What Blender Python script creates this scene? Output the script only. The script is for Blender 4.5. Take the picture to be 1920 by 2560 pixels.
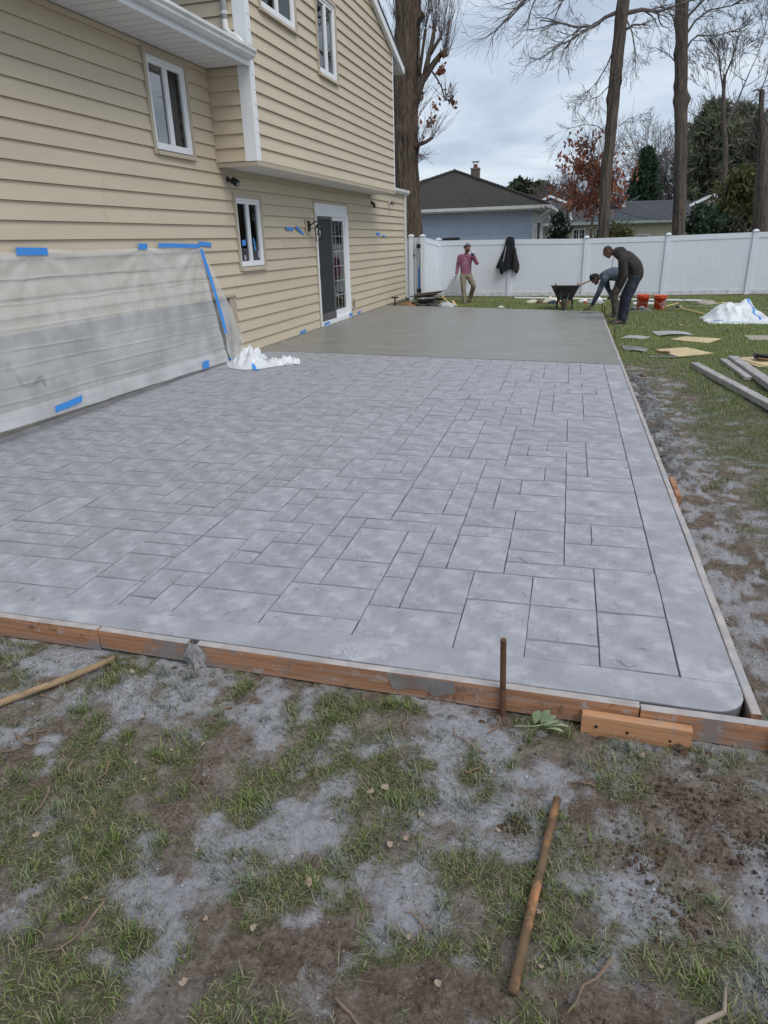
import bpy, math, random
import numpy as np
from mathutils import Vector, Matrix
for o in list(bpy.data.objects): bpy.data.objects.remove(o)
scene = bpy.context.scene
COL = scene.collection
R_ = math.radians
# ------------------------------------------------------------------ camera
CAM = Vector((5.6445, 0.0, 1.76))
pit, rol, yaw = 0.379152, -0.029402, 0.283898
fw = Vector((-math.sin(yaw)*math.cos(pit), math.cos(yaw)*math.cos(pit), -math.sin(pit)))
rt0 = Vector((math.cos(yaw), math.sin(yaw), 0)); up0 = rt0.cross(fw)
rt = math.cos(rol)*rt0 + math.sin(rol)*up0
up = -math.sin(rol)*rt0 + math.cos(rol)*up0
cd = bpy.data.cameras.new('camera'); cam = bpy.data.objects.new('camera', cd); COL.objects.link(cam)
cam.matrix_world = Matrix(((rt.x, up.x, -fw.x, CAM.x), (rt.y, up.y, -fw.y, CAM.y), (rt.z, up.z, -fw.z, CAM.z), (0, 0, 0, 1)))
cd.sensor_fit = 'VERTICAL'; cd.sensor_height = 24.0; cd.lens = 24.0*1699.24/2560
cd.clip_start = 0.05; cd.clip_end = 1500
scene.camera = cam
# ------------------------------------------------------------------ sky
SUN_EL, SUN_AZ = R_(53), R_(128)      # azimuth clockwise from +Y
w = bpy.data.worlds.new('World'); scene.world = w; w.use_nodes = True
nt = w.node_tree; nt.nodes.clear()
def N(t, **k):
    n = nt.nodes.new(t)
    for a, b in k.items(): setattr(n, a, b)
    return n
L = lambda a, b: nt.links.new(a, b)
out = N('ShaderNodeOutputWorld')
sky = N('ShaderNodeTexSky', sky_type='NISHITA'); sky.sun_disc = False
sky.sun_elevation = SUN_EL; sky.sun_rotation = SUN_AZ
bg1 = N('ShaderNodeBackground'); bg1.inputs[1].default_value = 0.10; L(sky.outputs[0], bg1.inputs[0])
tc = N('ShaderNodeTexCoord'); sp = N('ShaderNodeSeparateXYZ'); L(tc.outputs['Generated'], sp.inputs[0])
ad = N('ShaderNodeMath', operation='MAXIMUM'); L(sp.outputs[2], ad.inputs[0]); ad.inputs[1].default_value = 0.0
ad2 = N('ShaderNodeMath', operation='ADD'); L(ad.outputs[0], ad2.inputs[0]); ad2.inputs[1].default_value = 0.16
dx = N('ShaderNodeMath', operation='DIVIDE'); L(sp.outputs[0], dx.inputs[0]); L(ad2.outputs[0], dx.inputs[1])
dy = N('ShaderNodeMath', operation='DIVIDE'); L(sp.outputs[1], dy.inputs[0]); L(ad2.outputs[0], dy.inputs[1])
cb = N('ShaderNodeCombineXYZ'); L(dx.outputs[0], cb.inputs[0]); L(dy.outputs[0], cb.inputs[1])
n1 = N('ShaderNodeTexNoise'); n1.inputs['Scale'].default_value = 0.95; n1.inputs['Detail'].default_value = 7; n1.inputs['Roughness'].default_value = 0.52; n1.inputs['Distortion'].default_value = 0.35
L(cb.outputs[0], n1.inputs['Vector'])
rp = N('ShaderNodeValToRGB'); L(n1.outputs[0], rp.inputs[0])
e = rp.color_ramp.elements
e[0].position = 0.36; e[0].color = (0.33, 0.41, 0.52, 1); e[1].position = 0.64; e[1].color = (0.64, 0.70, 0.77, 1)
m_ = e.new(0.50); m_.color = (0.475, 0.55, 0.65, 1)
bg2 = N('ShaderNodeBackground'); bg2.inputs[1].default_value = 1.0; L(rp.outputs[0], bg2.inputs[0])
mx = N('ShaderNodeMixShader'); mx.inputs[0].default_value = 0.92
L(bg1.outputs[0], mx.inputs[1]); L(bg2.outputs[0], mx.inputs[2]); L(mx.outputs[0], out.inputs[0])
# ------------------------------------------------------------------ sun behind thin cloud
sl = bpy.data.lights.new('sun', 'SUN'); sl.energy = 1.5; sl.angle = R_(38); sl.color = (1.0, 0.96, 0.90)
so = bpy.data.objects.new('sun', sl); COL.objects.link(so); so.location = (10, -10, 20)
sd = Vector((math.sin(SUN_AZ)*math.cos(SUN_EL), math.cos(SUN_AZ)*math.cos(SUN_EL), math.sin(SUN_EL)))
so.rotation_euler = (-sd).to_track_quat('-Z', 'Y').to_euler()
vs = scene.view_settings; vs.view_transform = 'Standard'; vs.look = 'None'; vs.exposure = 0.36; vs.gamma = 1; vs.use_curve_mapping = False
scene.render.engine = 'CYCLES'
scene.cycles.transparent_max_bounces = 16
# ------------------------------------------------------------------ helpers
ORG = {}
def tag(o, label=None, cat=None, group=None, kind=None):
    if label: o['label'] = label
    if cat: o['category'] = cat
    if group: o['group'] = group
    if kind: o['kind'] = kind
    return o
def thing(name, loc, label, cat, group=None):
    o = bpy.data.objects.new(name, None); COL.objects.link(o); o.location = loc
    o.empty_display_size = 0.1; ORG[o.name] = Vector(loc)
    return tag(o, label, cat, group)
def link(name, me, parent=None):
    o = bpy.data.objects.new(name, me); COL.objects.link(o)
    if parent is not None:
        o.parent = parent; ORG[o.name] = ORG.get(parent.name, Vector((0, 0, 0)))
    return o
class MB:
    def __init__(s): s.v = []; s.f = []; s.m = []; s.mi = 0
    def add(s, vs, fs):
        b = len(s.v); s.v.extend([tuple(p) for p in vs])
        for f in fs: s.f.append(tuple(b+i for i in f)); s.m.append(s.mi)
        return s
    def hexa(s, p):   # 8 points: bottom ring 0-3, top ring 4-7 (ccw from above)
        return s.add(p, [(3, 2, 1, 0), (4, 5, 6, 7), (0, 1, 5, 4), (1, 2, 6, 5), (2, 3, 7, 6), (3, 0, 4, 7)])
    def box(s, x0, x1, y0, y1, z0, z1):
        return s.hexa([(x0, y0, z0), (x1, y0, z0), (x1, y1, z0), (x0, y1, z0), (x0, y0, z1), (x1, y0, z1), (x1, y1, z1), (x0, y1, z1)])
    def bevbox(s, M, sx, sy, sz, b=0.006):   # bevelled box centred at the matrix origin
        hx, hy, hz = sx/2, sy/2, sz/2
        rings = []
        for z, i in ((-hz, b), (-hz+b, 0), (hz-b, 0), (hz, b)):
            rings.append([(-hx+i, -hy+i, z), (hx-i, -hy+i, z), (hx-i, hy-i, z), (-hx+i, hy-i, z)])
        vs = [M @ Vector(p) for r in rings for p in r]; fs = [(3, 2, 1, 0), (12, 13, 14, 15)]
        for k in range(3):
            for j in range(4):
                a = k*4+j; c = k*4+(j+1) % 4; fs.append((a, c, c+4, a+4))
        return s.add(vs, fs)
    def tube(s, pts, rad, n=8, cap=True):
        pts = [Vector(p) for p in pts]; m = len(pts)
        if not hasattr(rad, '__len__'): rad = [rad]*m
        vs = []; fs = []; ref = None
        for i, p in enumerate(pts):
            t = (pts[min(i+1, m-1)]-pts[max(i-1, 0)])
            if t.length < 1e-9: t = Vector((0, 0, 1))
            t.normalize()
            if ref is None: ref = t.orthogonal()
            a = (ref - t*ref.dot(t))
            if a.length < 1e-6: a = t.orthogonal()
            a.normalize(); ref = a; b = t.cross(a)
            for k in range(n):
                g = 2*math.pi*k/n
                vs.append(p + (a*math.cos(g)+b*math.sin(g))*rad[i])
        for i in range(m-1):
            for k in range(n):
                k2 = (k+1) % n; fs.append((i*n+k, i*n+k2, (i+1)*n+k2, (i+1)*n+k))
        if cap: fs.append(tuple(range(n))[::-1]); fs.append(tuple((m-1)*n+k for k in range(n)))
        return s.add(vs, fs)
    def lathe(s, prof, n=20, M=None, sx=1, sy=1):
        M = M or Matrix(); vs = []; fs = []
        for r, z in prof:
            for k in range(n):
                g = 2*math.pi*k/n; vs.append(M @ Vector((r*sx*math.cos(g), r*sy*math.sin(g), z)))
        for i in range(len(prof)-1):
            for k in range(n):
                k2 = (k+1) % n; fs.append((i*n+k, i*n+k2, (i+1)*n+k2, (i+1)*n+k))
        return s.add(vs, fs)
    def prism(s, poly, z0, z1):
        n = len(poly)
        return s.add([(x, y, z0) for x, y in poly]+[(x, y, z1) for x, y in poly],
                     [tuple(range(n))[::-1], tuple(range(n, 2*n))]+[(i, (i+1) % n, n+(i+1) % n, n+i) for i in range(n)])
    def prismY(s, poly, y0, y1):     # polygon in (x,z), extruded along y
        n = len(poly)
        return s.add([(x, y0, z) for x, z in poly]+[(x, y1, z) for x, z in poly],
                     [tuple(range(n)), tuple(range(n, 2*n))[::-1]]+[(i, n+i, n+(i+1) % n, (i+1) % n) for i in range(n)])
    def prismX(s, poly, x0, x1):     # polygon in (y,z), extruded along x
        n = len(poly)
        return s.add([(x0, y, z) for y, z in poly]+[(x1, y, z) for y, z in poly],
                     [tuple(range(n))[::-1], tuple(range(n, 2*n))]+[(i, (i+1) % n, n+(i+1) % n, n+i) for i in range(n)])
    def grid(s, fn, nu, nv):
        vs = [fn(i/nu, j/nv) for j in range(nv+1) for i in range(nu+1)]
        return s.add(vs, [(j*(nu+1)+i, j*(nu+1)+i+1, (j+1)*(nu+1)+i+1, (j+1)*(nu+1)+i) for j in range(nv) for i in range(nu)])
    def build(s, name, mat, parent=None, smooth=False, origin=None, loc=None):
        o = Vector((0, 0, 0)) if parent is None else ORG.get(parent.name, Vector((0, 0, 0)))
        if parent is None and origin is not None: o = Vector(origin)
        me = bpy.data.meshes.new(name)
        me.from_pydata([(p[0]-o.x, p[1]-o.y, p[2]-o.z) for p in s.v], [], s.f)
        mats = mat if isinstance(mat, (list, tuple)) else [mat]
        for m in mats: me.materials.append(m)
        if len(mats) > 1: me.polygons.foreach_set('material_index', s.m)
        if smooth: me.polygons.foreach_set('use_smooth', [True]*len(me.polygons))
        me.update()
        ob = link(name, me, parent)
        if parent is None and origin is not None: ob.location = o; ORG[ob.name] = o
        if loc is not None: ob.location = loc
        return ob
def T(x, y, z, rx=0, ry=0, rz=0):
    return Matrix.Translation((x, y, z)) @ Matrix.Rotation(rz, 4, 'Z') @ Matrix.Rotation(ry, 4, 'Y') @ Matrix.Rotation(rx, 4, 'X')
# numpy gradient noise
_rs = np.random.RandomState(7); _P = _rs.permutation(512).astype(np.int64); _G = _rs.rand(512)*2*np.pi
_PL = [int(v) for v in _P]; _GC = [(math.cos(v), math.sin(v)) for v in _G]
def pns(x, y):                       # scalar version, much faster than numpy for single points
    xi = math.floor(x); yi = math.floor(y); xf = x-xi; yf = y-yi
    p0 = _PL[xi % 512]+yi; p1 = _PL[(xi+1) % 512]+yi
    a = _GC[_PL[p0 % 512]]; b = _GC[_PL[p1 % 512]]; c = _GC[_PL[(p0+1) % 512]]; d = _GC[_PL[(p1+1) % 512]]
    su = xf*xf*xf*(xf*(xf*6-15)+10); sv = yf*yf*yf*(yf*(yf*6-15)+10)
    u0 = a[0]*xf+a[1]*yf; u1 = b[0]*(xf-1)+b[1]*yf; v0 = c[0]*xf+c[1]*(yf-1); v1 = d[0]*(xf-1)+d[1]*(yf-1)
    e = u0+(u1-u0)*su; f = v0+(v1-v0)*su
    return (e+(f-e)*sv)*1.5
def pn(x, y):
    if not isinstance(x, np.ndarray) and not isinstance(y, np.ndarray): return pns(float(x), float(y))
    x = np.asarray(x, float); y = np.asarray(y, float)
    xi = np.floor(x).astype(np.int64); yi = np.floor(y).astype(np.int64); xf = x-xi; yf = y-yi
    def g(a, b, u, v):
        h = _G[_P[(_P[(xi+a) % 512]+yi+b) % 512]]; return np.cos(h)*u+np.sin(h)*v
    su = xf*xf*xf*(xf*(xf*6-15)+10); sv = yf*yf*yf*(yf*(yf*6-15)+10)
    a = g(0, 0, xf, yf)*(1-su)+g(1, 0, xf-1, yf)*su; b = g(0, 1, xf, yf-1)*(1-su)+g(1, 1, xf-1, yf-1)*su
    return (a*(1-sv)+b*sv)*1.5
def fbm(x, y, o=4, r=0.5):
    t = 0; a = 1
    for i in range(o): t = t+a*pn(x*2**i+17.3*i, y*2**i-9.1*i); a *= r
    return t
# ------------------------------------------------------------------ materials
MATS = {}
def mat(name, col, rough=0.6, var=0.12, scale=6.0, bump=0.0, bscale=40.0, metal=0.0, spec=0.4, col2=None, stretch=None, rnd=0.0, dirt=None, dscale=1.5, damt=0.5, coat=0.0, detail=5.0):
    m = bpy.data.materials.new(name); m.use_nodes = True; t = m.node_tree; b = t.nodes['Principled BSDF']
    b.inputs['Roughness'].default_value = rough; b.inputs['Metallic'].default_value = metal
    b.inputs['Specular IOR Level'].default_value = spec; b.inputs['Coat Weight'].default_value = coat
    nd = lambda k: t.nodes.new(k)
    tc = nd('ShaderNodeTexCoord'); mp = nd('ShaderNodeMapping'); t.links.new(tc.outputs['Object'], mp.inputs[0])
    if stretch: mp.inputs['Scale'].default_value = stretch
    no = nd('ShaderNodeTexNoise'); no.inputs['Scale'].default_value = scale; no.inputs['Detail'].default_value = detail; no.inputs['Roughness'].default_value = 0.6
    t.links.new(mp.outputs[0], no.inputs['Vector'])
    c2 = col2 or tuple(c*(1-var) for c in col); c1 = col if col2 else tuple(min(1, c*(1+var)) for c in col)
    r = nd('ShaderNodeValToRGB'); r.color_ramp.elements[0].position = 0.32; r.color_ramp.elements[1].position = 0.68
    r.color_ramp.elements[0].color = (*c2, 1); r.color_ramp.elements[1].color = (*c1, 1)
    t.links.new(no.outputs[0], r.inputs[0]); cur = r.outputs[0]
    if dirt:
        n2 = nd('ShaderNodeTexNoise'); n2.inputs['Scale'].default_value = dscale; n2.inputs['Detail'].default_value = 8; n2.inputs['Roughness'].default_value = 0.65
        t.links.new(mp.outputs[0], n2.inputs['Vector'])
        r2 = nd('ShaderNodeValToRGB'); r2.color_ramp.elements[0].position = 0.5; r2.color_ramp.elements[1].position = 0.66
        r2.color_ramp.elements[0].color = (0, 0, 0, 1); r2.color_ramp.elements[1].color = (damt,)*3+(1,)
        t.links.new(n2.outputs[0], r2.inputs[0])
        mi = nd('ShaderNodeMixRGB'); t.links.new(r2.outputs[0], mi.inputs[0]); t.links.new(cur, mi.inputs[1]); mi.inputs[2].default_value = (*dirt, 1); cur = mi.outputs[0]
    if rnd:
        oi = nd('ShaderNodeObjectInfo'); mr = nd('ShaderNodeMapRange'); mr.inputs[3].default_value = 1-rnd; mr.inputs[4].default_value = 1+rnd
        t.links.new(oi.outputs['Random'], mr.inputs[0]); mu = nd('ShaderNodeMixRGB'); mu.blend_type = 'MULTIPLY'; mu.inputs[0].default_value = 1
        t.links.new(cur, mu.inputs[1]); t.links.new(mr.outputs[0], mu.inputs[2]); cur = mu.outputs[0]
    t.links.new(cur, b.inputs['Base Color'])
    rr = nd('ShaderNodeMapRange'); rr.inputs[3].default_value = max(0.02, rough-0.1); rr.inputs[4].default_value = min(1, rough+0.1)
    t.links.new(no.outputs[0], rr.inputs[0]); t.links.new(rr.outputs[0], b.inputs['Roughness'])
    if bump:
        nb = nd('ShaderNodeTexNoise'); nb.inputs['Scale'].default_value = bscale; nb.inputs['Detail'].default_value = 6; nb.inputs['Roughness'].default_value = 0.6
        t.links.new(mp.outputs[0], nb.inputs['Vector']); bu = nd('ShaderNodeBump'); bu.inputs['Strength'].default_value = 1.0; bu.inputs['Distance'].default_value = bump
        t.links.new(nb.outputs[0], bu.inputs['Height']); t.links.new(bu.outputs[0], b.inputs['Normal'])
    m['c'] = 1; MATS[name] = m
    return m
def glass_mat(name, tint=(0.75, 0.8, 0.8), ior=1.7):
    m = bpy.data.materials.new(name); m.use_nodes = True; t = m.node_tree; t.nodes.clear()
    o = t.nodes.new('ShaderNodeOutputMaterial'); g = t.nodes.new('ShaderNodeBsdfGlossy'); g.inputs['Roughness'].default_value = 0.02
    tr = t.nodes.new('ShaderNodeBsdfTransparent'); tr.inputs[0].default_value = (*tint, 1)
    fr = t.nodes.new('ShaderNodeFresnel'); fr.inputs[0].default_value = ior; mx = t.nodes.new('ShaderNodeMixShader')
    no = t.nodes.new('ShaderNodeTexNoise'); no.inputs['Scale'].default_value = 1.3; bu = t.nodes.new('ShaderNodeBump'); bu.inputs['Distance'].default_value = 0.004; bu.inputs['Strength'].default_value = 0.5
    tcx = t.nodes.new('ShaderNodeTexCoord'); t.links.new(tcx.outputs['Object'], no.inputs['Vector']); t.links.new(no.outputs[0], bu.inputs['Height']); t.links.new(bu.outputs[0], g.inputs['Normal'])
    t.links.new(fr.outputs[0], mx.inputs[0]); t.links.new(tr.outputs[0], mx.inputs[1]); t.links.new(g.outputs[0], mx.inputs[2]); t.links.new(mx.outputs[0], o.inputs[0])
    return m
def attr_mat(name, attr, rough=0.7, transl=0.25, spec=0.25):
    m = bpy.data.materials.new(name); m.use_nodes = True; t = m.node_tree; b = t.nodes['Principled BSDF']
    a = t.nodes.new('ShaderNodeAttribute'); a.attribute_name = attr; t.links.new(a.outputs['Color'], b.inputs['Base Color'])
    b.inputs['Roughness'].default_value = rough; b.inputs['Specular IOR Level'].default_value = spec
    if transl:
        o = t.nodes['Material Output']; tl = t.nodes.new('ShaderNodeBsdfTranslucent'); mx = t.nodes.new('ShaderNodeMixShader'); mx.inputs[0].default_value = transl
        t.links.new(a.outputs['Color'], tl.inputs[0]); t.links.new(b.outputs[0], mx.inputs[1]); t.links.new(tl.outputs[0], mx.inputs[2]); t.links.new(mx.outputs[0], o.inputs[0])
    return m
SIDING = mat('vinyl_siding', (0.56, 0.47, 0.345), 0.5, 0.05, 2.0, 0.0006, 90, rnd=0.025, stretch=(1, .3, 2))
TANTRIM = mat('tan_trim', (0.44, 0.375, 0.285), 0.5, 0.04)
WHITE = mat('white_vinyl', (0.78, 0.79, 0.80), 0.4, 0.03, 3)
GUTTER = mat('white_aluminium', (0.66, 0.67, 0.66), 0.4, 0.08, 2, dirt=(0.42, 0.42, 0.38), dscale=3, damt=0.3)
SOFFIT = mat('soffit_white', (0.70, 0.70, 0.69), 0.55, 0.03)
GLASS = glass_mat('window_glass'); GLASS2 = glass_mat('coated_glass', (.6, .65, .66), 3.6)
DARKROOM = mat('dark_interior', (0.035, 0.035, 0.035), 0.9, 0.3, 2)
BLACK = mat('black_metal', (0.015, 0.015, 0.016), 0.45, 0.2)
TAPE = mat('blue_tape', (0.055, 0.27, 0.72), 0.6, 0.06, 20, 0.0008, 30)
STAMP = mat('stamped_concrete', (0.318, 0.318, 0.348), 0.6, 0.19, 6.5, 0.016, 7, rnd=0.06, dirt=(0.43, 0.43, 0.46), dscale=7, damt=0.75, spec=0.35, detail=10)
BAND = mat('border_concrete', (0.315, 0.315, 0.343), 0.6, 0.17, 3.5, 0.006, 12, detail=10, dirt=(0.46, 0.46, 0.485), dscale=4.2, damt=0.85, spec=0.3)
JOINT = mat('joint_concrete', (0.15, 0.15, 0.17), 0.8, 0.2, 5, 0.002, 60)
def creases(m, col, sc=2.4, dist=1.2, wid=.012, amt=.55):  # thin colour lines: slate relief shading painted in, along with release powder stain
    t = m.node_tree; b = t.nodes['Principled BSDF']; tcx = t.nodes.new('ShaderNodeTexCoord'); oi = t.nodes.new('ShaderNodeObjectInfo'); va = t.nodes.new('ShaderNodeVectorMath'); va.operation = 'MULTIPLY_ADD'
    cb = t.nodes.new('ShaderNodeCombineXYZ'); t.links.new(oi.outputs['Random'], cb.inputs[0]); t.links.new(oi.outputs['Random'], cb.inputs[1]); t.links.new(cb.outputs[0], va.inputs[0]); va.inputs[1].default_value = (31, 17, 5); t.links.new(tcx.outputs['Object'], va.inputs[2])
    no = t.nodes.new('ShaderNodeTexNoise'); no.inputs['Scale'].default_value = sc; no.inputs['Detail'].default_value = 3; no.inputs['Distortion'].default_value = dist; t.links.new(va.outputs[0], no.inputs['Vector'])
    s1 = t.nodes.new('ShaderNodeMath'); s1.operation = 'SUBTRACT'; s1.inputs[1].default_value = .5; t.links.new(no.outputs[0], s1.inputs[0]); s2 = t.nodes.new('ShaderNodeMath'); s2.operation = 'ABSOLUTE'; t.links.new(s1.outputs[0], s2.inputs[0])
    n2 = t.nodes.new('ShaderNodeTexNoise'); n2.inputs['Scale'].default_value = sc*1.9; t.links.new(va.outputs[0], n2.inputs['Vector'])
    r = t.nodes.new('ShaderNodeMapRange'); r.inputs[1].default_value = 0; r.inputs[2].default_value = wid; r.inputs[3].default_value = amt; r.inputs[4].default_value = 0; t.links.new(s2.outputs[0], r.inputs[0])
    r2 = t.nodes.new('ShaderNodeMapRange'); r2.inputs[1].default_value = .49; r2.inputs[2].default_value = .60; t.links.new(n2.outputs[0], r2.inputs[0]); mm = t.nodes.new('ShaderNodeMath'); mm.operation = 'MULTIPLY'; t.links.new(r.outputs[0], mm.inputs[0]); t.links.new(r2.outputs[0], mm.inputs[1])
    mi = t.nodes.new('ShaderNodeMixRGB'); src = b.inputs['Base Color'].links[0].from_socket; t.links.new(mm.outputs[0], mi.inputs[0]); t.links.new(src, mi.inputs[1]); mi.inputs[2].default_value = (*col, 1); t.links.new(mi.outputs[0], b.inputs['Base Color'])
creases(STAMP, (.12, .12, .14), 3.4, 1.6, .010, .7); creases(STAMP, (.50, .50, .53), 4.6, 1.4, .014, .55); creases(BAND, (.15, .15, .17), 2.2, 1.5, .006, .5)
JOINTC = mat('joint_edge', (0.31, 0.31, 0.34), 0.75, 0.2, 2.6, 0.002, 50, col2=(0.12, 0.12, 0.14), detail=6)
WOODF = mat('form_lumber', (0.36, 0.175, 0.092), 0.75, 0.32, 5, 0.0025, 30, stretch=(.5, 3, 11), dirt=(0.25, 0.225, 0.22), dscale=1.3, damt=0.95, detail=9)
def smear(m, col, sc=2.0, lo=.54, hi=.60, amt=.85):
    t = m.node_tree; b = t.nodes['Principled BSDF']; g = t.nodes.new('ShaderNodeNewGeometry'); no = t.nodes.new('ShaderNodeTexNoise'); no.inputs['Scale'].default_value = sc; no.inputs['Detail'].default_value = 9; no.inputs['Roughness'].default_value = .65; t.links.new(g.outputs['Position'], no.inputs['Vector'])
    r = t.nodes.new('ShaderNodeMapRange'); r.inputs[1].default_value = lo; r.inputs[2].default_value = hi; r.inputs[4].default_value = amt; t.links.new(no.outputs[0], r.inputs[0]); mi = t.nodes.new('ShaderNodeMixRGB'); src = b.inputs['Base Color'].links[0].from_socket; t.links.new(r.outputs[0], mi.inputs[0]); t.links.new(src, mi.inputs[1]); mi.inputs[2].default_value = (*col, 1); t.links.new(mi.outputs[0], b.inputs['Base Color'])
smear(WOODF, (.20, .185, .18), 2.3, .53, .60, .85); smear(WOODF, (.12, .065, .04), 9, .58, .66, .8); smear(WOODF, (.36, .34, .335), 14, .60, .66, .7)
CONCTOP = mat('dusty_lumber', (0.40, 0.36, 0.345), 0.75, 0.22, 9, 0.002, 40, dirt=(0.33, 0.33, 0.35), dscale=3, damt=0.9)
FOUND = mat('foundation_concrete', (0.30, 0.285, 0.25), 0.85, 0.2, 2.5, 0.003, 40)
# ------------------------------------------------------------------ lawn and ground
def sstep(a, b, x): t = np.clip((x-a)/(b-a), 0, 1); return t*t*(3-2*t)
def xb(y): return 6.44-0.0222*(np.asarray(y)-2.42)          # outer line of the patio form, right side
def zbase(x, y):
    return -0.125+0.05*sstep(4, 13, np.asarray(y, float))
DUSTB = [(3.36, 2.32, .42), (3.9, 2.25, .3), (4.58, 1.36, .20), (4.91, 1.63, .20), (4.60, 1.14, .16), (5.22, 1.48, .17), (5.40, 1.80, .17), (5.58, 1.99, .15), (5.66, 2.1, .16), (5.18, 2.30, .26), (5.45, 2.22, .14), (4.5, 2.2, .16), (4.95, 1.30, .10), (6.35, 1.75, .14), (5.95, 1.62, .12)]
def fields(x, y):
    x = np.asarray(x, float); y = np.asarray(y, float)
    n = fbm(x*2.1+3, y*2.1, 5, .55); n2 = fbm(x*6+30, y*6, 4, .6)
    d = np.zeros_like(x)
    for bx, by, br in DUSTB:
        d = np.maximum(d, 1-np.hypot(x-bx, y-by)/(br*1.75))
    d = np.maximum(sstep(0.10, 0.95, d+0.45*n+0.65*n2), .42*sstep(-.1, .8, n2+.5*n)+.25*sstep(1.75, 2.35, y)*(y < 2.5)*sstep(-.3, .5, n2))
    side = (x-xb(y))                                          # dusty mud strip along the right form
    s = (1-sstep(0.05, 0.95, side+0.5*n))*sstep(2.2, 3.2, y)*(1-sstep(10.2, 11.8, y+1.2*n))*sstep(-.02, .02, side)
    d = np.maximum(d, s*sstep(-0.35, 0.4, n2+0.5*n+0.1))
    mud = np.maximum(sstep(.12, .5, fbm(x*1.35+8.2, y*1.35+2, 4, .55)), np.maximum(s*1.0, 0.95*(1-sstep(.05, .5, np.hypot((x-6.25)/1.3, y-1.9)+0.3*n))))
    mud = np.maximum(mud, .9*(1-sstep(.1, .42, np.hypot((x-3.75)/1.3, (y-1.05))+0.22*n)))
    far = sstep(9, 13, y+2.0*n)
    g = sstep(-0.33, 0.25, n2*0.75+fbm(x*3.3-5, y*3.3+11, 3, .5)*0.9-0.8*mud+0.30-0.2*d)
    g = np.maximum(g*(1-0.6*sstep(.3,.9,d)), far*(1-0.5*s)); g = np.where(y > 10, np.maximum(g, .55*far), g)
    g = np.where(y > 3, np.maximum(g, (1-s)*0.75*sstep(.2, .9, side+.35*n)), g)
    return d*(1-.9*far), np.clip(g, 0, 1), np.clip(mud, 0, 1)*(1-far)
def zlawn(x, y):
    x = np.asarray(x, float); y = np.asarray(y, float)
    near = 1-sstep(3, 9, y)
    return zbase(x, y)+near*(0.016*fbm(x*1.6, y*1.6, 3)+0.010*fbm(x*7, y*7, 4, .6))+(1-near)*0.012*fbm(x*1.2, y*1.2, 2)
def zl(x, y): return float(zlawn(np.array([x]), np.array([y]))[0])
def axis(*segs):
    a = []
    for lo, hi, st in segs: a.extend(np.arange(lo, hi-1e-6, st))
    return np.array(a+[segs[-1][1]])
gx = axis((-90, -20, 10), (-20, 2, 1.0), (2, 2.8, .08), (2.8, 6.9, .014), (6.9, 11, .06), (11, 20, .8), (20, 100, 8))
gy = axis((-12, 0, 1.0), (0, .7, .05), (.7, 2.46, .014), (2.46, 12, .06), (12, 25, .16), (25, 60, 2), (60, 260, 20))
GX, GY = np.meshgrid(gx, gy); fx = GX.ravel(); fy = GY.ravel()
fz = zlawn(fx, fy); D, Gm, Mu = fields(fx, fy)
fz = fz+np.where(fy < 9, (1-Gm)*0.006*fbm(fx*22, fy*22, 3, .6), 0)
nx, ny = len(gx), len(gy)
me = bpy.data.meshes.new('lawn'); me.vertices.add(nx*ny); me.vertices.foreach_set('co', np.stack([fx, fy, fz], 1).ravel())
ii = (np.arange(ny-1)[:, None]*nx+np.arange(nx-1)[None, :]).ravel()
q = np.stack([ii, ii+1, ii+1+nx, ii+nx], 1)
me.loops.add(q.size); me.polygons.add(len(q)); me.loops.foreach_set('vertex_index', q.ravel())
me.polygons.foreach_set('loop_start', np.arange(len(q))*4); me.polygons.foreach_set('loop_total', np.full(len(q), 4)); me.polygons.foreach_set('use_smooth', np.ones(len(q), bool))
me.update(calc_edges=True)
for nm, arr in (('dust', D), ('green', Gm), ('mud', Mu)):
    at = me.attributes.new(nm, 'FLOAT', 'POINT'); at.data.foreach_set('value', arr.astype(np.float32))
m = bpy.data.materials.new('soil_and_turf'); m.use_nodes = True; t = m.node_tree; b = t.nodes['Principled BSDF']; b.inputs['Roughness'].default_value = 0.95; b.inputs['Specular IOR Level'].default_value = 0.15
nd = t.nodes.new; lk = t.links.new
tcn = nd('ShaderNodeTexCoord')
def nz(sc, de=6, ro=.65):
    n = nd('ShaderNodeTexNoise'); n.inputs['Scale'].default_value = sc; n.inputs['Detail'].default_value = de; n.inputs['Roughness'].default_value = ro; lk(tcn.outputs['Object'], n.inputs['Vector']); return n.outputs[0]
def ramp(src, *st):
    r = nd('ShaderNodeValToRGB'); lk(src, r.inputs[0])
    while len(r.color_ramp.elements) < len(st): r.color_ramp.elements.new(.5)
    for el, (p, c) in zip(r.color_ramp.elements, st): el.position = p; el.color = (*c, 1) if hasattr(c, '__len__') else (c, c, c, 1)
    return r.outputs[0]
def mixc(f, a, b_):
    n = nd('ShaderNodeMixRGB'); lk(f, n.inputs[0])
    for k, s in ((1, a), (2, b_)):
        if hasattr(s, '__len__'): n.inputs[k].default_value = (*s, 1)
        else: lk(s, n.inputs[k])
    return n.outputs[0]
def att(nm):
    a = nd('ShaderNodeAttribute'); a.attribute_name = nm; return a.outputs['Fac']
def mth(op, a, b_):
    n = nd('ShaderNodeMath'); n.operation = op
    for k, s in ((0, a), (1, b_)):
        if isinstance(s, (int, float)): n.inputs[k].default_value = s
        else: lk(s, n.inputs[k])
    return n.outputs[0]
fine = nz(55); mid = nz(9)
soil = mixc(ramp(fine, (.35, 0.0), (.65, 1.0)), ramp(mid, (.3, (.07, .052, .04)), (.7, (.20, .165, .135))), ramp(mid, (.3, (.18, .145, .118)), (.7, (.32, .28, .25))))
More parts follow.
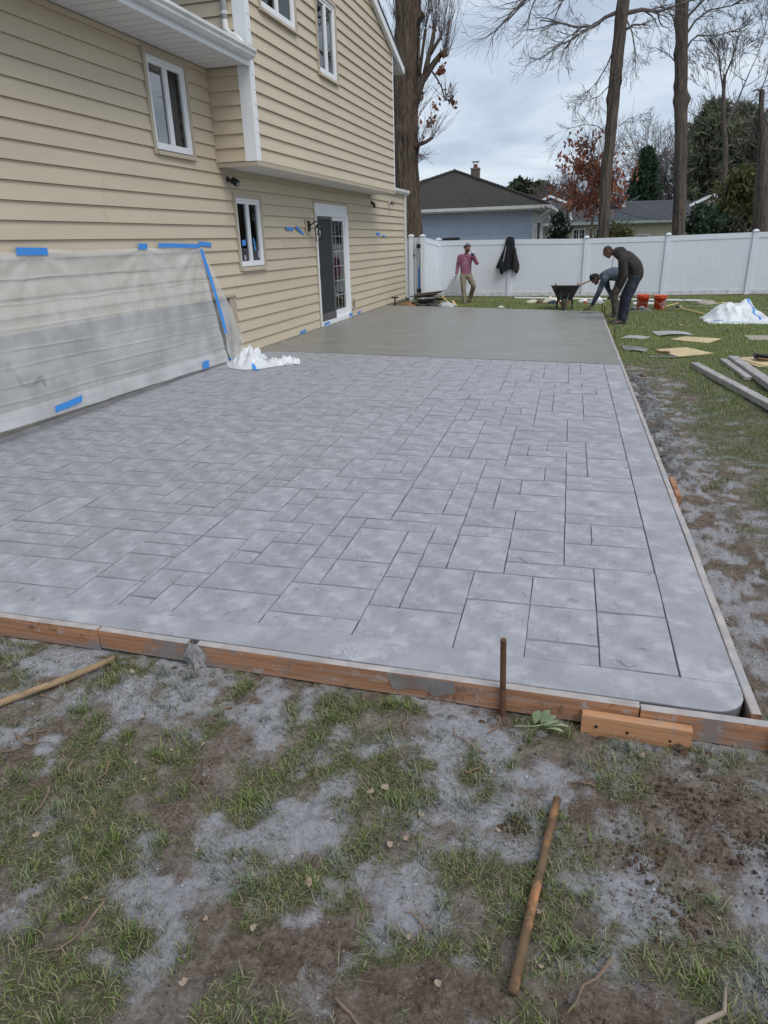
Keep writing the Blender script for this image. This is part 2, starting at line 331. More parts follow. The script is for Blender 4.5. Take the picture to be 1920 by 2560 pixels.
mudc = mixc(ramp(fine, (.35, 0.0), (.65, 1.0)), ramp(mid, (.3, (.042, .026, .018)), (.7, (.12, .082, .058))), ramp(mid, (.3, (.125, .082, .055)), (.7, (.25, .20, .165))))
c = mixc(mth('MULTIPLY', att('mud'), .75), soil, mudc)
turf = ramp(nz(26), (.3, (.04, .048, .02)), (.5, (.085, .09, .038)), (.7, (.15, .13, .075)))
c = mixc(mth('MULTIPLY', att('green'), .75), c, turf)
dm = mth('ADD', mth('ADD', att('dust'), mth('MULTIPLY', mth('SUBTRACT', nz(24, 8, .7), .5), 1.3)), mth('MULTIPLY', mth('SUBTRACT', nz(110, 4, .7), .5), .9))
c = mixc(ramp(dm, (.18, 0.0), (.55, .48), (.95, .9)), c, ramp(nz(45, 8, .75), (.32, (.26, .255, .27)), (.5, (.36, .36, .39)), (.68, (.45, .45, .485))))
c = mixc(ramp(nz(150, 2), (.60, 0.0), (.68, .5)), c, (.36, .33, .29)); c = mixc(ramp(nz(120, 2), (.28, .5), (.38, 0.0)), c, (.025, .018, .014))
lk(c, b.inputs['Base Color'])
bu = nd('ShaderNodeBump'); bu.inputs['Strength'].default_value = 1; bu.inputs['Distance'].default_value = .014; lk(nz(60, 9, .75), bu.inputs['Height']); lk(bu.outputs[0], b.inputs['Normal'])
me.materials.append(m)
tag(link('lawn', me), 'patchy muddy lawn dusted with grey powder around the patio', 'lawn', kind='structure')
# ------------------------------------------------------------------ grass blades
def slab_mask(x, y):        # True where the slab and forms stand
    return (x > -20) & (x < xb(y)+0.01) & (y > 2.37) & (y < 18.15+(6.05-x)*0.318)
rs = np.random.RandomState(3)
def blades(px, py, hmin, hmax, wd, seg, colfn, lean):
    n = len(px); z = zlawn(px, py)-0.004
    h = rs.uniform(hmin, hmax, n); a = rs.uniform(0, 2*np.pi, n); le = np.clip(rs.normal(lean, .3, n), .05, 1.5)*h
    bx, by = np.cos(a)*le, np.sin(a)*le; wx, wy = -np.sin(a)*wd*.5*rs.uniform(.6, 1.2, n), np.cos(a)*wd*.5*rs.uniform(.6, 1.2, n)
    hz = np.sqrt(np.maximum(h*h-le*le*.5, (.25*h)**2))
    base = np.stack([px, py, z], 1); W = np.stack([wx, wy, np.zeros(n)], 1); Bv = np.stack([bx, by, np.zeros(n)], 1)
    tip = base+Bv+np.stack([0*h, 0*h, hz], 1)
    if seg == 2:
        mid_ = base+Bv*.32+np.stack([0*h, 0*h, hz*.62], 1)
        V = np.stack([base-W, base+W, mid_+W*.8, mid_-W*.8, tip], 1); fs = [(0, 1, 2, 3), (3, 2, 4)]
    else:
        V = np.stack([base-W, base+W, tip], 1); fs = [(0, 1, 2)]
    k = V.shape[1]; C = colfn(px, py, n); Cv = np.repeat(C[:, None, :], k, 1); gr = np.array([.38, .38, .95, .95, 1.42])[:k] if k == 5 else np.array([.5, .5, 1.4]); Cv = Cv*gr[None, :, None]  # shade between blades put into the colour: dark base, bright tip
    return V.reshape(-1, 3), [np.array(f)[None, :]+(np.arange(n)*k)[:, None] for f in fs], Cv.reshape(-1, 3)
GREENS = np.array([(.17, .235, .05), (.12, .185, .045), (.22, .265, .08), (.26, .265, .125), (.33, .30, .175), (.15, .205, .085)])
GP = [.24, .20, .18, .14, .14, .10]
def gcol(dustk):
    def f(x, y, n):
        c = GREENS[rs.choice(len(GREENS), n, p=GP)]*rs.uniform(.75, 1.2, (n, 1)); d, g, mu = fields(x, y)
        k = np.clip(d*.95*dustk+rs.uniform(-.16, .16, n), 0, .82)[:, None]
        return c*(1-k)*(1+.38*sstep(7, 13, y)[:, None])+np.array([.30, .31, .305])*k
    return f
def grass_obj(name, sets, label):
    vs, fq, ft, cs, b0 = [], [], [], [], 0
    for V, F, C in sets:
        for f in F: (fq if f.shape[1] == 4 else ft).append(f+b0)
        vs.append(V); cs.append(C); b0 += len(V)
    V = np.concatenate(vs); C = np.concatenate(cs); me = bpy.data.meshes.new(name); me.vertices.add(len(V)); me.vertices.foreach_set('co', V.ravel())
    loops = np.concatenate([f.ravel() for f in fq+ft]); tot = np.concatenate([np.full(len(f), f.shape[1]) for f in fq+ft])
    me.loops.add(len(loops)); me.loops.foreach_set('vertex_index', loops); me.polygons.add(len(tot)); me.polygons.foreach_set('loop_start', np.concatenate([[0], np.cumsum(tot)[:-1]])); me.polygons.foreach_set('loop_total', tot)
    me.update(calc_edges=True)
    at = me.color_attributes.new('Col', 'FLOAT_COLOR', 'POINT'); at.data.foreach_set('color', np.concatenate([C, np.ones((len(C), 1))], 1).ravel())
    me.materials.append(GRASSM); return tag(link(name, me), label, 'grass', kind='stuff')
GRASSM = attr_mat('grass_blade', 'Col', 0.55, 0.3)
def scatter(n, x0, x1, y0, y1, thr=1.0):
    x = rs.uniform(x0, x1, n); y = rs.uniform(y0, y1, n); d, g, mu = fields(x, y)
    k = (rs.uniform(0, 1, n) < g*thr) & ~slab_mask(x, y); return x[k], y[k]
fx_, fy_ = scatter(68000, 2.6, 7.0, .7, 2.42)
# tufts: clumps of longer blades
tn = 620; tx = rs.uniform(2.7, 6.9, tn); ty = rs.uniform(.75, 2.38, tn); d, g, mu = fields(tx, ty); k = rs.uniform(0, 1, tn) < np.clip(g*1.1+.10, 0, 1)*(1-.6*mu); tx, ty = tx[k], ty[k]
cnt = rs.randint(8, 40, len(tx)); px = np.repeat(tx, cnt)+rs.normal(0, .017, cnt.sum()); py = np.repeat(ty, cnt)+rs.normal(0, .017, cnt.sum()); k = ~slab_mask(px, py); px, py = px[k], py[k]
dg = scatter(26000, 2.6, 7.0, .7, 2.42, .8)
dead = lambda x, y, n: np.array([.30, .25, .165])*rs.uniform(.55, 1.35, (n, 1))*(1+rs.uniform(-.08, .08, (n, 3)))
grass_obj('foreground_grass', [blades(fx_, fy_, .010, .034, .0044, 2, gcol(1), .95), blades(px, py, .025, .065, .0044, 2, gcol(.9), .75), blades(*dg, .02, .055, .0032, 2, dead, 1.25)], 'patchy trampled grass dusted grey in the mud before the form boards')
s1 = scatter(70000, 6.3, 9.6, 2.3, 8.0); s2 = scatter(120000, 6.0, 11.5, 8.0, 15); s3 = scatter(120000, 0.2, 12.5, 15, 23.75)
s4 = scatter(16000, 1.5, 9.6, -.2, .72); s5 = scatter(16000, 7.0, 9.8, .7, 2.35)
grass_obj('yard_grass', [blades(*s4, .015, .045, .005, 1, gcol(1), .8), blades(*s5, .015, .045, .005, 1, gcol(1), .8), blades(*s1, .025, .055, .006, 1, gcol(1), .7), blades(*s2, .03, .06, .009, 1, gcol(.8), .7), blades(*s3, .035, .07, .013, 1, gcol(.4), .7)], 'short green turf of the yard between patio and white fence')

# crumbs of soil, grit and broken straw on the bare ground
cn = 9000; cx = rs.uniform(2.9, 6.9, cn); cy = rs.uniform(.75, 2.40, cn); d, g, mu = fields(cx, cy); k = rs.uniform(0, 1, cn) < (1-.7*g); cx, cy, d, mu = cx[k], cy[k], d[k], mu[k]; n = len(cx)
side_x = np.concatenate([cx, xb(rs.uniform(2.6, 10, 3000))+rs.gamma(1.5, .14, 3000)]); cy2 = np.concatenate([cy, rs.uniform(2.5, 10, 3000)]); cx = side_x; cy = cy2; d, g, mu = fields(cx, cy); n = len(cx); s_ = rs.gamma(2.0, .0013, n)+.0012; s_ = np.minimum(s_, .011); z = zlawn(cx, cy)
mp_ = [(6.30, 1.98, .11), (6.12, 2.05, .07), (5.95, 1.80, .06), (6.05, 1.62, .05), (5.55, 1.82, .03), (6.42, 1.80, .08), (3.6, 1.0, .15)]; ex = [rs.normal(0, 1, (int(3200*r_+60), 2))*r_+np.array([x_, y_]) for x_, y_, r_ in mp_]; ex = np.concatenate(ex); ex = ex[ex[:, 1] < 2.36]; ne = len(ex); cx = np.concatenate([cx, ex[:, 0]]); cy = np.concatenate([cy, ex[:, 1]]); d = np.concatenate([d, np.zeros(ne)]); s_ = np.concatenate([s_, np.minimum(rs.gamma(1.6, .0018, ne)+.0012, .014)]); z = np.concatenate([z, zlawn(ex[:, 0], ex[:, 1])+rs.uniform(0, .008, ne)]); n0 = n; n = len(cx)
tet = np.array([(1, 0, 0), (-.4, .9, .1), (-.5, -.8, 0), (.05, .1, 1.0), (.3, .4, -.6)]); V = np.stack([cx, cy, z+.001], 1)[:, None, :]+tet[None]*s_[:, None, None]*rs.uniform(.5, 1.5, (n, 5, 3))
fi = np.array([(0, 1, 3), (1, 2, 3), (2, 0, 3), (1, 0, 4), (2, 1, 4), (0, 2, 4)]); F = (fi[None]+(np.arange(n)*5)[:, None, None]).reshape(-1, 3)
base = np.where(rs.uniform(0, 1, (n, 1)) < .5, np.array([[.075, .055, .042]]), np.array([[.19, .165, .14]])); base[n0:] = np.array([.095, .064, .046]); dk = np.clip(d*1.2, 0, .85)[:, None]; C = (base*(1-dk)+np.array([[.36, .36, .385]])*dk)*rs.uniform(.6, 1.4, (n, 1))
gm = GRASSM; GRASSM = attr_mat('soil_crumb', 'Col', .95, 0, .1); grass_obj('soil_crumb', [(V.reshape(-1, 3), [F], np.repeat(C, 5, 0))], 'crumbs of soil and powder scattered over the bare ground'); bpy.data.objects['soil_crumb']['category'] = 'soil'; GRASSM = gm
# ------------------------------------------------------------------ patio slab, stamped stones, wet pour
rng = random.Random(11)
def xin(y): return float(xb(y))-0.045                       # slab edge inside the form
corner = [(xin(2.6)-0.14+0.14*math.sin(a), 2.465+0.14-0.14*math.cos(a)) for a in [i*math.pi/2/6 for i in range(7)]]
poly = [(0.0, 2.465)]+corner+[(xin(10.55), 10.56), (3.2, 10.9), (0.0, 11.38)]
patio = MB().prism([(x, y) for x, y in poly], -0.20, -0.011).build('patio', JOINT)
tag(patio, 'grey lavender stamped concrete patio with ashlar slate pattern', 'patio', kind='structure')
U = 0.164; ANG = 0.0222; OX, OY = 6.16, 2.675               # stone grid starts at the inner border corner
def g2w(i, j):
    lx, ly = -i*U, j*U
    return (OX+lx*math.cos(ANG)-ly*math.sin(ANG), OY+lx*math.sin(ANG)+ly*math.cos(ANG))
# smooth border bands
xr = lambda y: OX-(y-OY)*ANG
fr = [(0.0, 2.465)]+corner+[(xin(10.55), 10.56), (xr(10.56)+.004, 10.56), (xr(2.675)+.004, 2.671), (0.0, 2.671+0.13)]
bd = MB()
bd.prism([(0.0, 2.465)]+corner+[(xin(2.7), 2.6685), (0, 2.6685)], -0.012, 0.0)
bd.prism([(xr(2.672)+.0035, 2.672), (xin(2.7), 2.672), (xin(10.55), 10.56), (xr(10.56)+.0035, 10.56)], -0.012, 0.0)
ob = bd.build('border_band', BAND, patio)
bv = ob.modifiers.new('bevel', 'BEVEL'); bv.width = 0.004; bv.segments = 2; bv.limit_method = 'ANGLE'
NI, NJ = 38, 54
occ = [[False]*NJ for _ in range(NI)]
SIZES = [(2, 2, 6), (3, 2, 7), (2, 3, 5), (1, 2, 3), (2, 1, 5), (1, 1, .8), (3, 1, 2.0), (3, 3, 1.5)]
SMESH = {}; PL = []
def stone_mesh(w_, h_, var):
    key = (w_, h_, var)
    if key in SMESH: return SMESH[key]
    r = random.Random(hash(key) & 0xffff); W, Hh = w_*U, h_*U; gp = 0.0014
    def ring(ins, z, jit):
        P = []
        nxs, nys = 3 if w_ > 1 else 2, 3 if h_ > 1 else 2
        ix = ins*.38; e = [(gp+ix+(W-2*gp-2*ix)*k/nxs, gp+ins) for k in range(nxs)]+[(W-gp-ix, gp+ins+(Hh-2*gp-2*ins)*k/nys) for k in range(nys)]
        e += [(W-gp-ix-(W-2*gp-2*ix)*k/nxs, Hh-gp-ins) for k in range(nxs)]+[(gp+ix, Hh-gp-ins-(Hh-2*gp-2*ins)*k/nys) for k in range(nys)]
        return e, z
    mb = MB(); jit = None; vs = []
    e0, _ = ring(0, 0, 0); n = len(e0); jt = [(r.uniform(-.0018, .0018), r.uniform(-.0018, .0018)) for _ in range(n)]
    j2 = [(r.uniform(-.0028, .0028), r.uniform(-.0034, .0034), r.uniform(-.0030, .0008)) for _ in range(n)]
    vs += [(x+jt[i][0], y+jt[i][1], -0.0125) for i, (x, y) in enumerate(e0)]
    vs += [(x+jt[i][0], y+jt[i][1], -0.006+j2[i][2]) for i, (x, y) in enumerate(e0)]
    e1, _ = ring(0.0058, 0, 0); vs += [(x+j2[i][0], y+j2[i][1], j2[i][2]) for i, (x, y) in enumerate(e1)]
    fs = [(k*n+i, k*n+(i+1) % n, (k+1)*n+(i+1) % n, (k+1)*n+i) for k in range(2) for i in range(n)]
    cx, cy = W*r.uniform(.4, .6), Hh*r.uniform(.4, .6); vs.append((cx, cy, r.uniform(-.0012, .002))); fs += [(2*n+i, 2*n+(i+1) % n, 3*n) for i in range(n)]
    mb.add(vs, fs)
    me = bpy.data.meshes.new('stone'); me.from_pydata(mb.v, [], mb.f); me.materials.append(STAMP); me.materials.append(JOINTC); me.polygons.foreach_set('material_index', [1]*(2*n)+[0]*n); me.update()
    SMESH[key] = me; return me
def joint_y(x): return 11.34-0.134*x
nst = 0
# a tool-mat seam runs the length of the patio as one narrow column
SEAM = 17
for j in range(NJ):
    for i in range(NI):
        if occ[i][j]: continue
        opts = []
        for w_, h_, p in SIZES:
            if i+w_ > NI or j+h_ > NJ: continue
            if i < SEAM < i+w_: continue
            if any(occ[i+a][j+c] for a in range(w_) for c in range(h_)): continue
            opts.append((w_, h_, p))
        w_, h_, _ = rng.choices(opts, [o[2] for o in opts])[0]
        for a in range(w_):
            for c in range(h_): occ[i+a][j+c] = True
        x, y = g2w(i+w_, j)
        if y > joint_y(x)-0.02 or x < -0.03: continue
        PL.append((y, x, stone_mesh(w_, h_, rng.randrange(4)), rng.uniform(-.0016, .0016))); nst += 1
PL.sort(key=lambda q: math.hypot(q[1]-5.6, q[0]))
for y, x, sme, z in PL[:300]:
    o = bpy.data.objects.new('stone', sme); COL.objects.link(o); o.parent = patio
    o.location = (x, y, z); o.rotation_euler = (0, 0, ANG)
if len(PL) > 300:          # the farthest few rows, past the limit, as one part
    fb = MB()
    for y, x, sme, z in PL[300:]:
        Mx = T(x, y, z, rz=ANG); b0 = len(fb.v); fb.v += [tuple(Mx @ v.co) for v in sme.vertices]
        for p in sme.polygons: fb.f.append(tuple(b0+i for i in p.vertices)); fb.m.append(p.material_index)
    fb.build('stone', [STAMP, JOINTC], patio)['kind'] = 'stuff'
MB().prism([(0, 2.68), (.66, 2.68), (.66, 11.15), (0, 11.25)], -.012, -.005).build('wall_strip', BAND, patio)
print('stones', nst)
# seam ridge: a thin second line beside the column edge
sm = MB(); pts = [g2w(SEAM+.28, j) for j in np.arange(0.2, 53, .5)]
for k in range(len(pts)-1):
    (xa, ya), (xc, yc) = pts[k], pts[k+1]; wd = .004+.003*rng.random()
    if ya > joint_y(xa)-.1: break
    sm.add([(xa-wd, ya, .0015), (xa+wd, ya, .0015), (xc+wd, yc, .0015), (xc-wd, yc, .0015), (xa, ya, .0045), (xc, yc, .0045)], [(0, 4, 5, 3), (4, 1, 2, 5)])
sm.build('seam_ridge', STAMP, patio)
# wet pour
WET = mat('wet_concrete', (0.235, 0.228, 0.205), 0.42, 0.10, 1.6, 0.0025, 7, dirt=(0.30, 0.295, 0.275), dscale=.9, damt=.6, spec=0.5, stretch=(1, 2.2, 1))
edge = []
for k in range(61):
    x = 0.0+(xin(10.5)-0.0)*k/60; edge.append((x, joint_y(x)+0.012*float(pn(x*4, 3.3))+0.006*float(pn(x*19, 8))-(.25*math.exp(-x/.25))))
far = [(xin(18.1), 18.12), (4.6, 18.62), (3.0, 19.15), (1.6, 19.6), (.6, 19.9), (0.0, 20.05)]
wet = MB().prism(edge+far, -0.16, 0.007).build('fresh_concrete', WET)
tag(wet, 'smooth wet freshly poured grey concrete slab beside the sliding door', 'concrete slab', kind='structure')
# crumbs of concrete along the wall edge of the pour
cr = MB()
for k in range(420):
    y = rng.uniform(11.4, 20.0); x = abs(rng.gauss(0, .05))+.005; s = rng.uniform(.004, .014)
    cr.hexa([(x+a*s*rng.uniform(.7, 1.3), y+b_*s*rng.uniform(.7, 1.3), .006+c*s) for c in (0, 1) for a, b_ in ((-1, -1), (1, -1), (1, 1), (-1, 1))])
o = cr.build('concrete_crumb', WET, wet); o['kind'] = 'stuff'
# ------------------------------------------------------------------ form boards
def form_board(p0, p1, z0, z1, th, label, side, mats=None):
    # p0,p1: inner top edge line ends (xy); board stands outward of it by th
    a, c = Vector((*p0, 0)), Vector((*p1, 0)); d = (c-a).normalized(); nrm = Vector((d.y, -d.x, 0))*side
    n = max(2, int((c-a).length/.35)); mb = MB(); ringn = 8; b_ = .004
    prof = [(0, z0), (th, z0), (th, z1-b_), (th-b_, z1), (b_, z1), (0, z1-b_)]
    vs = []
    for k in range(n+1):
        p = a+(c-a)*k/n; wob = .0035*float(pn(k*.9+p0[0], p0[1]*3)); zo = .003*float(pn(k*.7+5, p0[0]+p0[1]))
        vs += [(p.x+nrm.x*(u+wob), p.y+nrm.y*(u+wob), zz+zo) for u, zz in prof]
    m6 = len(prof); fs = [tuple(range(m6))[::-1], tuple(n*m6+i for i in range(m6))]
    mb.add(vs, fs)
    for k in range(n):
        for i in range(m6):
            mb.f.append((k*m6+i, k*m6+(i+1) % m6, (k+1)*m6+(i+1) % m6, (k+1)*m6+i)); mb.m.append(1 if i in (2, 3, 4) else 0)
    ob = mb.build('form_board', mats or [WOODF, CONCTOP], None, origin=(p0[0], p0[1], z0))
    return tag(ob, label, 'lumber', 'wooden form boards around the slab')
form_board((1.2, 2.45), (3.43, 2.455), -.115, .004, .038, 'form board along the lawn edge running out past the plastic sheeting side', 1)
form_board((3.435, 2.462), (3.94, 2.455), -.105, .0, .038, 'short form board with its end gouged away at a break filled with concrete', 1)
form_board((3.99, 2.455), (5.98, 2.452), -.112, .003, .038, 'longest front form board, behind the rusty standing stake', 1)
fbx = bpy.data.objects[[o.name for o in COL.objects if o.name.startswith('form_board')][-1]]
form_board((5.985, 2.446), (6.475, 2.452), -.118, -.002, .038, 'front form board end piece meeting the side form at the rounded slab corner', 1)
ps_ = []; r7 = random.Random(3)
for k in range(9): ps_.append((4.93+.30*k/8, -.004-.004*r7.random()))
for k in range(9): ps_.append((5.23-.30*k/8+.012*r7.gauss(0, 1), -.100+.045*r7.random()))
MB().prismY([(x, z) for x, z in ps_], 2.4125, 2.4145).build('cement_smear', mat('cement_smear', (.19, .175, .17), .8, .25, 9, dirt=(.25, .13, .075), dscale=8, damt=.5), fbx)
ys = [2.47, 5.16, 8.9, 12.4, 15.4, 18.0]
labs = ['side form board at the rounded corner, nearest the front boards', 'second side form board from the rounded corner, past the nailed cleat', 'third side form board, beside the ridge of dark mud', 'fourth side form board, along the wet concrete by the grey scraps', 'last side form board, at the feet of the crouching workers']
for k in range(5):
    y0, y1 = ys[k]+.003, ys[k+1]-.003
    form_board((float(xb(y0))-.042, y0), (float(xb(y1))-.042, y1), -.115, .003 if k < 2 else .004, .038, labs[k], 1)
def block(name, c, s, rz, label, cat, mt, group=None, b_=.003):
    ob = MB().bevbox(T(0, 0, s[2]/2, rz=rz), *s, b=b_).build(name, mt, None, loc=c); return tag(ob, label, cat, group)
NEWWOOD = mat('new_lumber', (0.46, 0.235, 0.12), 0.7, 0.25, 5, 0.002, 40, stretch=(.5, 3, 10), dirt=(.52, .36, .24), dscale=2, damt=.6, detail=9); smear(NEWWOOD, (.30, .25, .23), 11, .58, .66, .7); smear(NEWWOOD, (.22, .10, .05), 6, .60, .68, .7)
cl = thing('lumber_cleat', (5.97, 2.385, -.145), 'short clean lumber cleat screwed across the front form joint', 'lumber')
MB().bevbox(T(5.97, 2.385, -.088, rz=-.015), .415, .04, .10, .003).build('cleat_board', NEWWOOD, cl)
for sx, sz in ((5.82, -.085), (5.94, -.092), (6.10, -.10)): MB().tube([(sx, 2.368, sz), (sx, 2.362, sz)], .006, 8).build('screw_head', BLACK, cl)
block('lumber_cleat', (float(xb(5.2))+.024, 5.2, -.12), (.038, .42, .12), ANG, 'short reddish lumber cleat nailed outside the side form joint', 'lumber', WOODF)
RUST = mat('rusty_steel', (0.10, 0.05, 0.028), 0.85, 0.4, 30, .001, 80, dirt=(.19, .085, .04), dscale=12, damt=.8)
RUSTP = mat('rusty_pipe', (0.12, 0.075, 0.04), 0.8, 0.35, 14, .001, 60, dirt=(.50, .23, .10), dscale=5, damt=.95)
def stake(x, y, z0, z1, r, label, lx=0, ly=0):
    o = MB().tube([(x, y, z0), (x+lx*.5, y+ly*.5, (z0+z1)/2), (x+lx, y+ly, z1-.004), (x+lx, y+ly, z1)], [r, r, r, r*.85], 10).build('form_stake', RUST, None, origin=(x, y, z0)); tag(o, label, 'stake', 'steel form stakes')
stake(5.445, 2.395, -.2, .25, .0125, 'tall rusty steel stake driven against the front form board', -.012, .004)
stake(6.10, 17.97, -.2, .21, .012, 'rusty stake with a bent top at the far corner of the pour', -.03, .0)
stake(6.13, 17.75, -.2, .16, .012, 'second rusty stake at the far corner of the pour', .0, .02)
stake(6.25, 13.82, -.2, .12, .011, 'short rusty stake beside the grey scraps on the lawn', -.01, 0)
stake(3.72, 18.98, -.2, .09, .012, 'small stake standing past the far edge of the pour')
stake(6.475, 2.40, -.25, .0, .012, 'low stake at the outer end of the front form')
# ------------------------------------------------------------------ the house
house = thing('house', (0, 12, 0), 'two storey house in beige horizontal siding with overhanging upper storey', 'house')
CH = 0.187
def boards(parent, x, y0, y1, z0, z1, openings, seams, zoff=0.0, clip=None, facing='X', minlen=.02):
    """Horizontal siding on plane x (facing +X) or on plane y=x (facing -Y), one object per board."""
    k0 = int(math.floor((z0-zoff)/CH)); k1 = int(math.ceil((z1-zoff)/CH))
    for k in range(k0, k1):
        ca, cb_ = zoff+k*CH, zoff+(k+1)*CH
        a, c = max(ca, z0), min(cb_, z1)
        if c-a < .012: continue
        ya, yb = y0, y1
        if clip:
            ya, yb = clip(a, c, ya, yb)
            if yb-ya < .05: continue
        cuts = {ya, yb}
        for (oy0, oy1, oz0, oz1) in openings:
            if oz0 < c and oz1 > a:
                for v in (oy0, oy1):
                    if ya < v < yb: cuts.add(v)
        for s in seams.get(k, ()):
            if ya < s < yb: cuts.add(s)
        cuts = sorted(cuts); prev = None; runs = []
        for p, q_ in zip(cuts[:-1], cuts[1:]):
            mid = (p+q_)/2; zr = [(a, c)]
            for (oy0, oy1, oz0, oz1) in openings:
                if oy0 < mid < oy1: 
                    nz_ = []
                    for u, v in zr:
                        if oz1 <= u or oz0 >= v: nz_.append((u, v)); continue
                        if oz0 > u: nz_.append((u, oz0))
                        if oz1 < v: nz_.append((oz1, v))
                    zr = nz_
            for u, v in zr:
                if v-u < .008: continue
                if runs and runs[-1][1] == p and runs[-1][2:] == (u, v) and p not in seams.get(k, ()): runs[-1] = (runs[-1][0], q_, u, v)
                else: runs.append((p, q_, u, v))
        for p, q_, u, v in runs:
            if q_-p < minlen: continue
            ps, qs = p+.0008, q_-.0008
            if any(abs(p-s) < 1e-6 for s in seams.get(k, ())): ps = p+.004
            X = lambda z: .034-.029*(z-ca)/CH
            mb = MB(); zb = u+(.005 if abs(u-ca) < 1e-6 else .001)
            if facing == 'X':
                P = [(x+.001, ps, zb), (x+X(u), ps, zb), (x+X(u), qs, zb), (x+.001, qs, zb), (x+.001, ps, v), (x+X(v), ps, v), (x+X(v), qs, v), (x+.001, qs, v)]
            else:
                P = [(ps, x-X(u), zb), (qs, x-X(u), zb), (qs, x-.001, zb), (ps, x-.001, zb), (ps, x-X(v), v), (qs, x-X(v), v), (qs, x-.001, v), (ps, x-.001, v)]
            mb.hexa(P).build('siding_board', SIDING, parent)
def wall_sheet(x, y0, y1, z0, z1, openings, name, mt, parent, th=.12):
    ysx = sorted({y0, y1}|{v for o in openings for v in o[:2] if y0 < v < y1}); zs = sorted({z0, z1}|{v for o in openings for v in o[2:] if z0 < v < z1})
    mb = MB()
    for a, b_ in zip(ysx[:-1], ysx[1:]):
        for c, d in zip(zs[:-1], zs[1:]):
            if any(o[0] < (a+b_)/2 < o[1] and o[2] < (c+d)/2 < o[3] for o in openings): continue
            mb.box(x-th, x, a, b_, c, d)
    return mb.build(name, mt, parent)
UPW = (8.92, 9.99, 2.92, 4.135); LOW = (11.03, 12.08, 1.355, 2.555); DOOR = (14.63, 16.88, .012, 2.60)
BASE = (-6, 10.78, -.3, 1.0)
SB = 1.0                                    # bottom of the siding on the near wing
rs_ = random.Random(5)
lower = wall_sheet(0, 2.0, 22.5, SB, 4.2, [UPW, LOW, DOOR, (18.86, 30, 3.07, 9)], 'wall', TANTRIM, house)
MB().box(-.12, 0, 10.80, DOOR[0], -.05, SB-.0005).box(-.12, 0, DOOR[1], 22.5, -.05, SB-.0005).build('wall', TANTRIM, house)
seams = {9: [6.1], 8: [7.55], 7: [10.8], 12: [7.7], 11: [7.7], 6: [10.8], 13: [13.0], 14: [12.9]}
seams.update({9: [12.95], 8: [12.95, 7.55], 3: [13.0], 2: [13.0]})
seams.setdefault(13, []).append(7.75); seams.setdefault(12, [])
boards(lower, 0, 2.0, 10.80, SB, 4.18, [UPW], {k: [v for v in s if v < 10.7] for k, s in seams.items()})
boards(lower, 0, 10.80, 22.42, .012, 2.84, [LOW, DOOR], {k: [v for v in s if v > 10.9] for k, s in seams.items()})
boards(lower, 0, 18.86, 22.42, 2.84, 3.06, [], {})
# foundation of the near wing, set back under the siding
MB().box(-.30, -.055, 2.0, 10.72, -.3, SB+.02).build('foundation', FOUND, house)
rec = MB(); rec.box(-.055, .012, 10.72, 10.797, -.02, SB+.02); rec.box(-.045, .0, 10.62, 10.72, -.02, SB-.002)
rec.build('end_trim', TANTRIM, house)
MB().box(-.06, .027, 2.0, 10.80, SB-.03, SB+.012).build('starter_strip', TANTRIM, house)
MB().box(-.3, -.03, 10.80, 22.4, -.25, .010).build('foundation', FOUND, house)
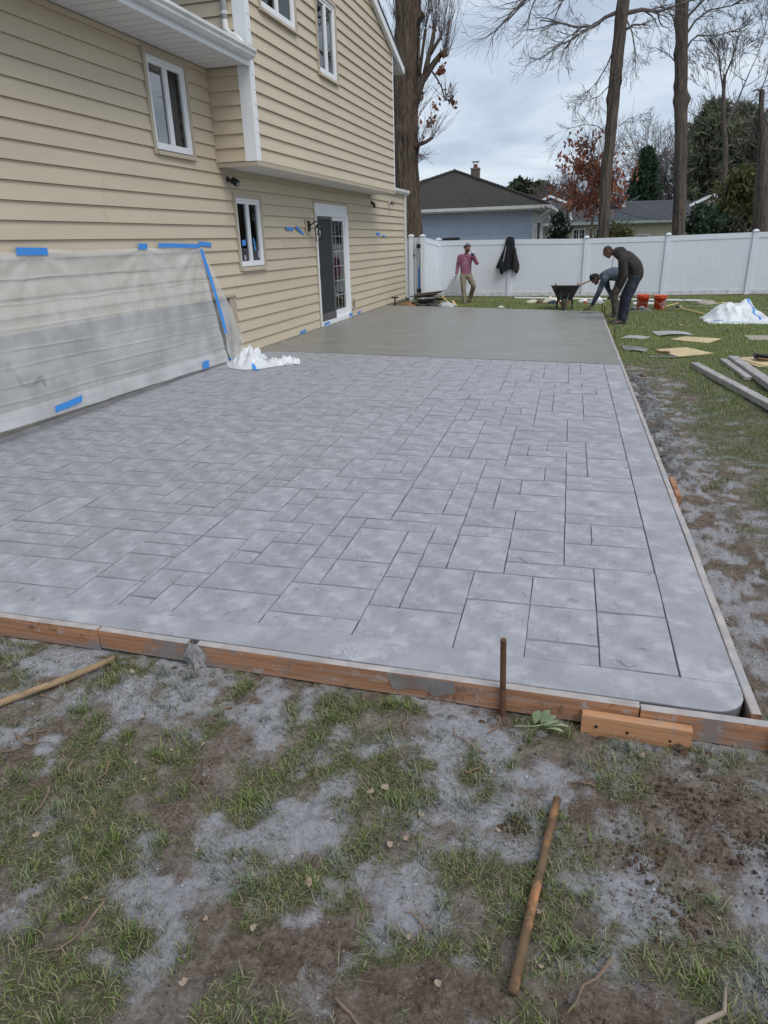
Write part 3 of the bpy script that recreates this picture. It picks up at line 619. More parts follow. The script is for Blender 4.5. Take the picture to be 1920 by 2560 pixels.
# ---- windows
def window(x, o, panes=2, shiny=()):
    y0, y1, z0, z1 = o; t_ = .065
    fr = MB().box(x-.02, x+.045, y0, y0+t_, z0, z1).box(x-.02, x+.045, y1-t_, y1, z0, z1).box(x-.02, x+.0445, y0+t_, y1-t_, z1-t_, z1)
    fr.hexa([(x-.02, y0+t_, z0), (x+.075, y0+t_, z0-.005), (x+.075, y1-t_, z0-.005), (x-.02, y1-t_, z0), (x-.02, y0+t_, z0+t_), (x+.055, y0+t_, z0+t_*.75), (x+.055, y1-t_, z0+t_*.75), (x-.02, y1-t_, z0+t_)])
    win = fr.build('window', TANTRIM, house)
    iy0, iy1, iz0, iz1 = y0+t_, y1-t_, z0+t_, z1-t_; f = .04
    MB().box(x-.05, x+.028, iy0+.001, iy0+f, iz0, iz1).box(x-.05, x+.028, iy1-f, iy1-.001, iz0, iz1).box(x-.05, x+.0275, iy0+f, iy1-f, iz1-f, iz1-.001).box(x-.05, x+.0275, iy0+f, iy1-f, iz0+.001, iz0+f).build('frame', WHITE, win)
    wS = (iy1-iy0-2*f)/panes
    for k in range(panes):
        a = iy0+f+k*wS; b_ = a+wS; s = .045; xa, xc = x-.035, x+.012+(.004 if k else 0)
        MB().box(xa, xc, a+.001, a+s, iz0+f+.001, iz1-f-.001).box(xa, xc, b_-s, b_-.001, iz0+f+.001, iz1-f-.001).box(xa, xc-.001, a+s, b_-s, iz1-f-s, iz1-f-.001).box(xa, xc-.001, a+s, b_-s, iz0+f+.001, iz0+f+s).build('sash', WHITE, win)
        MB().box(x-.022, x-.016, a+s-.004, b_-s+.004, iz0+f+s-.004, iz1-f-s+.004).build('pane', GLASS2 if k in shiny else GLASS, win)
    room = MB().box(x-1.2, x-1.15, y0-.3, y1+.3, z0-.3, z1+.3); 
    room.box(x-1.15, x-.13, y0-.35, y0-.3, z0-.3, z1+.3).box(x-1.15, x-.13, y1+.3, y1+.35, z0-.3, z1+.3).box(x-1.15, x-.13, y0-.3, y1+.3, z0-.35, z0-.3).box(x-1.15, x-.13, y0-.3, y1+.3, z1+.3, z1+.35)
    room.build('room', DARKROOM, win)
    CUR = MATS.get('curtain') or mat('curtain', (.20, .20, .19), .9, .15, 6)
    cu = MB(); n = 14; wd = (y1-y0)*.30
    for sgn, ya in ((1, y0+.02), (-1, y1-.02)):
        cu.grid(lambda u, v: (x-.22+.02*math.sin(u*n*1.7), ya+sgn*wd*u, z0+.02+(z1-z0-.04)*v), n*2, 1)
    cu.build('curtain', CUR, win)
    return win
w1 = window(0, UPW, 2, (0,)); w2 = window(0, LOW)
STICK = mat('label_paper', (.40, .30, .42), .7, .3, 30)
MB().box(-.0155, -.0145, 11.33, 11.40, 1.52, 1.60).build('sticker', STICK, w2); MB().box(-.0155, -.0145, 11.86, 11.93, 1.55, 1.66).build('sticker', STICK, w2)
# ---- sliding patio door
y0, y1, z0, z1 = DOOR
door = MB().box(-.05, .035, y0, y0+.055, z0, z1).box(-.05, .035, y1-.055, y1, z0, z1).box(-.05, .0345, y0+.055, y1-.055, z1-.05, z1).build('sliding_door', TANTRIM, house)
MB().box(-.05, .03, y0+.056, y1-.056, z1-.24, z1-.051).build('header_panel', WHITE, door)
dz1 = z1-.24; a0, a1 = y0+.056, y1-.056
MB().box(-.05, .048, a0, a0+.06, z0, dz1).box(-.05, .048, a1-.19, a1, z0, dz1).box(-.05, .0475, a0+.06, a1-.19, dz1-.06, dz1-.001).box(-.05, .055, a0+.06, a1-.19, z0, .11).build('frame', WHITE, door)
MB().box(.0478, .056, a1-.135, a1-.12, z0+.1, dz1).box(.0478, .054, a1-.06, a1-.045, z0+.1, dz1).build('jamb_rib', WHITE, door)
ym = (a0+a1-.13)/2+.02; i0, i1, zb, zt = a0+.06, a1-.19, .11, dz1-.06
SCREENF = mat('screen_frame', (.10, .095, .10), .5, .1); SCREEN = mat('insect_screen', (.028, .03, .032), .7, .15, 3)
MB().box(.018, .042, i0+.001, i0+.05, zb, zt).box(.018, .042, ym-.10, ym-.001, zb, zt).box(.018, .0415, i0+.05, ym-.10, zt-.06, zt-.001).box(.018, .0415, i0+.05, ym-.10, zb+.001, zb+.17).build('screen_frame', SCREENF, door)
MB().box(.026, .029, i0+.045, ym-.095, zb+.16, zt-.055).build('screen', SCREEN, door)
MB().box(.042, .06, i0+.012, i0+.038, 1.02, 1.22).build('handle', BLACK, door)
p0, p1 = ym+.0, i1
MB().box(-.04, .012, p0, p0+.06, zb, zt).box(-.04, .012, p1-.06, p1-.001, zb, zt).box(-.04, .0115, p0+.06, p1-.06, zt-.08, zt-.001).box(-.04, .0115, p0+.06, p1-.06, zb+.001, zb+.16).build('fixed_panel', WHITE, door)
MB().box(-.02, -.014, p0+.055, p1-.055, zb+.155, zt-.075).build('pane', GLASS2, door)
mu = MB(); g0, g1, h0, h1 = p0+.06, p1-.06, zb+.16, zt-.08
for k in (1, 2): yy = g0+(g1-g0)*k/3; mu.box(-.0135, -.010, yy-.006, yy+.006, h0, h1)
for k in range(1, 6): zz = h0+(h1-h0)*k/6; mu.box(-.0138, -.0098, g0, g1, zz-.006, zz+.006)
mu.build('muntin_grid', mat('muntin_grey', (.42, .43, .44), .5, .05), door)
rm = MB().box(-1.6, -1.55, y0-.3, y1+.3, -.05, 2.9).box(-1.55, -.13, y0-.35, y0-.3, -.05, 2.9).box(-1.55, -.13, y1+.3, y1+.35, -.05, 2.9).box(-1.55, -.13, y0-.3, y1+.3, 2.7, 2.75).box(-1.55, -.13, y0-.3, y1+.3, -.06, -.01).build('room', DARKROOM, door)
# ---- near wing eave: soffit, fascia, gutter, low roof
MB().box(0.022, .70, 2.0, 10.60, 4.19, 4.205).build('soffit', SOFFIT, house)
sg = MB()
for k in range(40): y = 2.1+k*.21; sg.box(.03, .69, y, y+.006, 4.1865, 4.1895)
sg.build('soffit_groove', mat('soffit_line', (.52, .52, .51), .6, .05), house)
MB().box(.70, .73, 2.0, 10.62, 4.165, 4.36).build('fascia', WHITE, house)
gut = [(.733, 4.235), (.80, 4.235), (.835, 4.27), (.835, 4.30), (.865, 4.325), (.865, 4.36), (.852, 4.36), (.852, 4.335), (.82, 4.31), (.82, 4.275), (.793, 4.247), (.745, 4.247), (.745, 4.36), (.733, 4.36)]
g_ = MB().prismY(gut, 2.0, 10.58); g_.prismY([(.735, 4.236), (.80, 4.236), (.835, 4.27), (.864, 4.325), (.864, 4.358), (.735, 4.358)], 10.58, 10.583); g_.build('gutter', GUTTER, house)
SHING = mat('asphalt_shingle', (.05, .05, .053), .9, .35, 14, .006, 60)
MB().hexa([(-6, 2.0, 5.9), (.735, 2.0, 4.345), (.735, 10.64, 4.345), (-6, 10.64, 5.9), (-6, 2.0, 5.95), (.76, 2.0, 4.375), (.76, 10.64, 4.375), (-6, 10.64, 5.95)]).build('roof', SHING, house)
MB().box(.002, .03, 10.60, 10.655, 2.90, 4.186).build('inside_corner', TANTRIM, house)
# ---- upper storey
BX, BY0, BY1, BZ = .67, 10.66, 18.86, 2.90
W1 = (11.14, 12.62, 4.985, 6.1); W2 = (13.54, 14.65, 4.60, 5.93)
PEAKY, SL, EZ = 14.76, .34, 6.13
roofz = lambda y: EZ+(18.86-abs(y-PEAKY)-PEAKY)*SL if True else 0
up_w = wall_sheet(BX, BY0+.12, BY1, BZ+.02, 6.12, [W1, W2], 'upper_wall', TANTRIM, house)
MB().prismX([(BY0+.12, 6.12), (BY1, 6.12), (PEAKY, 6.12+(BY1-PEAKY)*SL)], BX-.12, BX).build('gable', TANTRIM, house)
def gclip(a, c, ya, yb):
    lim = 6.12+(BY1-PEAKY)*SL
    if c <= 6.12: return ya, yb
    h = min((c-6.12)/SL, 10); return max(ya, BY0+h+0), min(yb, BY1-h)
bs = {}
for k in range(16, 45):
    r = random.Random(k*7); bs[k] = [BY0+1.0+((k*2.3) % 3.2)+3.4*n for n in range(3)] if (k % 5) in (1, 3) else [BY0+2.2+((k*1.7) % 3.0)]
boards(up_w, BX, BY0+.02, BY1-.03, BZ+.05, 7.3, [W1, W2], bs, zoff=BZ+.05, clip=gclip)
side = MB().box(-6, BX-.12, BY0, BY0+.12, BZ, 6.12).build('side_wall', TANTRIM, house)
boards(side, BY0, 0.03, BX-.16, BZ+.05, 4.19, [], {}, zoff=BZ+.05, facing='Y')
boards(side, BY0, -2.5, BX-.16, 4.40, 6.0, [], {}, zoff=BZ+.05, facing='Y')
MB().box(BX-.16, BX+.032, BY0-.03, BY0+.13, BZ+.05, 4.36).box(BX-.16, BX+.032, BY0-.03, BY0+.13, 4.37, 6.2).build('corner_post', WHITE, house)
cp = MB().box(BX+.001, BX+.03, BY1-.045, BY1+.02, BZ+.04, 6.10).box(BX-.10, BX+.0, BY1, BY1+.02, BZ+.04, 6.10); cp.build('corner_post', WHITE, house)
MB().box(0.022, BX-.01, BY0, BY1, BZ, BZ+.018).build('overhang_soffit', SOFFIT, house)
MB().box(BX-.01, BX+.03, BY0-.02, BY1+.01, BZ-.015, BZ+.05).box(.0, BX-.011, BY0-.02, BY0+.02, BZ-.015, BZ+.048).build('skirt_trim', TANTRIM, house)
MB().box(.022, .05, BY0+.02, BY1, BZ-.06, BZ-.001).build('frieze_trim', TANTRIM, house)
window(BX, W1); window(BX, W2, 2, (0, 1))
MB().box(-6, BX-.12, BY1-.12, BY1, BZ, 6.12).build('far_side_wall', TANTRIM, house)
def rslab(y_lo, z_lo, y_hi, z_hi, x0, x1, t_): 
    return [(x0, y_lo, z_lo), (x1, y_lo, z_lo), (x1, y_hi, z_hi), (x0, y_hi, z_hi), (x0, y_lo, z_lo+t_), (x1, y_lo, z_lo+t_), (x1, y_hi, z_hi+t_), (x0, y_hi, z_hi+t_)]
zp = 6.12+(BY1-PEAKY)*SL; ov = .78
rf = MB().hexa(rslab(BY1+ov, 6.12-ov*SL, PEAKY, zp, -6, BX+.12, .05)[:0] or rslab(PEAKY, zp+.02, BY1+ov, 6.14-ov*SL, -6, BX+.13, .04))
rf.hexa(rslab(BY0-ov, 6.14-ov*SL, PEAKY, zp+.02, -6, BX+.13, .04)); rf.build('upper_roof', SHING, house)
rk = MB().hexa(rslab(PEAKY, zp-.17, BY1+ov, 6.12-ov*SL-.15, BX+.03, BX+.115, .17)).hexa(rslab(BY0-ov, 6.12-ov*SL-.15, PEAKY, zp-.17, BX+.03, BX+.115, .17)); rk.build('rake_board', WHITE, house)
eb = MB().hexa(rslab(BY1+.02, 6.10-.02-.2, BY1+ov, 6.12-ov*SL-.15, -6, BX+.03, .02)).box(-6, BX+.12, BY1+ov, BY1+ov+.02, 6.12-ov*SL-.16, 6.14-ov*SL)
eb.box(-6, BX+.1, BY1+ov+.02, BY1+ov+.13, 6.12-ov*SL-.10, 6.12-ov*SL+.02); eb.build('eave_return', GUTTER, house)
# ---- far low eave and downspouts
MB().prismY([(.03, 3.06), (.10, 3.06), (.15, 3.12), (.15, 3.19), (.03, 3.19)], 18.90, 22.75).build('gutter', GUTTER, house)
MB().hexa([(-6, 18.88, 4.4), (.03, 18.88, 3.17), (.03, 22.8, 3.17), (-6, 22.8, 4.4), (-6, 18.88, 4.45), (.12, 18.88, 3.20), (.12, 22.8, 3.20), (-6, 22.8, 4.45)]).build('roof', SHING, house)
MB().box(-.12, .03, 22.42, 22.50, -.05, 3.06).build('corner_post', TANTRIM, house)
MB().box(.032, .095, 22.43, 22.50, .05, 3.07).build('downspout', GUTTER, house)
MB().prismY([(-6, -.1), (-.12, -.1), (-.12, 3.12), (-6, 4.3)], 22.38, 22.5).build('end_wall', TANTRIM, house)
dsp = MB(); dx_ = BX+.075
dsp.tube([(.40, BY0-.06, 6.0), (.40, BY0-.06, 4.75)], .045, 8).tube([(.40, BY0-.06, 4.75), (.42, BY0-.10, 4.62), (.55, BY0-.22, 4.52), (.68, BY0-.32, 4.46), (.77, BY0-.36, 4.38), (.79, BY0-.36, 4.31)], [.046, .05, .05, .05, .05, .046], 8)
dsp.build('downspout', GUTTER, house, smooth=True)
for zc in (4.82,): MB().tube([(.40, BY0-.06, zc), (.40, BY0-.06, zc+.04)], .052, 8).build('strap', GUTTER, house)
# ---- fixtures fixed to the wall
def wallthing(name, loc, label, cat, group=None): return thing(name, loc, label, cat, group)
TANB = mat('tan_block', (.42, .35, .26), .5, .05)
lt = wallthing('wall_lantern', (.02, 14.22, 2.05), 'black wall lantern with clear glass cage on a tan block beside the sliding door', 'lantern')
MB().bevbox(T(.03, 14.20, 2.06), .03, .22, .30, .008).build('mounting_block', TANB, lt)
MB().bevbox(T(.058, 14.25, 2.09), .025, .10, .20, .006).build('back_plate', BLACK, lt)
MB().tube([(.07, 14.27, 2.10), (.16, 14.32, 2.17), (.22, 14.36, 2.18), (.22, 14.36, 2.12)], .014, 8).build('arm', BLACK, lt)
MB().lathe([(0, 2.13), (.03, 2.125), (.075, 2.06), (.078, 2.05), (0, 2.05)], 10, Matrix.Translation((.22, 14.36, 0))).build('cap', BLACK, lt)
cg_ = MB()
for k in range(6):
    g = k*math.pi/3; cg_.tube([(.22+.07*math.cos(g), 14.36+.07*math.sin(g), 2.05), (.22+.07*math.cos(g), 14.36+.07*math.sin(g), 1.80)], .005, 5)
for z in (1.80, 1.93): cg_.tube([(.22+.07*math.cos(g*math.pi/8), 14.36+.07*math.sin(g*math.pi/8), z) for g in range(17)], .005, 5)
cg_.build('cage', BLACK, lt)
MB().lathe([(.005, 2.04), (.03, 2.0), (.038, 1.93), (.03, 1.88), (0, 1.86)], 12, Matrix.Translation((.22, 14.36, 0))).build('bulb', glass_mat('bulb_glass', (.9, .9, .88)), lt, True)
def camera_light(y, z, label, plate, out=.09, dirn=(.5, -.6, -.35), r=.042):
    o = wallthing('security_camera', (.02, y, z), label, 'camera')
    MB().lathe([(0, 0), (.045, 0), (.04, .025), (0, .03)], 14, T(.022, y, z, ry=math.pi/2)).build('base', plate, o)
    d = Vector(dirn).normalized(); p = Vector((.04, y, z)); q_ = p+Vector((out*.6, 0, -.01))
    MB().tube([p, q_, q_+d*.05], .013, 8).build('bracket', BLACK, o)
    s = q_+d*.03; MB().tube([s-d*.03, s-d*.02, s+d*.09, s+d*.10], [r*.7, r, r, r*.9], 14).build('housing', BLACK, o)
    MB().tube([s+d*.10, s+d*.104], r*.65, 14).build('lens', mat('lens', (.25, .27, .28), .1, .1) if 'lens' not in MATS else MATS['lens'], o)
camera_light(10.92, 2.74, 'black floodlight camera under the near end of the overhang', BLACK, .10, (.6, -.1, -.35), .055)
camera_light(18.93, 2.72, 'small black camera hung from the wall just past the overhang', BLACK, .06, (.3, -.1, -.8), .035)
camera_light(20.75, 2.78, 'black round camera on a white base near the far gutter', WHITE, .10, (.3, -.6, -.15), .048)
ol = wallthing('outdoor_outlet', (.02, 17.05, .30), 'tan outdoor outlet cover low on the wall right of the door', 'outlet')
MB().bevbox(T(.035, 17.05, .31), .03, .15, .26, .006).build('cover', TANB, ol); MB().box(.05, .053, 17.02, 17.08, .22, .40).build('slot', SCREENF, ol)
# ---- blue masking tape on the house
def tape(y, z, ly, lz, ang, label, x=.035, grp='strips of blue masking tape on the wall'):
    ob = MB().grid(lambda u, v: ((.0+.004*math.sin(u*5+y)), (u-.5)*ly*math.cos(ang)-(v-.5)*lz*math.sin(ang), (u-.5)*ly*math.sin(ang)+(v-.5)*lz*math.cos(ang)), 4, 2).build('masking_tape', TAPE, None, loc=(x+.004, y, z))
    so_ = ob.modifiers.new('s', 'SOLIDIFY'); so_.thickness = .001
    return tag(ob, label, 'tape', grp)
tape(13.28, 2.03, .36, .055, -.02, 'straight blue tape strip left of the wall lantern'); tape(13.78, 2.0, .40, .055, -.33, 'tilted blue tape strip beside the lantern block')
tape(19.45, 1.95, .42, .06, -.02, 'larger blue tape patch on the far wall below the cameras'); tape(20.05, 1.89, .34, .04, -.1, 'smaller blue tape patch on the far wall below the cameras')
tape(13.58, .05, .34, .05, .05, 'blue tape at the foot of the siding left of the door'); tape(17.5, .06, .30, .05, 0, 'blue tape at the foot of the siding past the outlet')
tape(14.98, .06, .34, .05, .05, 'blue tape on the near end of the door sill', .06); tape(16.72, .08, .26, .06, -.05, 'blue tape on the far end of the door sill', .06)
tape(9.95, 1.79, .36, .06, -.06, 'loose blue tape strip on siding right of the plastic sheet corner')
tape(11.36, 1.80, .13, .09, .15, 'crumpled blue tape on the left pane of the lower window', -.015); tape(11.76, 1.77, .05, .20, .2, 'narrow blue tape on the right pane of the lower window', -.015)
# ------------------------------------------------------------------ plastic sheeting
def poly_mat(name, trans, col=(.80, .81, .82), rough=.3, tint=(.9, .91, .92)):
    m = bpy.data.materials.new(name); m.use_nodes = True; t = m.node_tree; b = t.nodes['Principled BSDF']; o = t.nodes['Material Output']
    b.inputs['Base Color'].default_value = (*col, 1); b.inputs['Roughness'].default_value = rough
    tr = t.nodes.new('ShaderNodeBsdfTransparent'); tr.inputs[0].default_value = (*tint, 1)
    tl = t.nodes.new('ShaderNodeBsdfTranslucent'); tl.inputs[0].default_value = (*col, 1)
    m1 = t.nodes.new('ShaderNodeMixShader'); m1.inputs[0].default_value = .10; m2 = t.nodes.new('ShaderNodeMixShader')
    no = t.nodes.new('ShaderNodeTexNoise'); no.inputs['Scale'].default_value = 2.2; no.inputs['Detail'].default_value = 6; mr = t.nodes.new('ShaderNodeMapRange'); mr.inputs[1].default_value = .3; mr.inputs[2].default_value = .7; mr.inputs[3].default_value = trans-.10; mr.inputs[4].default_value = trans+.10
    tcx = t.nodes.new('ShaderNodeTexCoord'); t.links.new(tcx.outputs['Object'], no.inputs['Vector']); t.links.new(no.outputs[0], mr.inputs[0]); t.links.new(mr.outputs[0], m2.inputs[0])
    mp = t.nodes.new('ShaderNodeMapping'); mp.inputs['Rotation'].default_value = (.5, 0, 0); mp.inputs['Scale'].default_value = (1, 3.2, 1.6); t.links.new(tcx.outputs['Object'], mp.inputs[0])
    nb = t.nodes.new('ShaderNodeTexNoise'); nb.noise_type = 'RIDGED_MULTIFRACTAL'; nb.inputs['Scale'].default_value = 2.2; nb.inputs['Detail'].default_value = 7; nb.inputs['Roughness'].default_value = .62; nb.inputs['Distortion'].default_value = .6; t.links.new(mp.outputs[0], nb.inputs['Vector'])
    bu = t.nodes.new('ShaderNodeBump'); bu.inputs['Distance'].default_value = .009; bu.inputs['Strength'].default_value = 1.0; t.links.new(nb.outputs[0], bu.inputs['Height']); t.links.new(bu.outputs[0], b.inputs['Normal'])
    t.links.new(b.outputs[0], m1.inputs[1]); t.links.new(tl.outputs[0], m1.inputs[2]); t.links.new(m1.outputs[0], m2.inputs[1]); t.links.new(tr.outputs[0], m2.inputs[2]); t.links.new(m2.outputs[0], o.inputs[0])
    return m
PLAS = poly_mat('clear_polythene', .63, (.95, .95, .96), .12); PLASW = poly_mat('white_polythene', .14, (.86, .88, .91), .28)
sheet = thing('plastic_sheet', (.06, 7.5, 0), 'clear plastic sheeting taped over the base of the house wall', 'plastic sheet')
creases = [(.16, .02), (.30, -.03), (.44, .015), (.57, .0), (.665, .02), (.76, -.01), (.86, .015), (.94, 0)]
def sheet_pt(u, v):              # v 0 top .. 1 bottom
    ytop, ybot = 4.0+(9.74-4.0)*u, 4.0+(10.02-4.0)*u
    z = 1.765-.03*float(pn(u*9, 1.3))*(1-v) ; zb = .165-.135*u
    y = ytop+(ybot-ytop)*v; zz = z+(zb-z)*v
    x = .050+(.21-.09*u)*v**1.3+.05*v*math.exp(-((u-.25)/.2)**2)
    for c, sl in creases:
        d = (v-c-sl*(u-.5)-.01*float(pn(u*5, c*40)))*1.74; x += .013*math.exp(-abs(d)/.009)*(.4+.6*max(0, min(1, .5+1.5*pns(u*6+c*9, c*30))))-.006*math.exp(-(d/.07)**2)
    x += .022*max(0, 1-abs((y-6.4)*.55+(zz-1.1)*.9)*5)*v+.02*max(0, 1-abs((y-6.1)*.9-(1.75-zz)*.35)*7)*v
    for ty, tz in ((6.35, 1.75), (8.3, 1.75), (9.7, 1.75)):     # gathers fanning out from the taped points
        r = math.hypot(y-ty, zz-tz); a = math.atan2(y-ty, tz-zz)
        x += .011*math.sin(a*13+ty)*math.exp(-(r-.35)**2/.35)*min(1, r*2)
    x += v*.012*float(fbm(y*2.1, zz*2.3, 3))+.003*float(pn(y*7-zz*5, zz*3))
    if u > .985: x += .01
    return (max(x, .046), y, zz)
s_ = MB().grid(sheet_pt, 130, 230).build('sheet', PLAS, sheet, True)
Lc = [(.045, 9.72, 1.74), (.07, 9.86, 1.32), (.11, 9.97, .85), (.15, 10.02, .45), (.20, 9.99, .16), (.42, 9.72, .03), (.72, 9.42, .025)]
Rc = [(.05, 9.80, 1.75), (.06, 10.20, 1.20), (.09, 10.50, .72), (.10, 10.74, .28), (.12, 10.70, .12), (.42, 10.30, .06), (.86, 9.85, .05)]
def crv(P, s):
    s = min(s, .9999)*(len(P)-1); k = int(s); f = s-k
    p0, p1, p2, p3 = [Vector(P[max(0, min(len(P)-1, k+i))]) for i in (-1, 0, 1, 2)]
    return .5*((2*p1)+(-p0+p2)*f+(2*p0-5*p1+4*p2-p3)*f*f+(-p0+3*p1-3*p2+p3)*f**3)
def flap_pt(u, v):
    a, b_ = crv(Lc, v), crv(Rc, v); p = a+(b_-a)*u; p.x += .02*math.sin(u*9+v*3)*v+.02*float(pn(u*3+v*2, v*7)); p.z = max(p.z+.012*math.sin(u*14)*v, .012); p.x = max(p.x, .046); return tuple(p)
MB().grid(flap_pt, 24, 60).build('flap', PLAS, sheet, True)
path = [(.30, 10.18, 0), (.55, 9.93, 0), (.78, 9.72, 0), (.98, 9.80, 0), (1.18, 9.95, 0), (1.40, 10.06, 0)]
def tail_pt(u, v):
    c = crv(path, v); d = (crv(path, min(v+.02, 1))-crv(path, max(v-.02, 0))).normalized(); n = Vector((-d.y, d.x, 0)); wd = .26*(1-v)**.6*(.6+.8*math.exp(-((v-.35)/.25)**2))+.06
    h = (.17*math.exp(-((v-.33)/.16)**2)+.06*math.exp(-((v-.8)/.2)**2)+.03)*(1-abs(2*u-1)**1.6)
    p = c+n*(u-.5)*2*wd; r = float(fbm(u*5+v*9, v*13, 3)); p += n*.03*r; return (p.x+.02*float(pn(u*8, v*19)), p.y, .010+max(0, h*(1+.9*r)+.016*float(pn(u*13, v*31))*(h > .02)))
MB().grid(tail_pt, 44, 90).build('crumpled_tail', PLASW, sheet, True)
hem = MB().grid(lambda u, v: (sheet_pt(u, .90+.1*v)[0]+.012+.004*math.sin(v*3.1), sheet_pt(u, .90+.1*v)[1], sheet_pt(u, .90+.1*v)[2]-.004), 120, 6); hem.build('bottom_hem', PLAS, sheet, True)
def stape(pts, wv, name='tape_strip'):      # ribbon along pts with width vector
    mb = MB(); W = Vector(wv)
    for p in pts: mb.v += [tuple(Vector(p)-W*.5), tuple(Vector(p)+W*.5)]
    for k in range(len(pts)-1): mb.f.append((2*k, 2*k+2, 2*k+3, 2*k+1)); mb.m.append(0)
    return mb.build(name, TAPE, sheet)
stape([(.062, 6.10, 1.765), (.064, 6.33, 1.76), (.062, 6.55, 1.755)], (0, 0, .075)); stape([(.062, 8.20, 1.785), (.062, 8.40, 1.78)], (0, .02, .07))
stape([(.062, 8.66, 1.79), (.063, 9.0, 1.785), (.063, 9.4, 1.775), (.064, 9.76, 1.765)], (0, 0, .055))
stape([tuple(crv(Lc, s)+Vector((.02, .035, 0))) for s in (0.01, .08, .16, .25, .34, .42, .50)], (.012, .06, .02))
stape([tuple(Vector(sheet_pt(.36, .955))+Vector((.035, dy, dz))) for dy, dz in ((-.22, -.01), (0, 0), (.22, .02))], (0, .02, .07)); stape([tuple(Vector(sheet_pt(.875, .97))+Vector((.035, dy, 0))) for dy in (-.09, .09)], (.0, .02, .11))
stape([(.16, 10.05, .05), (.20, 10.22, .04)], (.02, 0, .05)); stape([(.80, 9.62, .16), (.86, 9.52, .07), (.93, 9.42, .016), (1.02, 9.38, .013)], (.045, .03, .0))
# garden tap behind the sheeting
tp = thing('garden_tap', (-.05, 5.75, .62), 'dark garden tap and hose stub blurred behind the plastic sheeting', 'tap')
MB().tube([(-.06, 5.75, .62), (.03, 5.75, .62), (.055, 5.75, .58)], .016, 8).build('spout', BLACK, tp); MB().tube([(.0, 5.75, .62), (.0, 5.75, .70)], .008, 6).build('stem', BLACK, tp)
MB().lathe([(.0, .70), (.035, .70), (.035, .715), (0, .715)], 10, Matrix.Translation((0, 5.75, 0))).build('wheel', BLACK, tp)
MB().tube([(.055, 5.75, .58), (.06, 5.80, .45), (.05, 5.95, .42), (.04, 6.1, .50), (.03, 6.15, .38)], .02, 8).build('hose', BLACK, tp)
# ------------------------------------------------------------------ white vinyl fence
FENCE = mat('fence_vinyl', (.70, .735, .79), .42, .025, 1.2, dirt=(.60, .61, .60), dscale=.9, damt=.25); FDIRT = mat('fence_dirty', (.64, .66, .68), .5, .1, 3, dirt=(.36, .33, .29), dscale=7, damt=.8)
FY = 23.84
fence = thing('vinyl_fence', (5.6, FY, -.1), 'long white vinyl privacy fence with capped posts across the back of the yard', 'fence')
def post(parent, x, y, z0, z1, name='post'):
    p = MB().bevbox(T(x, y, (z0+z1)/2), .13, .13, z1-z0, .006).build(name, FENCE, parent)
    c = MB().box(x-.085, x+.085, y-.085, y+.085, z1, z1+.022).lathe([(.108, z1+.022), (.10, z1+.035), (.035, z1+.065), (0, z1+.068)], 4, T(x, y, 0) @ Matrix.Rotation(math.pi/4, 4, 'Z') @ Matrix.Translation((0, 0, 0))).build('post_cap', FENCE, p)
    return p
PX = [.85, 3.22, 5.58, 7.97, 10.37, 12.77, 15.17]; PT = [1.72, 1.70, 1.66, 1.675, 1.705, 1.72, 1.72]; PB = [-.02, -.05, -.06, -.05, -.03, -.02, -.02]
for x, a, b_ in zip(PX, PT, PB): post(fence, x, FY, -.3, a+.02)
def fence_panel(parent, A, B, za0, za1, zb0, zb1, npk):
    A, B = Vector((*A, 0)), Vector((*B, 0)); d = (B-A).normalized(); n = Vector((d.y, -d.x, 0)); Lg = (B-A).length
    def rail(zo0, zo1, top, th, mt, nm):
        P = []
        for zz in (0, 1):
            for (p, s) in ((A, 1), (B, 1), (B, -1), (A, -1)):
                e0, e1 = (za1, zb1) if top else (za0, zb0); base = e0 if p is A else e1
                q_ = p+n*th*s; P.append((q_.x, q_.y, base+(zo1 if zz else zo0)))
        MB().hexa(P).build(nm, mt, parent)
    rail(-.15, 0, True, .032, FENCE, 'top_rail'); rail(.0, .13, False, .032, FDIRT, 'bottom_rail')
    w_ = Lg/npk
    for k in range(npk):
        f0, f1 = (k+.012)/npk, (k+.988)/npk; P = []
        for zz in (0, 1):
            for f, s in ((f0, 1), (f1, 1), (f1, -1), (f0, -1)):
                q_ = A+(B-A)*f+n*.018*s; zz_ = (za0+(zb0-za0)*f+.10) if not zz else (za1+(zb1-za1)*f-.12); P.append((q_.x, q_.y, zz_))
        MB().hexa(P).build('picket', FENCE, parent)
    c = MB(); P = []
    for zz in (0, 1):
        for f, s in ((0, 1), (1, 1), (1, -1), (0, -1)):
            q_ = A+(B-A)*f+n*.014*s; P.append((q_.x, q_.y, (za0+.11) if not zz else (za1+(zb1-za1)*f-.13)))
    c.hexa(P).build('panel_core', FENCE, parent)
for k in range(6): fence_panel(fence, (PX[k]+.06, FY), (PX[k+1]-.06, FY), PB[k], PT[k], PB[k+1], PT[k+1], 15)
gate = thing('vinyl_gate', (.35, 22.7, -.05), 'white vinyl gate standing ajar between two capped posts by the house corner', 'gate')
post(gate, .20, 22.66, -.2, 1.87); post(gate, .585, 22.62, -.2, 1.86)
MB().box(.04, .135, 22.64, 22.70, .0, 1.66).build('filler_panel', FENCE, gate); MB().box(.04, .135, 22.635, 22.705, 1.662, 1.82).build('filler_rail', FENCE, gate)
GL = MB().hexa([(.285, 22.70, .02), (.42, 22.70, .02), (.36, 23.55, .02), (.225, 23.55, .02), (.285, 22.70, 1.83), (.42, 22.70, 1.83), (.36, 23.55, 1.83), (.225, 23.55, 1.83)]).build('gate_leaf', mat('gate_grey', (.60, .60, .61), .5, .05), gate)
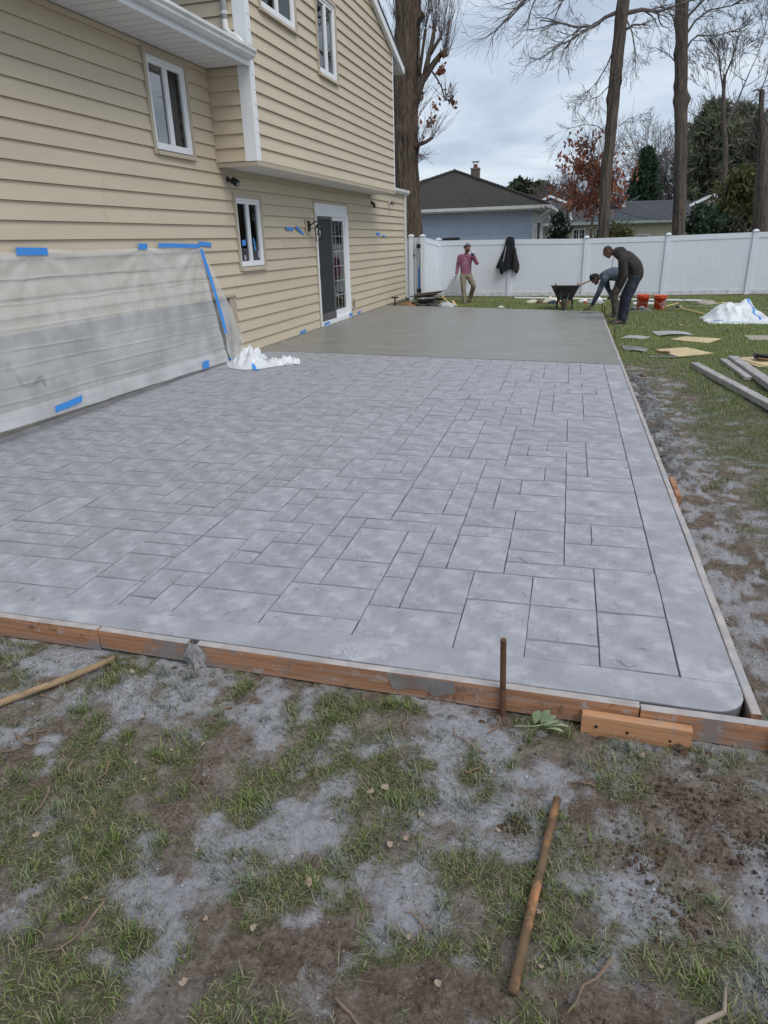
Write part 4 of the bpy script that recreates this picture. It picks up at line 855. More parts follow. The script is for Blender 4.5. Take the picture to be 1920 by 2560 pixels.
MB().box(.40, .53, 22.53, 22.56, 1.52, 1.64).tube([(.46, 22.53, 1.58), (.46, 22.50, 1.58)], .04, 10).build('hinge', BLACK, gate); MB().box(.40, .54, 22.53, 22.56, .18, .30).build('hinge', BLACK, gate)
MB().lathe([(0, 0), (.03, .0), (.04, .02), (.03, .05), (0, .055)], 10, T(.27, 22.70, 1.30, rx=math.pi/2)).build('latch', BLACK, gate)
MB().box(.432, .47, 22.60, 22.605, .22, .93).build('tape_strip', mat('blue_tape_dark', (.02, .16, .62), .5, .1), gate); MB().box(.432, .47, 22.61, 22.615, .93, 1.80).build('gap_film', mat('pale_blue_film', (.42, .52, .64), .5, .1), gate)
fence_panel(gate, (.63, 22.68), (.84, 23.78), 0, 1.83, -.02, 1.70, 7)
# soil edge under the fence
SOILM = mat('leafy_soil', (.085, .055, .038), .95, .4, 14, .01, 40, dirt=(.20, .13, .085), dscale=9, damt=.8)
sb_ = MB(); r = random.Random(4)
sb_.grid(lambda u, v: (1.0+13.5*u, 23.52+.46*v, -.10+.05*math.sin(math.pi*min(1, v*1.2))+.02*float(fbm(u*60, v*5, 3))), 240, 8)
tag(sb_.build('soil_bank', SOILM, None, True), 'strip of leafy brown soil at the foot of the white fence', 'soil', kind='structure')
# ------------------------------------------------------------------ neighbouring houses
def shingle_mat(name, c1, c2, rows):
    m = mat(name, c1, .92, .3, 9, col2=c2, detail=8); t = m.node_tree; b = t.nodes['Principled BSDF']
    tcx = t.nodes.new('ShaderNodeTexCoord'); br = t.nodes.new('ShaderNodeTexBrick'); br.inputs['Scale'].default_value = 1; br.inputs['Row Height'].default_value = rows; br.inputs['Brick Width'].default_value = .3; br.inputs['Mortar Size'].default_value = .012
    br.inputs['Color1'].default_value = (1, 1, 1, 1); br.inputs['Color2'].default_value = (.72, .72, .72, 1); br.inputs['Mortar'].default_value = (.35, .35, .35, 1)
    mp = t.nodes.new('ShaderNodeMapping'); mp.inputs['Rotation'].default_value = (0, 0, 0); t.links.new(tcx.outputs['Object'], mp.inputs[0]); t.links.new(mp.outputs[0], br.inputs['Vector'])
    mu = t.nodes.new('ShaderNodeMixRGB'); mu.blend_type = 'MULTIPLY'; mu.inputs[0].default_value = .8; src = b.inputs['Base Color'].links[0].from_socket
    t.links.new(src, mu.inputs[1]); t.links.new(br.outputs[0], mu.inputs[2]); t.links.new(mu.outputs[0], b.inputs['Base Color']); return m
ROOFB = shingle_mat('weathered_shingle', (.062, .056, .047), (.030, .027, .024), .16); ROOFY = shingle_mat('slate_grey_shingle', (.085, .09, .105), (.045, .05, .06), .16)
BLUE = mat('pale_blue_siding', (.56, .635, .78), .7, .04, 2, rnd=.02); CREAM = mat('cream_siding', (.60, .58, .44), .7, .05, 2, rnd=.02)
nb = thing('neighbour_house', (-.75, 35.5, -.1), 'pale blue neighbouring house with dark hip roof and brick chimney behind the fence', 'house')
EZ_, ap = 2.97, (-.75, 35.6, 4.74)
cs = [(-5.4, 31.0), (3.92, 31.0), (3.92, 40.2), (-5.4, 40.2)]
rf = MB().add([(x, y, EZ_) for x, y in cs]+[ap]+[(x, y, EZ_-.03) for x, y in cs], [(0, 1, 4), (1, 2, 4), (2, 3, 4), (3, 0, 4), (8, 7, 6, 5), (0, 5, 6, 1), (1, 6, 7, 2), (2, 7, 8, 3), (3, 8, 5, 0)])
roof = rf.build('roof', ROOFB, nb)
hipc = MB()
for (x, y) in ((3.92, 31.0), (-5.4, 31.0)):
    for k in range(26):
        f = k/26; p = Vector((x, y, EZ_)).lerp(Vector(ap), f); q_ = Vector((x, y, EZ_)).lerp(Vector(ap), f+.045); hipc.tube([p+Vector((0, 0, .01)), q_+Vector((0, 0, .035))], .075, 5)
hipc.build('hip_cap', ROOFB, roof)
MB().box(-5.3, 3.82, 31.1, 40.1, 2.80, 2.82).build('soffit', mat('grey_soffit', (.42, .43, .45), .6, .05), nb)
fa = MB().box(-5.42, 3.94, 30.96, 31.02, 2.78, 2.955).box(3.90, 3.96, 31.02, 40.2, 2.78, 2.955); fa.build('fascia', GUTTER, nb)
MB().box(-5.45, 3.98, 30.86, 30.96, 2.84, 2.96).box(3.96, 4.06, 30.9, 40.2, 2.84, 2.96).build('gutter', GUTTER, nb)
wb = MB().box(-5.0, 3.24, 31.72, 39.5, -.2, 2.80).build('wall', mat('blue_backing', (.36, .42, .52), .8, .05), nb)
pr_ = random.Random(2)
for k in range(6):
    z0 = .15+k*.44; x = -4.98+(.55 if k % 2 else 0)
    while x < 3.2:
        x1 = min(x+1.18, 3.22); MB().box(x+.004, x1-.004, 31.695, 31.72, z0+.005, min(z0+.438, 2.79)).build('wall_panel', BLUE, wb); x = x1
MB().box(3.20, 3.28, 31.66, 31.74, -.1, 2.79).build('corner_board', BLUE, nb)
sw = MB().box(3.24, 3.27, 31.74, 39.5, -.1, 2.79); sw.build('side_wall', mat('side_white', (.62, .66, .72), .6, .05), nb)
for (a, b_, z0, z1) in ((32.6, 33.4, .9, 2.2), (34.2, 36.6, .8, 2.45), (37.4, 38.6, .9, 2.3)):
    wn = MB().box(3.27, 3.33, a, b_, z0, z0+.08).box(3.27, 3.33, a, b_, z1-.08, z1).box(3.27, 3.33, a, a+.08, z0+.08, z1-.08).box(3.27, 3.33, b_-.08, b_, z0+.08, z1-.08).build('window', WHITE, nb)
    MB().box(3.271, 3.29, a+.08, b_-.08, z0+.08, z1-.08).build('pane', DARKROOM, wn)
for yy in (31.0, 36.5):
    MB().tube([(3.99, yy, 2.86), (3.95, yy, 2.70), (3.42, yy+.5, 2.42), (3.33, yy+.6, 2.30), (3.33, yy+.6, .2)], .05, 8).build('downspout', GUTTER, nb)
ch = MB().box(-.17, .23, 36.8, 37.2, 4.2, 4.90).build('chimney', mat('chimney_brick', (.13, .10, .075), .9, .3, 12, .01, 30), nb)
MB().box(-.19, .25, 36.78, 37.22, 4.90, 4.96).build('crown', mat('chimney_crown', (.20, .19, .17), .9, .2), ch); MB().tube([(.03, 37, 4.96), (.03, 37, 5.12)], .10, 10).build('flue', mat('flue_tile', (.22, .07, .045), .8, .2), ch); MB().box(-.13, .19, 36.84, 37.16, 5.21, 5.24).tube([(-.06, 37, 5.12), (-.06, 37, 5.21)], .012, 5).tube([(.12, 37, 5.12), (.12, 37, 5.21)], .012, 5).build('flue_cap', BLACK, ch)
tag(MB().tube([(.95, 24.0, 1.76), (1.52, 24.0, 1.77)], .05, 12).build('black_pipe', BLACK, None, origin=(1.2, 24, 1.7)), 'short black pipe lying along the top of the fence by the corner post', 'pipe')
# cream house
yh = thing('neighbour_house', (8, 46, -.1), 'long cream house with blue-grey shingle roof behind the leafy trunk', 'house')
wy = MB().box(2.6, 10.6, 42.3, 49, -.2, 2.45).build('wall', CREAM, yh)
for k in range(14): MB().hexa([(2.6, 42.27, .2+k*.16), (10.6, 42.27, .2+k*.16), (10.6, 42.3, .2+k*.16), (2.6, 42.3, .2+k*.16), (2.6, 42.29, .358+k*.16), (10.6, 42.29, .358+k*.16), (10.6, 42.3, .358+k*.16), (2.6, 42.3, .358+k*.16)]).build('siding_board', CREAM, wy)
ry = MB().add([(2.3, 41.8, 2.40), (10.9, 41.8, 2.46), (10.9, 46.2, 3.52), (2.3, 46.2, 3.60), (2.3, 50.5, 2.4), (10.9, 50.5, 2.46), (2.3, 41.8, 2.34), (10.9, 41.8, 2.40)], [(0, 1, 2, 3), (3, 2, 5, 4), (6, 7, 1, 0), (0, 3, 4), (1, 5, 2)]).build('roof', ROOFY, yh)
MB().box(7.2, 7.5, 44.9, 45.2, 3.2, 3.42).build('roof_vent', GUTTER, ry); MB().tube([(4.55, 42.6, 2.5), (4.55, 42.6, 2.95)], .04, 8).lathe([(.16, 2.56), (.05, 2.72)], 8, Matrix.Translation((4.55, 42.6, 0))).build('vent_pipe', GUTTER, ry)
MB().box(6.3, 7.3, 44.6, 46.2, 3.2, 3.62).build('roof_dormer', ROOFY, ry)
MB().box(2.3, 10.9, 41.72, 41.82, 2.28, 2.42).build('gutter', mat('green_gutter', (.30, .36, .34), .5, .1), yh)
for (a, b_, z0, z1, nn) in ((4.75, 5.42, .95, 2.10, 2), (5.95, 6.55, .95, 2.10, 2), (8.15, 8.8, 1.15, 1.72, 1)):
    wn = MB().box(a, b_, 42.20, 42.27, z0, z0+.07).box(a, b_, 42.20, 42.27, z1-.07, z1).box(a, a+.06, 42.20, 42.27, z0+.07, z1-.07).box(b_-.06, b_, 42.20, 42.27, z0+.07, z1-.07).build('window', WHITE, yh)
    MB().box(a+.06, b_-.06, 42.24, 42.262, z0+.07, z1-.07).build('pane', DARKROOM, wn)
    mm = MB()
    if nn > 1:
        mc = (a+b_)/2; mm.box(mc-.04, mc+.04, 42.21, 42.24, z0+.07, z1-.07)
        for f in (.25, .75): mm.box(a+.06+(b_-a-.12)*f-.01, a+.06+(b_-a-.12)*f+.01, 42.225, 42.239, z0+.07, z1-.07)
        for f in (.25, .5, .75): mm.box(a+.06, b_-.06, 42.226, 42.2385, z0+(z1-z0)*f-.01, z0+(z1-z0)*f+.01)
        mm.build('muntin_grid', WHITE, wn)
def gable_house(loc, x0, x1, xa, ze, za, y, dep, wallm, label, win=None, vent=True):
    g = thing('neighbour_house', (loc[0], loc[1], -.1), label, 'house')
    MB().add([(x0, y, -.2), (x1, y, -.2), (x1, y, ze), (xa, y, za), (x0, y, ze), (x0, y+dep, -.2), (x1, y+dep, -.2), (x1, y+dep, ze), (xa, y+dep, za), (x0, y+dep, ze)], [(0, 1, 2, 3, 4), (9, 8, 7, 6, 5), (1, 6, 7, 2), (0, 4, 9, 5)]).build('wall', wallm, g)
    o_ = .35; s1 = (za-ze)/(xa-x0); s2 = (za-ze)/(x1-xa)
    MB().hexa([(x0-o_, y-.3, ze-o_*s1+.02), (xa, y-.3, za+.02), (xa, y+dep, za+.02), (x0-o_, y+dep, ze-o_*s1+.02), (x0-o_, y-.3, ze-o_*s1+.10), (xa, y-.3, za+.10), (xa, y+dep, za+.10), (x0-o_, y+dep, ze-o_*s1+.10)]).hexa([(xa, y-.3, za+.02), (x1+o_, y-.3, ze-o_*s2+.02), (x1+o_, y+dep, ze-o_*s2+.02), (xa, y+dep, za+.02), (xa, y-.3, za+.10), (x1+o_, y-.3, ze-o_*s2+.10), (x1+o_, y+dep, ze-o_*s2+.10), (xa, y+dep, za+.10)]).build('roof', ROOFY, g)
    MB().hexa([(x0-o_, y-.36, ze-o_*s1-.06), (xa, y-.36, za-.06), (xa, y-.3, za-.06), (x0-o_, y-.3, ze-o_*s1-.06), (x0-o_, y-.36, ze-o_*s1+.09), (xa, y-.36, za+.09), (xa, y-.3, za+.09), (x0-o_, y-.3, ze-o_*s1+.09)]).hexa([(xa, y-.36, za-.06), (x1+o_, y-.36, ze-o_*s2-.06), (x1+o_, y-.3, ze-o_*s2-.06), (xa, y-.3, za-.06), (xa, y-.36, za+.09), (x1+o_, y-.36, ze-o_*s2+.09), (x1+o_, y-.3, ze-o_*s2+.09), (xa, y-.3, za+.09)]).build('rake_board', WHITE, g)
    if vent: MB().box(xa-.16, xa+.16, y-.04, y, za-.62, za-.25).build('gable_vent', WHITE, g)
    if win:
        a, b_, z0, z1 = win; wn = MB().box(a, b_, y-.06, y, z0, z0+.1).box(a, b_, y-.06, y, z1-.1, z1).box(a, a+.1, y-.06, y, z0+.1, z1-.1).box(b_-.1, b_, y-.06, y, z0+.1, z1-.1).build('window', WHITE, g); MB().box(a+.1, b_-.1, y-.03, y-.002, z0+.1, z1-.1).build('pane', mat('pale_pane', (.30, .36, .38), .1, .2), wn)
gable_house((3, 52), 2.3, 3.75, 2.98, 3.86, 4.18, 50.4, 4, mat('grey_blue_siding', (.30, .35, .42), .7, .1, 3), 'small grey-blue gable with white trim peeking over the cream house roof')
gable_house((12, 48), 11.0, 13.5, 12.17, 3.13, 3.66, 46.0, 6, mat('taupe_shingle', (.36, .32, .27), .8, .12, 12), 'small taupe gabled house with white window half hidden by bushes', (11.02, 11.62, 2.2, 2.86))
# ------------------------------------------------------------------ trees
BARK = mat('oak_bark', (.21, .155, .11), .95, .35, 7, .12, 7, stretch=(3.2, 3.2, .42), col2=(.06, .044, .034), dirt=(.035, .026, .02), dscale=4.5, damt=.9, detail=9)
BARK2 = mat('grey_bark', (.185, .15, .12), .95, .3, 9, .08, 10, stretch=(3, 3, .38), col2=(.075, .06, .05), dirt=(.05, .042, .036), dscale=5, damt=.85, detail=9)
TWIG = mat('twig_bark', (.125, .108, .105), .9, .3, 6); TWIGF = mat('far_twigs', (.15, .125, .12), .95, .2, 2); TWIGP = mat('purple_twigs', (.17, .125, .125), .95, .2, 2)
def trunk(pts, rad, n=26, m=90, amp=.035, seed=0, knots=()):
    def f(u, v):
        p = crv([tuple(q_) for q_ in pts], v); k = v*(len(rad)-1); i = min(int(k), len(rad)-2); r = rad[i]+(rad[i+1]-rad[i])*(k-i); a = u*2*math.pi
        cx, cy = math.cos(a), math.sin(a); rg = float(fbm(cx*3.2+seed, cy*3.2+p.z*.35, 3))*amp+float(pn(cx*7+seed, cy*7+p.z*1.1))*amp*.5-abs(pns(cx*11+seed*2, cy*11+p.z*.55))*amp*.9
        for kz, ka, kr in knots:
            da = (a-ka+math.pi) % (2*math.pi)-math.pi; rg += kr*math.exp(-((p.z-kz)/.16)**2-(da/.5)**2)
        return (p.x+cx*(r+rg), p.y+cy*(r+rg), p.z)
    return MB().grid(f, n, m)
def grow(mb, p, d, ln, r, dep, rg, P):
    """recursive bare limb: P = dict(seg, wob, up, kids, ratio, spread, rmin)"""
    n = max(2, P['seg'] if dep > 0 else 2); pts = [p.copy()]; rad = [r]; q_ = p.copy(); dd = d.copy(); mids = []
    for i in range(n):
        dd = (dd+Vector((rg.gauss(0, P['wob']), rg.gauss(0, P['wob']), rg.gauss(0, P['wob'])+P['up']))).normalized(); q_ = q_+dd*(ln/n); pts.append(q_.copy()); rad.append(max(P['rmin'], r*(1-.75*(i+1)/n))); mids.append((q_.copy(), dd.copy(), rad[-1]))
    mb.tube(pts, rad, 5 if r > .03 else (4 if r > .012 else 3), cap=False)
    if dep <= 0: return
    for k in range(P['kids']):
        c = rg.choice(mids[max(0, len(mids)//4):]) if k else mids[-1]
        ax = c[1].orthogonal().normalized(); ax.rotate(Matrix.Rotation(rg.uniform(0, 6.283), 3, c[1])); nd_ = (c[1]+ax*rg.uniform(.35, 1.0)*P['spread']).normalized()
        grow(mb, c[0], nd_, ln*P['ratio']*rg.uniform(.7, 1.15), max(P['rmin'], c[2]*.8), dep-1, rg, P)
LEAFM = attr_mat('leaf_card', 'Col', .7, .3)
def leaves(name, parent, pos, size, cols, seed, aspect=1.6, droop=0, mt=None):
    r = np.random.RandomState(seed); n = len(pos); pos = np.asarray(pos); s = size*r.uniform(.6, 1.3, n)
    a = r.normal(0, 1, (n, 3)); a[:, 2] -= droop; a /= np.linalg.norm(a, axis=1)[:, None]; b_ = np.cross(a, r.normal(0, 1, (n, 3))); b_ /= np.linalg.norm(b_, axis=1)[:, None]
    A = a*(s*aspect*.5)[:, None]; B = b_*(s*.5)[:, None]; V = np.stack([pos-A, pos+B*.9, pos+A, pos-B*.9], 1).reshape(-1, 3)
    o_ = ORG.get(parent.name, Vector()); V = V-np.array(o_); me = bpy.data.meshes.new(name); me.vertices.add(4*n); me.vertices.foreach_set('co', V.ravel()); me.loops.add(4*n); me.loops.foreach_set('vertex_index', np.arange(4*n)); me.polygons.add(n); me.polygons.foreach_set('loop_start', np.arange(n)*4); me.polygons.foreach_set('loop_total', np.full(n, 4)); me.update(calc_edges=True)
    cols = np.array(cols); C = cols[r.randint(0, len(cols), n)]*r.uniform(.7, 1.25, (n, 1)); C = np.repeat(C, 4, 0); at = me.color_attributes.new('Col', 'FLOAT_COLOR', 'POINT'); at.data.foreach_set('color', np.concatenate([C, np.ones((4*n, 1))], 1).ravel()); me.materials.append(mt or LEAFM)
    o = link(name, me, parent); o['kind'] = 'stuff'; return o
RUSTY = [(.27, .095, .055), (.33, .13, .075), (.20, .07, .045), (.38, .19, .12)]
PP = dict(seg=5, wob=.13, up=.02, kids=4, ratio=.62, spread=.9, rmin=.0042)
# big oak behind the gate
oak = thing('oak_tree', (-.7, 26, -.1), 'massive rough-barked tree trunk right behind the house corner and gate', 'tree', None)
trunk([(-.72, 26, -.3), (-.74, 26, 2), (-.78, 26, 4.3), (-.76, 26, 6.8), (-.65, 26, 8.4), (-.62, 26, 9.3), (-.5, 26, 11)], [.64, .52, .46, .42, .39, .42, .36], 72, 170, .05, 3, ((3.6, -1.5, .03), (5.2, -1.6, .05), (8.55, 0, .16), (4.8, .1, .05), (6.2, .1, .12))).build('trunk', BARK, oak, True)
limb = MB(); tw = MB(); rg = random.Random(21)
def limbp(pts, r0, r1, n=8):
    pts = [Vector(p) for p in pts]; limb.tube(pts, [r0+(r1-r0)*k/(len(pts)-1) for k in range(len(pts))], n)
limbp([(-.62, 26, 5.95), (-.38, 26, 6.25), (-.16, 26, 6.75), (.02, 26, 6.95), (.20, 26.1, 7.2), (.45, 26.1, 7.45), (.60, 26.1, 7.55)], .17, .07)
limbp([(-.10, 26, 6.78), (.02, 25.9, 7.15), (.12, 25.9, 7.5), (.24, 25.9, 7.9), (.28, 25.9, 8.2)], .10, .055); limbp([(.10, 25.9, 7.4), (.3, 25.9, 7.65), (.5, 25.9, 7.9)], .07, .05); limbp([(-.18, 26, 6.65), (-.27, 26.1, 7.0), (-.20, 26.1, 7.4), (-.06, 26.1, 8.2)], .075, .045); limbp([(-.25, 26, 6.9), (-.28, 26, 7.3), (-.24, 26, 7.95)], .05, .035)
limbp([(.45, 26.1, 7.42), (.58, 26.1, 7.38), (.68, 26.1, 7.42)], .045, .035); limbp([(-.5, 25.9, 4.68), (-.3, 25.8, 4.8), (0, 25.8, 4.88), (.24, 25.8, 5.0)], .085, .05)
limbp([(.12, 26, 7.05), (.35, 26, 6.75), (.5, 26, 6.5), (.62, 26, 6.15), (.85, 26, 6.05)], .035, .018, 6)
limb.build('limb', BARK, oak, True)
lp = []
def spray(c, n, ln, spread, upk, leafp=.0, yj=.25):
    for _ in range(n):
        d = Vector((rg.gauss(.12, spread), rg.gauss(0, spread*.8), upk+rg.random()*.4)).normalized(); p = Vector(c)+Vector((rg.gauss(0, .04), rg.gauss(0, yj*.2), rg.gauss(0, .04))); pts = [p]; L_ = ln*rg.uniform(.5, 1.15)
        for k in range(4): d = (d+Vector((rg.gauss(0, .10), rg.gauss(0, .1), .05))).normalized(); p = p+d*L_/4; pts.append(p.copy())
        tw.tube(pts, [.0075, .0065, .0055, .0045, .003], 3, cap=False)
        for k in range(rg.randrange(1, 4)):
            s = pts[rg.randrange(1, 4)]; e_ = (d+Vector((rg.gauss(0, .6), rg.gauss(0, .5), rg.gauss(0, .4)))).normalized()*L_*rg.uniform(.15, .4); tw.tube([s, s+e_*.5+Vector((0, 0, .02)), s+e_], [.0045, .004, .0025], 3, cap=False)
        if rg.random() < leafp: lp.extend([tuple(pts[rg.randrange(1, 5)]+Vector((rg.gauss(0, .05), rg.gauss(0, .05), rg.gauss(0, .05)))) for _ in range(2)])
for c, n, ln in (((.28, 25.9, 8.2), 46, 1.7), ((.5, 25.9, 7.9), 40, 1.6), ((.60, 26.1, 7.55), 44, 1.4), ((.68, 26.1, 7.42), 24, 1.1), ((-.06, 26.1, 8.2), 26, 1.5), ((-.24, 26, 7.95), 22, 1.4), ((.0, 26, 7.3), 18, 1.2)): spray(c, int(n*.55), ln*1.35, .24, .9, .05)
for c, n, ln in (((.24, 25.8, 5.0), 34, 1.2), ((-.2, 25.8, 4.85), 20, 1.1), ((-.38, 26, 5.6), 30, 1.3), ((-.3, 26, 6.1), 34, 1.3), ((.62, 26, 6.15), 24, .7), ((.85, 26, 6.05), 16, .55), ((-.4, 26, 4.2), 22, .9)): spray(c, int(n*.7), ln, .5, .6, .14)
for c, n, ln in (((-.30, 26, 4.5), 14, .8), ((-.25, 26, 3.6), 10, .6)): spray(c, n, ln, .5, -.3, .1)
for c, n, ln in (((-1.2, 26, 7.6), 30, 1.4), ((-1.1, 26, 8.6), 20, 1.2)): spray(c, n, ln, .5, .6, .0)
tw.build('twig', TWIG, oak)['kind'] = 'stuff'
for c in ((.55, 26, 7.45), (.45, 26, 6.95), (.75, 26, 6.15), (.95, 26, 5.95), (.3, 26, 5.9), (-.25, 26, 6.3), (.5, 26, 7.0), (.28, 25.9, 8.15), (.15, 26, 5.5)): lp.extend([(c[0]+rg.gauss(0, .07), c[1]+rg.gauss(0, .07), c[2]+rg.gauss(0, .08)) for _ in range(16)])
leaves('leaf', oak, lp, .10, [(.26, .10, .06), (.20, .08, .05), (.33, .17, .11)], 5, 1.7, 1.2)
# leaning tree with rust-brown understorey
def bare_tree(name, label, tp, tr, brs, seed, mt=BARK2, knots=(), dep=3, group=None, amp=.03, P=None, tmat=TWIG):
    t = thing(name, (tp[0][0], tp[0][1], -.1), label, 'tree', group); trunk(tp, tr, 44, 150, amp, seed, knots).build('trunk', mt, t, True)
    rg = random.Random(seed); mb = MB()
    for pts, r0, sub in brs:
        pts = [Vector(p) for p in pts]; mb.tube(pts, [.85*r0*(1-.75*k/(len(pts)-1)) for k in range(len(pts))], 6, cap=False)
        for k in range(sub):
            s = rg.uniform(.15, 1)*(len(pts)-1); i = min(int(s), len(pts)-2); p = pts[i].lerp(pts[i+1], s-i); d0 = (pts[i+1]-pts[i]).normalized(); ln = (pts[-1]-pts[0]).length
            d = (d0+Vector((rg.gauss(0, .5), rg.gauss(0, .5), rg.gauss(-.15, .5)))).normalized(); grow(mb, p, d, ln*rg.uniform(.25, .5), r0*.35, dep-1, rg, P or PP)
    o = mb.build('crown', tmat, t); o['kind'] = 'stuff'; return t
t2 = bare_tree('leaning_tree', 'tall leaning bare trunk rising out of rust-brown leaves behind the fence', [(6.14, 27, -.3), (6.12, 27, 1.7), (6.05, 27, 3.4), (6.08, 27, 5), (6.07, 27, 6.2), (6.1, 27, 7.6), (6.12, 27, 8.5), (6.3, 27, 11)], [.24, .19, .18, .175, .185, .19, .19, .15],
    [([(5.95, 27, 8.3), (5.6, 27, 8.2), (5.27, 27, 8.0), (4.7, 26.8, 7.98), (4.2, 26.6, 8.1), (3.6, 26.5, 8.2)], .075, 12), ([(5.4, 27, 8.05), (5.0, 26.8, 7.85), (4.6, 26.6, 7.6), (4.2, 26.5, 7.45), (3.7, 26.4, 7.1)], .05, 12), ([(6.2, 27, 8.25), (6.7, 27, 8.3), (7.2, 27.2, 8.25), (7.7, 27.4, 8.4), (8.5, 27.4, 8.6)], .085, 10),
     ([(6.25, 27, 7.8), (6.5, 26.9, 7.9), (6.75, 26.9, 7.88), (7.0, 26.9, 8.0)], .05, 8), ([(6.25, 27, 8.1), (6.45, 26.8, 7.7), (6.6, 26.7, 7.2), (6.65, 26.7, 6.7)], .035, 9), ([(5.95, 27, 7.3), (5.75, 26.9, 6.8), (5.5, 26.8, 6.4), (5.2, 26.8, 6.1)], .035, 10), ([(5.9, 27, 6.3), (5.6, 26.9, 6.0), (5.3, 26.8, 5.9), (4.9, 26.8, 5.95)], .022, 8),
     ([(6.0, 27, 9.0), (5.2, 26.8, 9.4), (4.2, 26.6, 9.3), (3.2, 26.4, 8.8), (2.6, 26.2, 8.2)], .09, 16), ([(6.05, 27, 8.7), (5.5, 26.6, 9.0), (4.8, 26.2, 8.9), (4.2, 25.9, 8.4)], .06, 14), ([(5.85, 27, 5.0), (5.6, 26.9, 5.15), (5.2, 26.8, 5.2), (4.6, 26.8, 5.1)], .02, 6), ([(6.3, 27, 5.1), (6.6, 27, 5.3), (7.0, 27, 5.4)], .02, 6)], 31, BARK2, ((5.9, 3.3, .06), (5.0, 3.2, .05), (4.1, 3.1, .04), (6.4, .2, .05), (3.2, 3.0, .04)))
rg = random.Random(8); bt = thing('beech_sapling', (5.75, 28.6, -.1), 'young tree holding rust-brown dead leaves around the leaning trunk', 'tree')
sp_ = MB(); sp_.tube([(5.75, 28.6, -.2), (5.7, 28.6, 2.0), (5.8, 28.6, 4.2)], [.06, .045, .02], 8); sp_.build('trunk', BARK2, bt); mb = MB(); lp = []
for k in range(64):
    z = rg.uniform(2.5, 4.9); a = rg.uniform(0, 6.28); ln = rg.uniform(.7, 1.75)*(1.1-.22*abs(z-3.3)); p = Vector((5.62, 28.6, z)); d = Vector((math.cos(a), math.sin(a), .25))
    pts = [p]
    for i in range(6): d = (d+Vector((rg.gauss(0, .18), rg.gauss(0, .18), rg.gauss(-.04, .12)))).normalized(); p = p+d*ln/6; pts.append(p.copy())
    mb.tube(pts, [.014, .012, .01, .008, .006, .005, .004], 3, cap=False)
    for q_ in pts[2:]:
        for _ in range(2): e_ = Vector((rg.gauss(0, .2), rg.gauss(0, .2), rg.gauss(.04, .16))); mb.tube([q_, q_+e_], [.005, .003], 3, cap=False)
        nl = (rg.choice((1, 5, 9, 14)) if z < 4.0 else rg.choice((0, 1, 4, 7))) if q_.z > 2.5 else 0; lp.extend([(q_.x+rg.gauss(0, .13), q_.y+rg.gauss(0, .13), q_.z+rg.gauss(-.05, .12)) for _ in range(nl)])
for k in range(30):
    a = rg.uniform(0, 6.28); p = Vector((5.85+.5*math.cos(a)*rg.random(), 28.6, rg.uniform(3.4, 4.2))); grow(mb, p, Vector((rg.gauss(.1, .4), rg.gauss(0, .3), 1)).normalized(), 1.3, .012, 1, rg, PP)
mb.build('crown', TWIG, bt)['kind'] = 'stuff'; leaves('leaf', bt, lp, .105, RUSTY, 9, 1.8, 1.3)
bare_tree('straight_tree', 'straight bare grey trunk with knotted burls right of the rust-brown leaves', [(8.80, 29, -.3), (8.79, 29, 1.7), (8.58, 29, 4.05), (8.34, 29, 6.05), (8.13, 29, 7.9), (8.02, 29, 8.95), (7.9, 29, 11)], [.27, .235, .205, .205, .20, .225, .17],
    [([(8.3, 29, 7.45), (8.45, 29, 7.75), (8.65, 29, 7.88), (9.2, 29, 7.82), (9.9, 29, 7.95), (10.3, 29, 8.1)], .045, 12), ([(8.28, 29, 7.95), (8.5, 29, 8.3), (8.9, 29, 8.57), (9.6, 29, 8.62), (10.2, 29, 8.9)], .05, 14), ([(8.2, 29, 8.4), (8.7, 28.8, 8.85), (9.4, 28.6, 9.0), (10.2, 28.6, 9.0)], .05, 14), ([(8.0, 29, 7.2), (7.8, 29, 7.4), (7.33, 29, 7.65), (6.9, 29, 7.6)], .025, 8), ([(7.95, 29, 8.2), (7.7, 29, 8.6), (7.3, 28.9, 8.9)], .03, 8)], 44, BARK2, ((6.05, .1, .14), (6.0, 3.2, .06), (6.45, 3.1, .05), (7.4, 3.1, .05), (8.3, 3.2, .04)))
bare_tree('broken_tree', 'leaning tree with a snapped top above the olive bush at the fence', [(12.3, 32, -.3), (12.15, 32, 1.75), (11.95, 32, 3.4), (11.72, 32, 5.0), (11.52, 32, 5.7), (11.42, 32, 6.6)], [.40, .34, .27, .19, .10, .075],
    [([(11.6, 32, 5.6), (11.75, 32, 6.0), (12.0, 32, 6.4), (12.3, 32, 6.8), (12.6, 32, 7.6)], .07, 12), ([(11.42, 32, 6.55), (11.25, 32, 6.62), (11.1, 32, 6.55)], .06, 2), ([(11.4, 32, 6.6), (11.5, 32, 7.1), (11.5, 31.9, 7.8), (11.6, 31.8, 8.5)], .025, 10), ([(11.7, 32, 4.8), (11.3, 32, 5.4), (10.9, 32, 6.2)], .025, 8)], 57, BARK2)
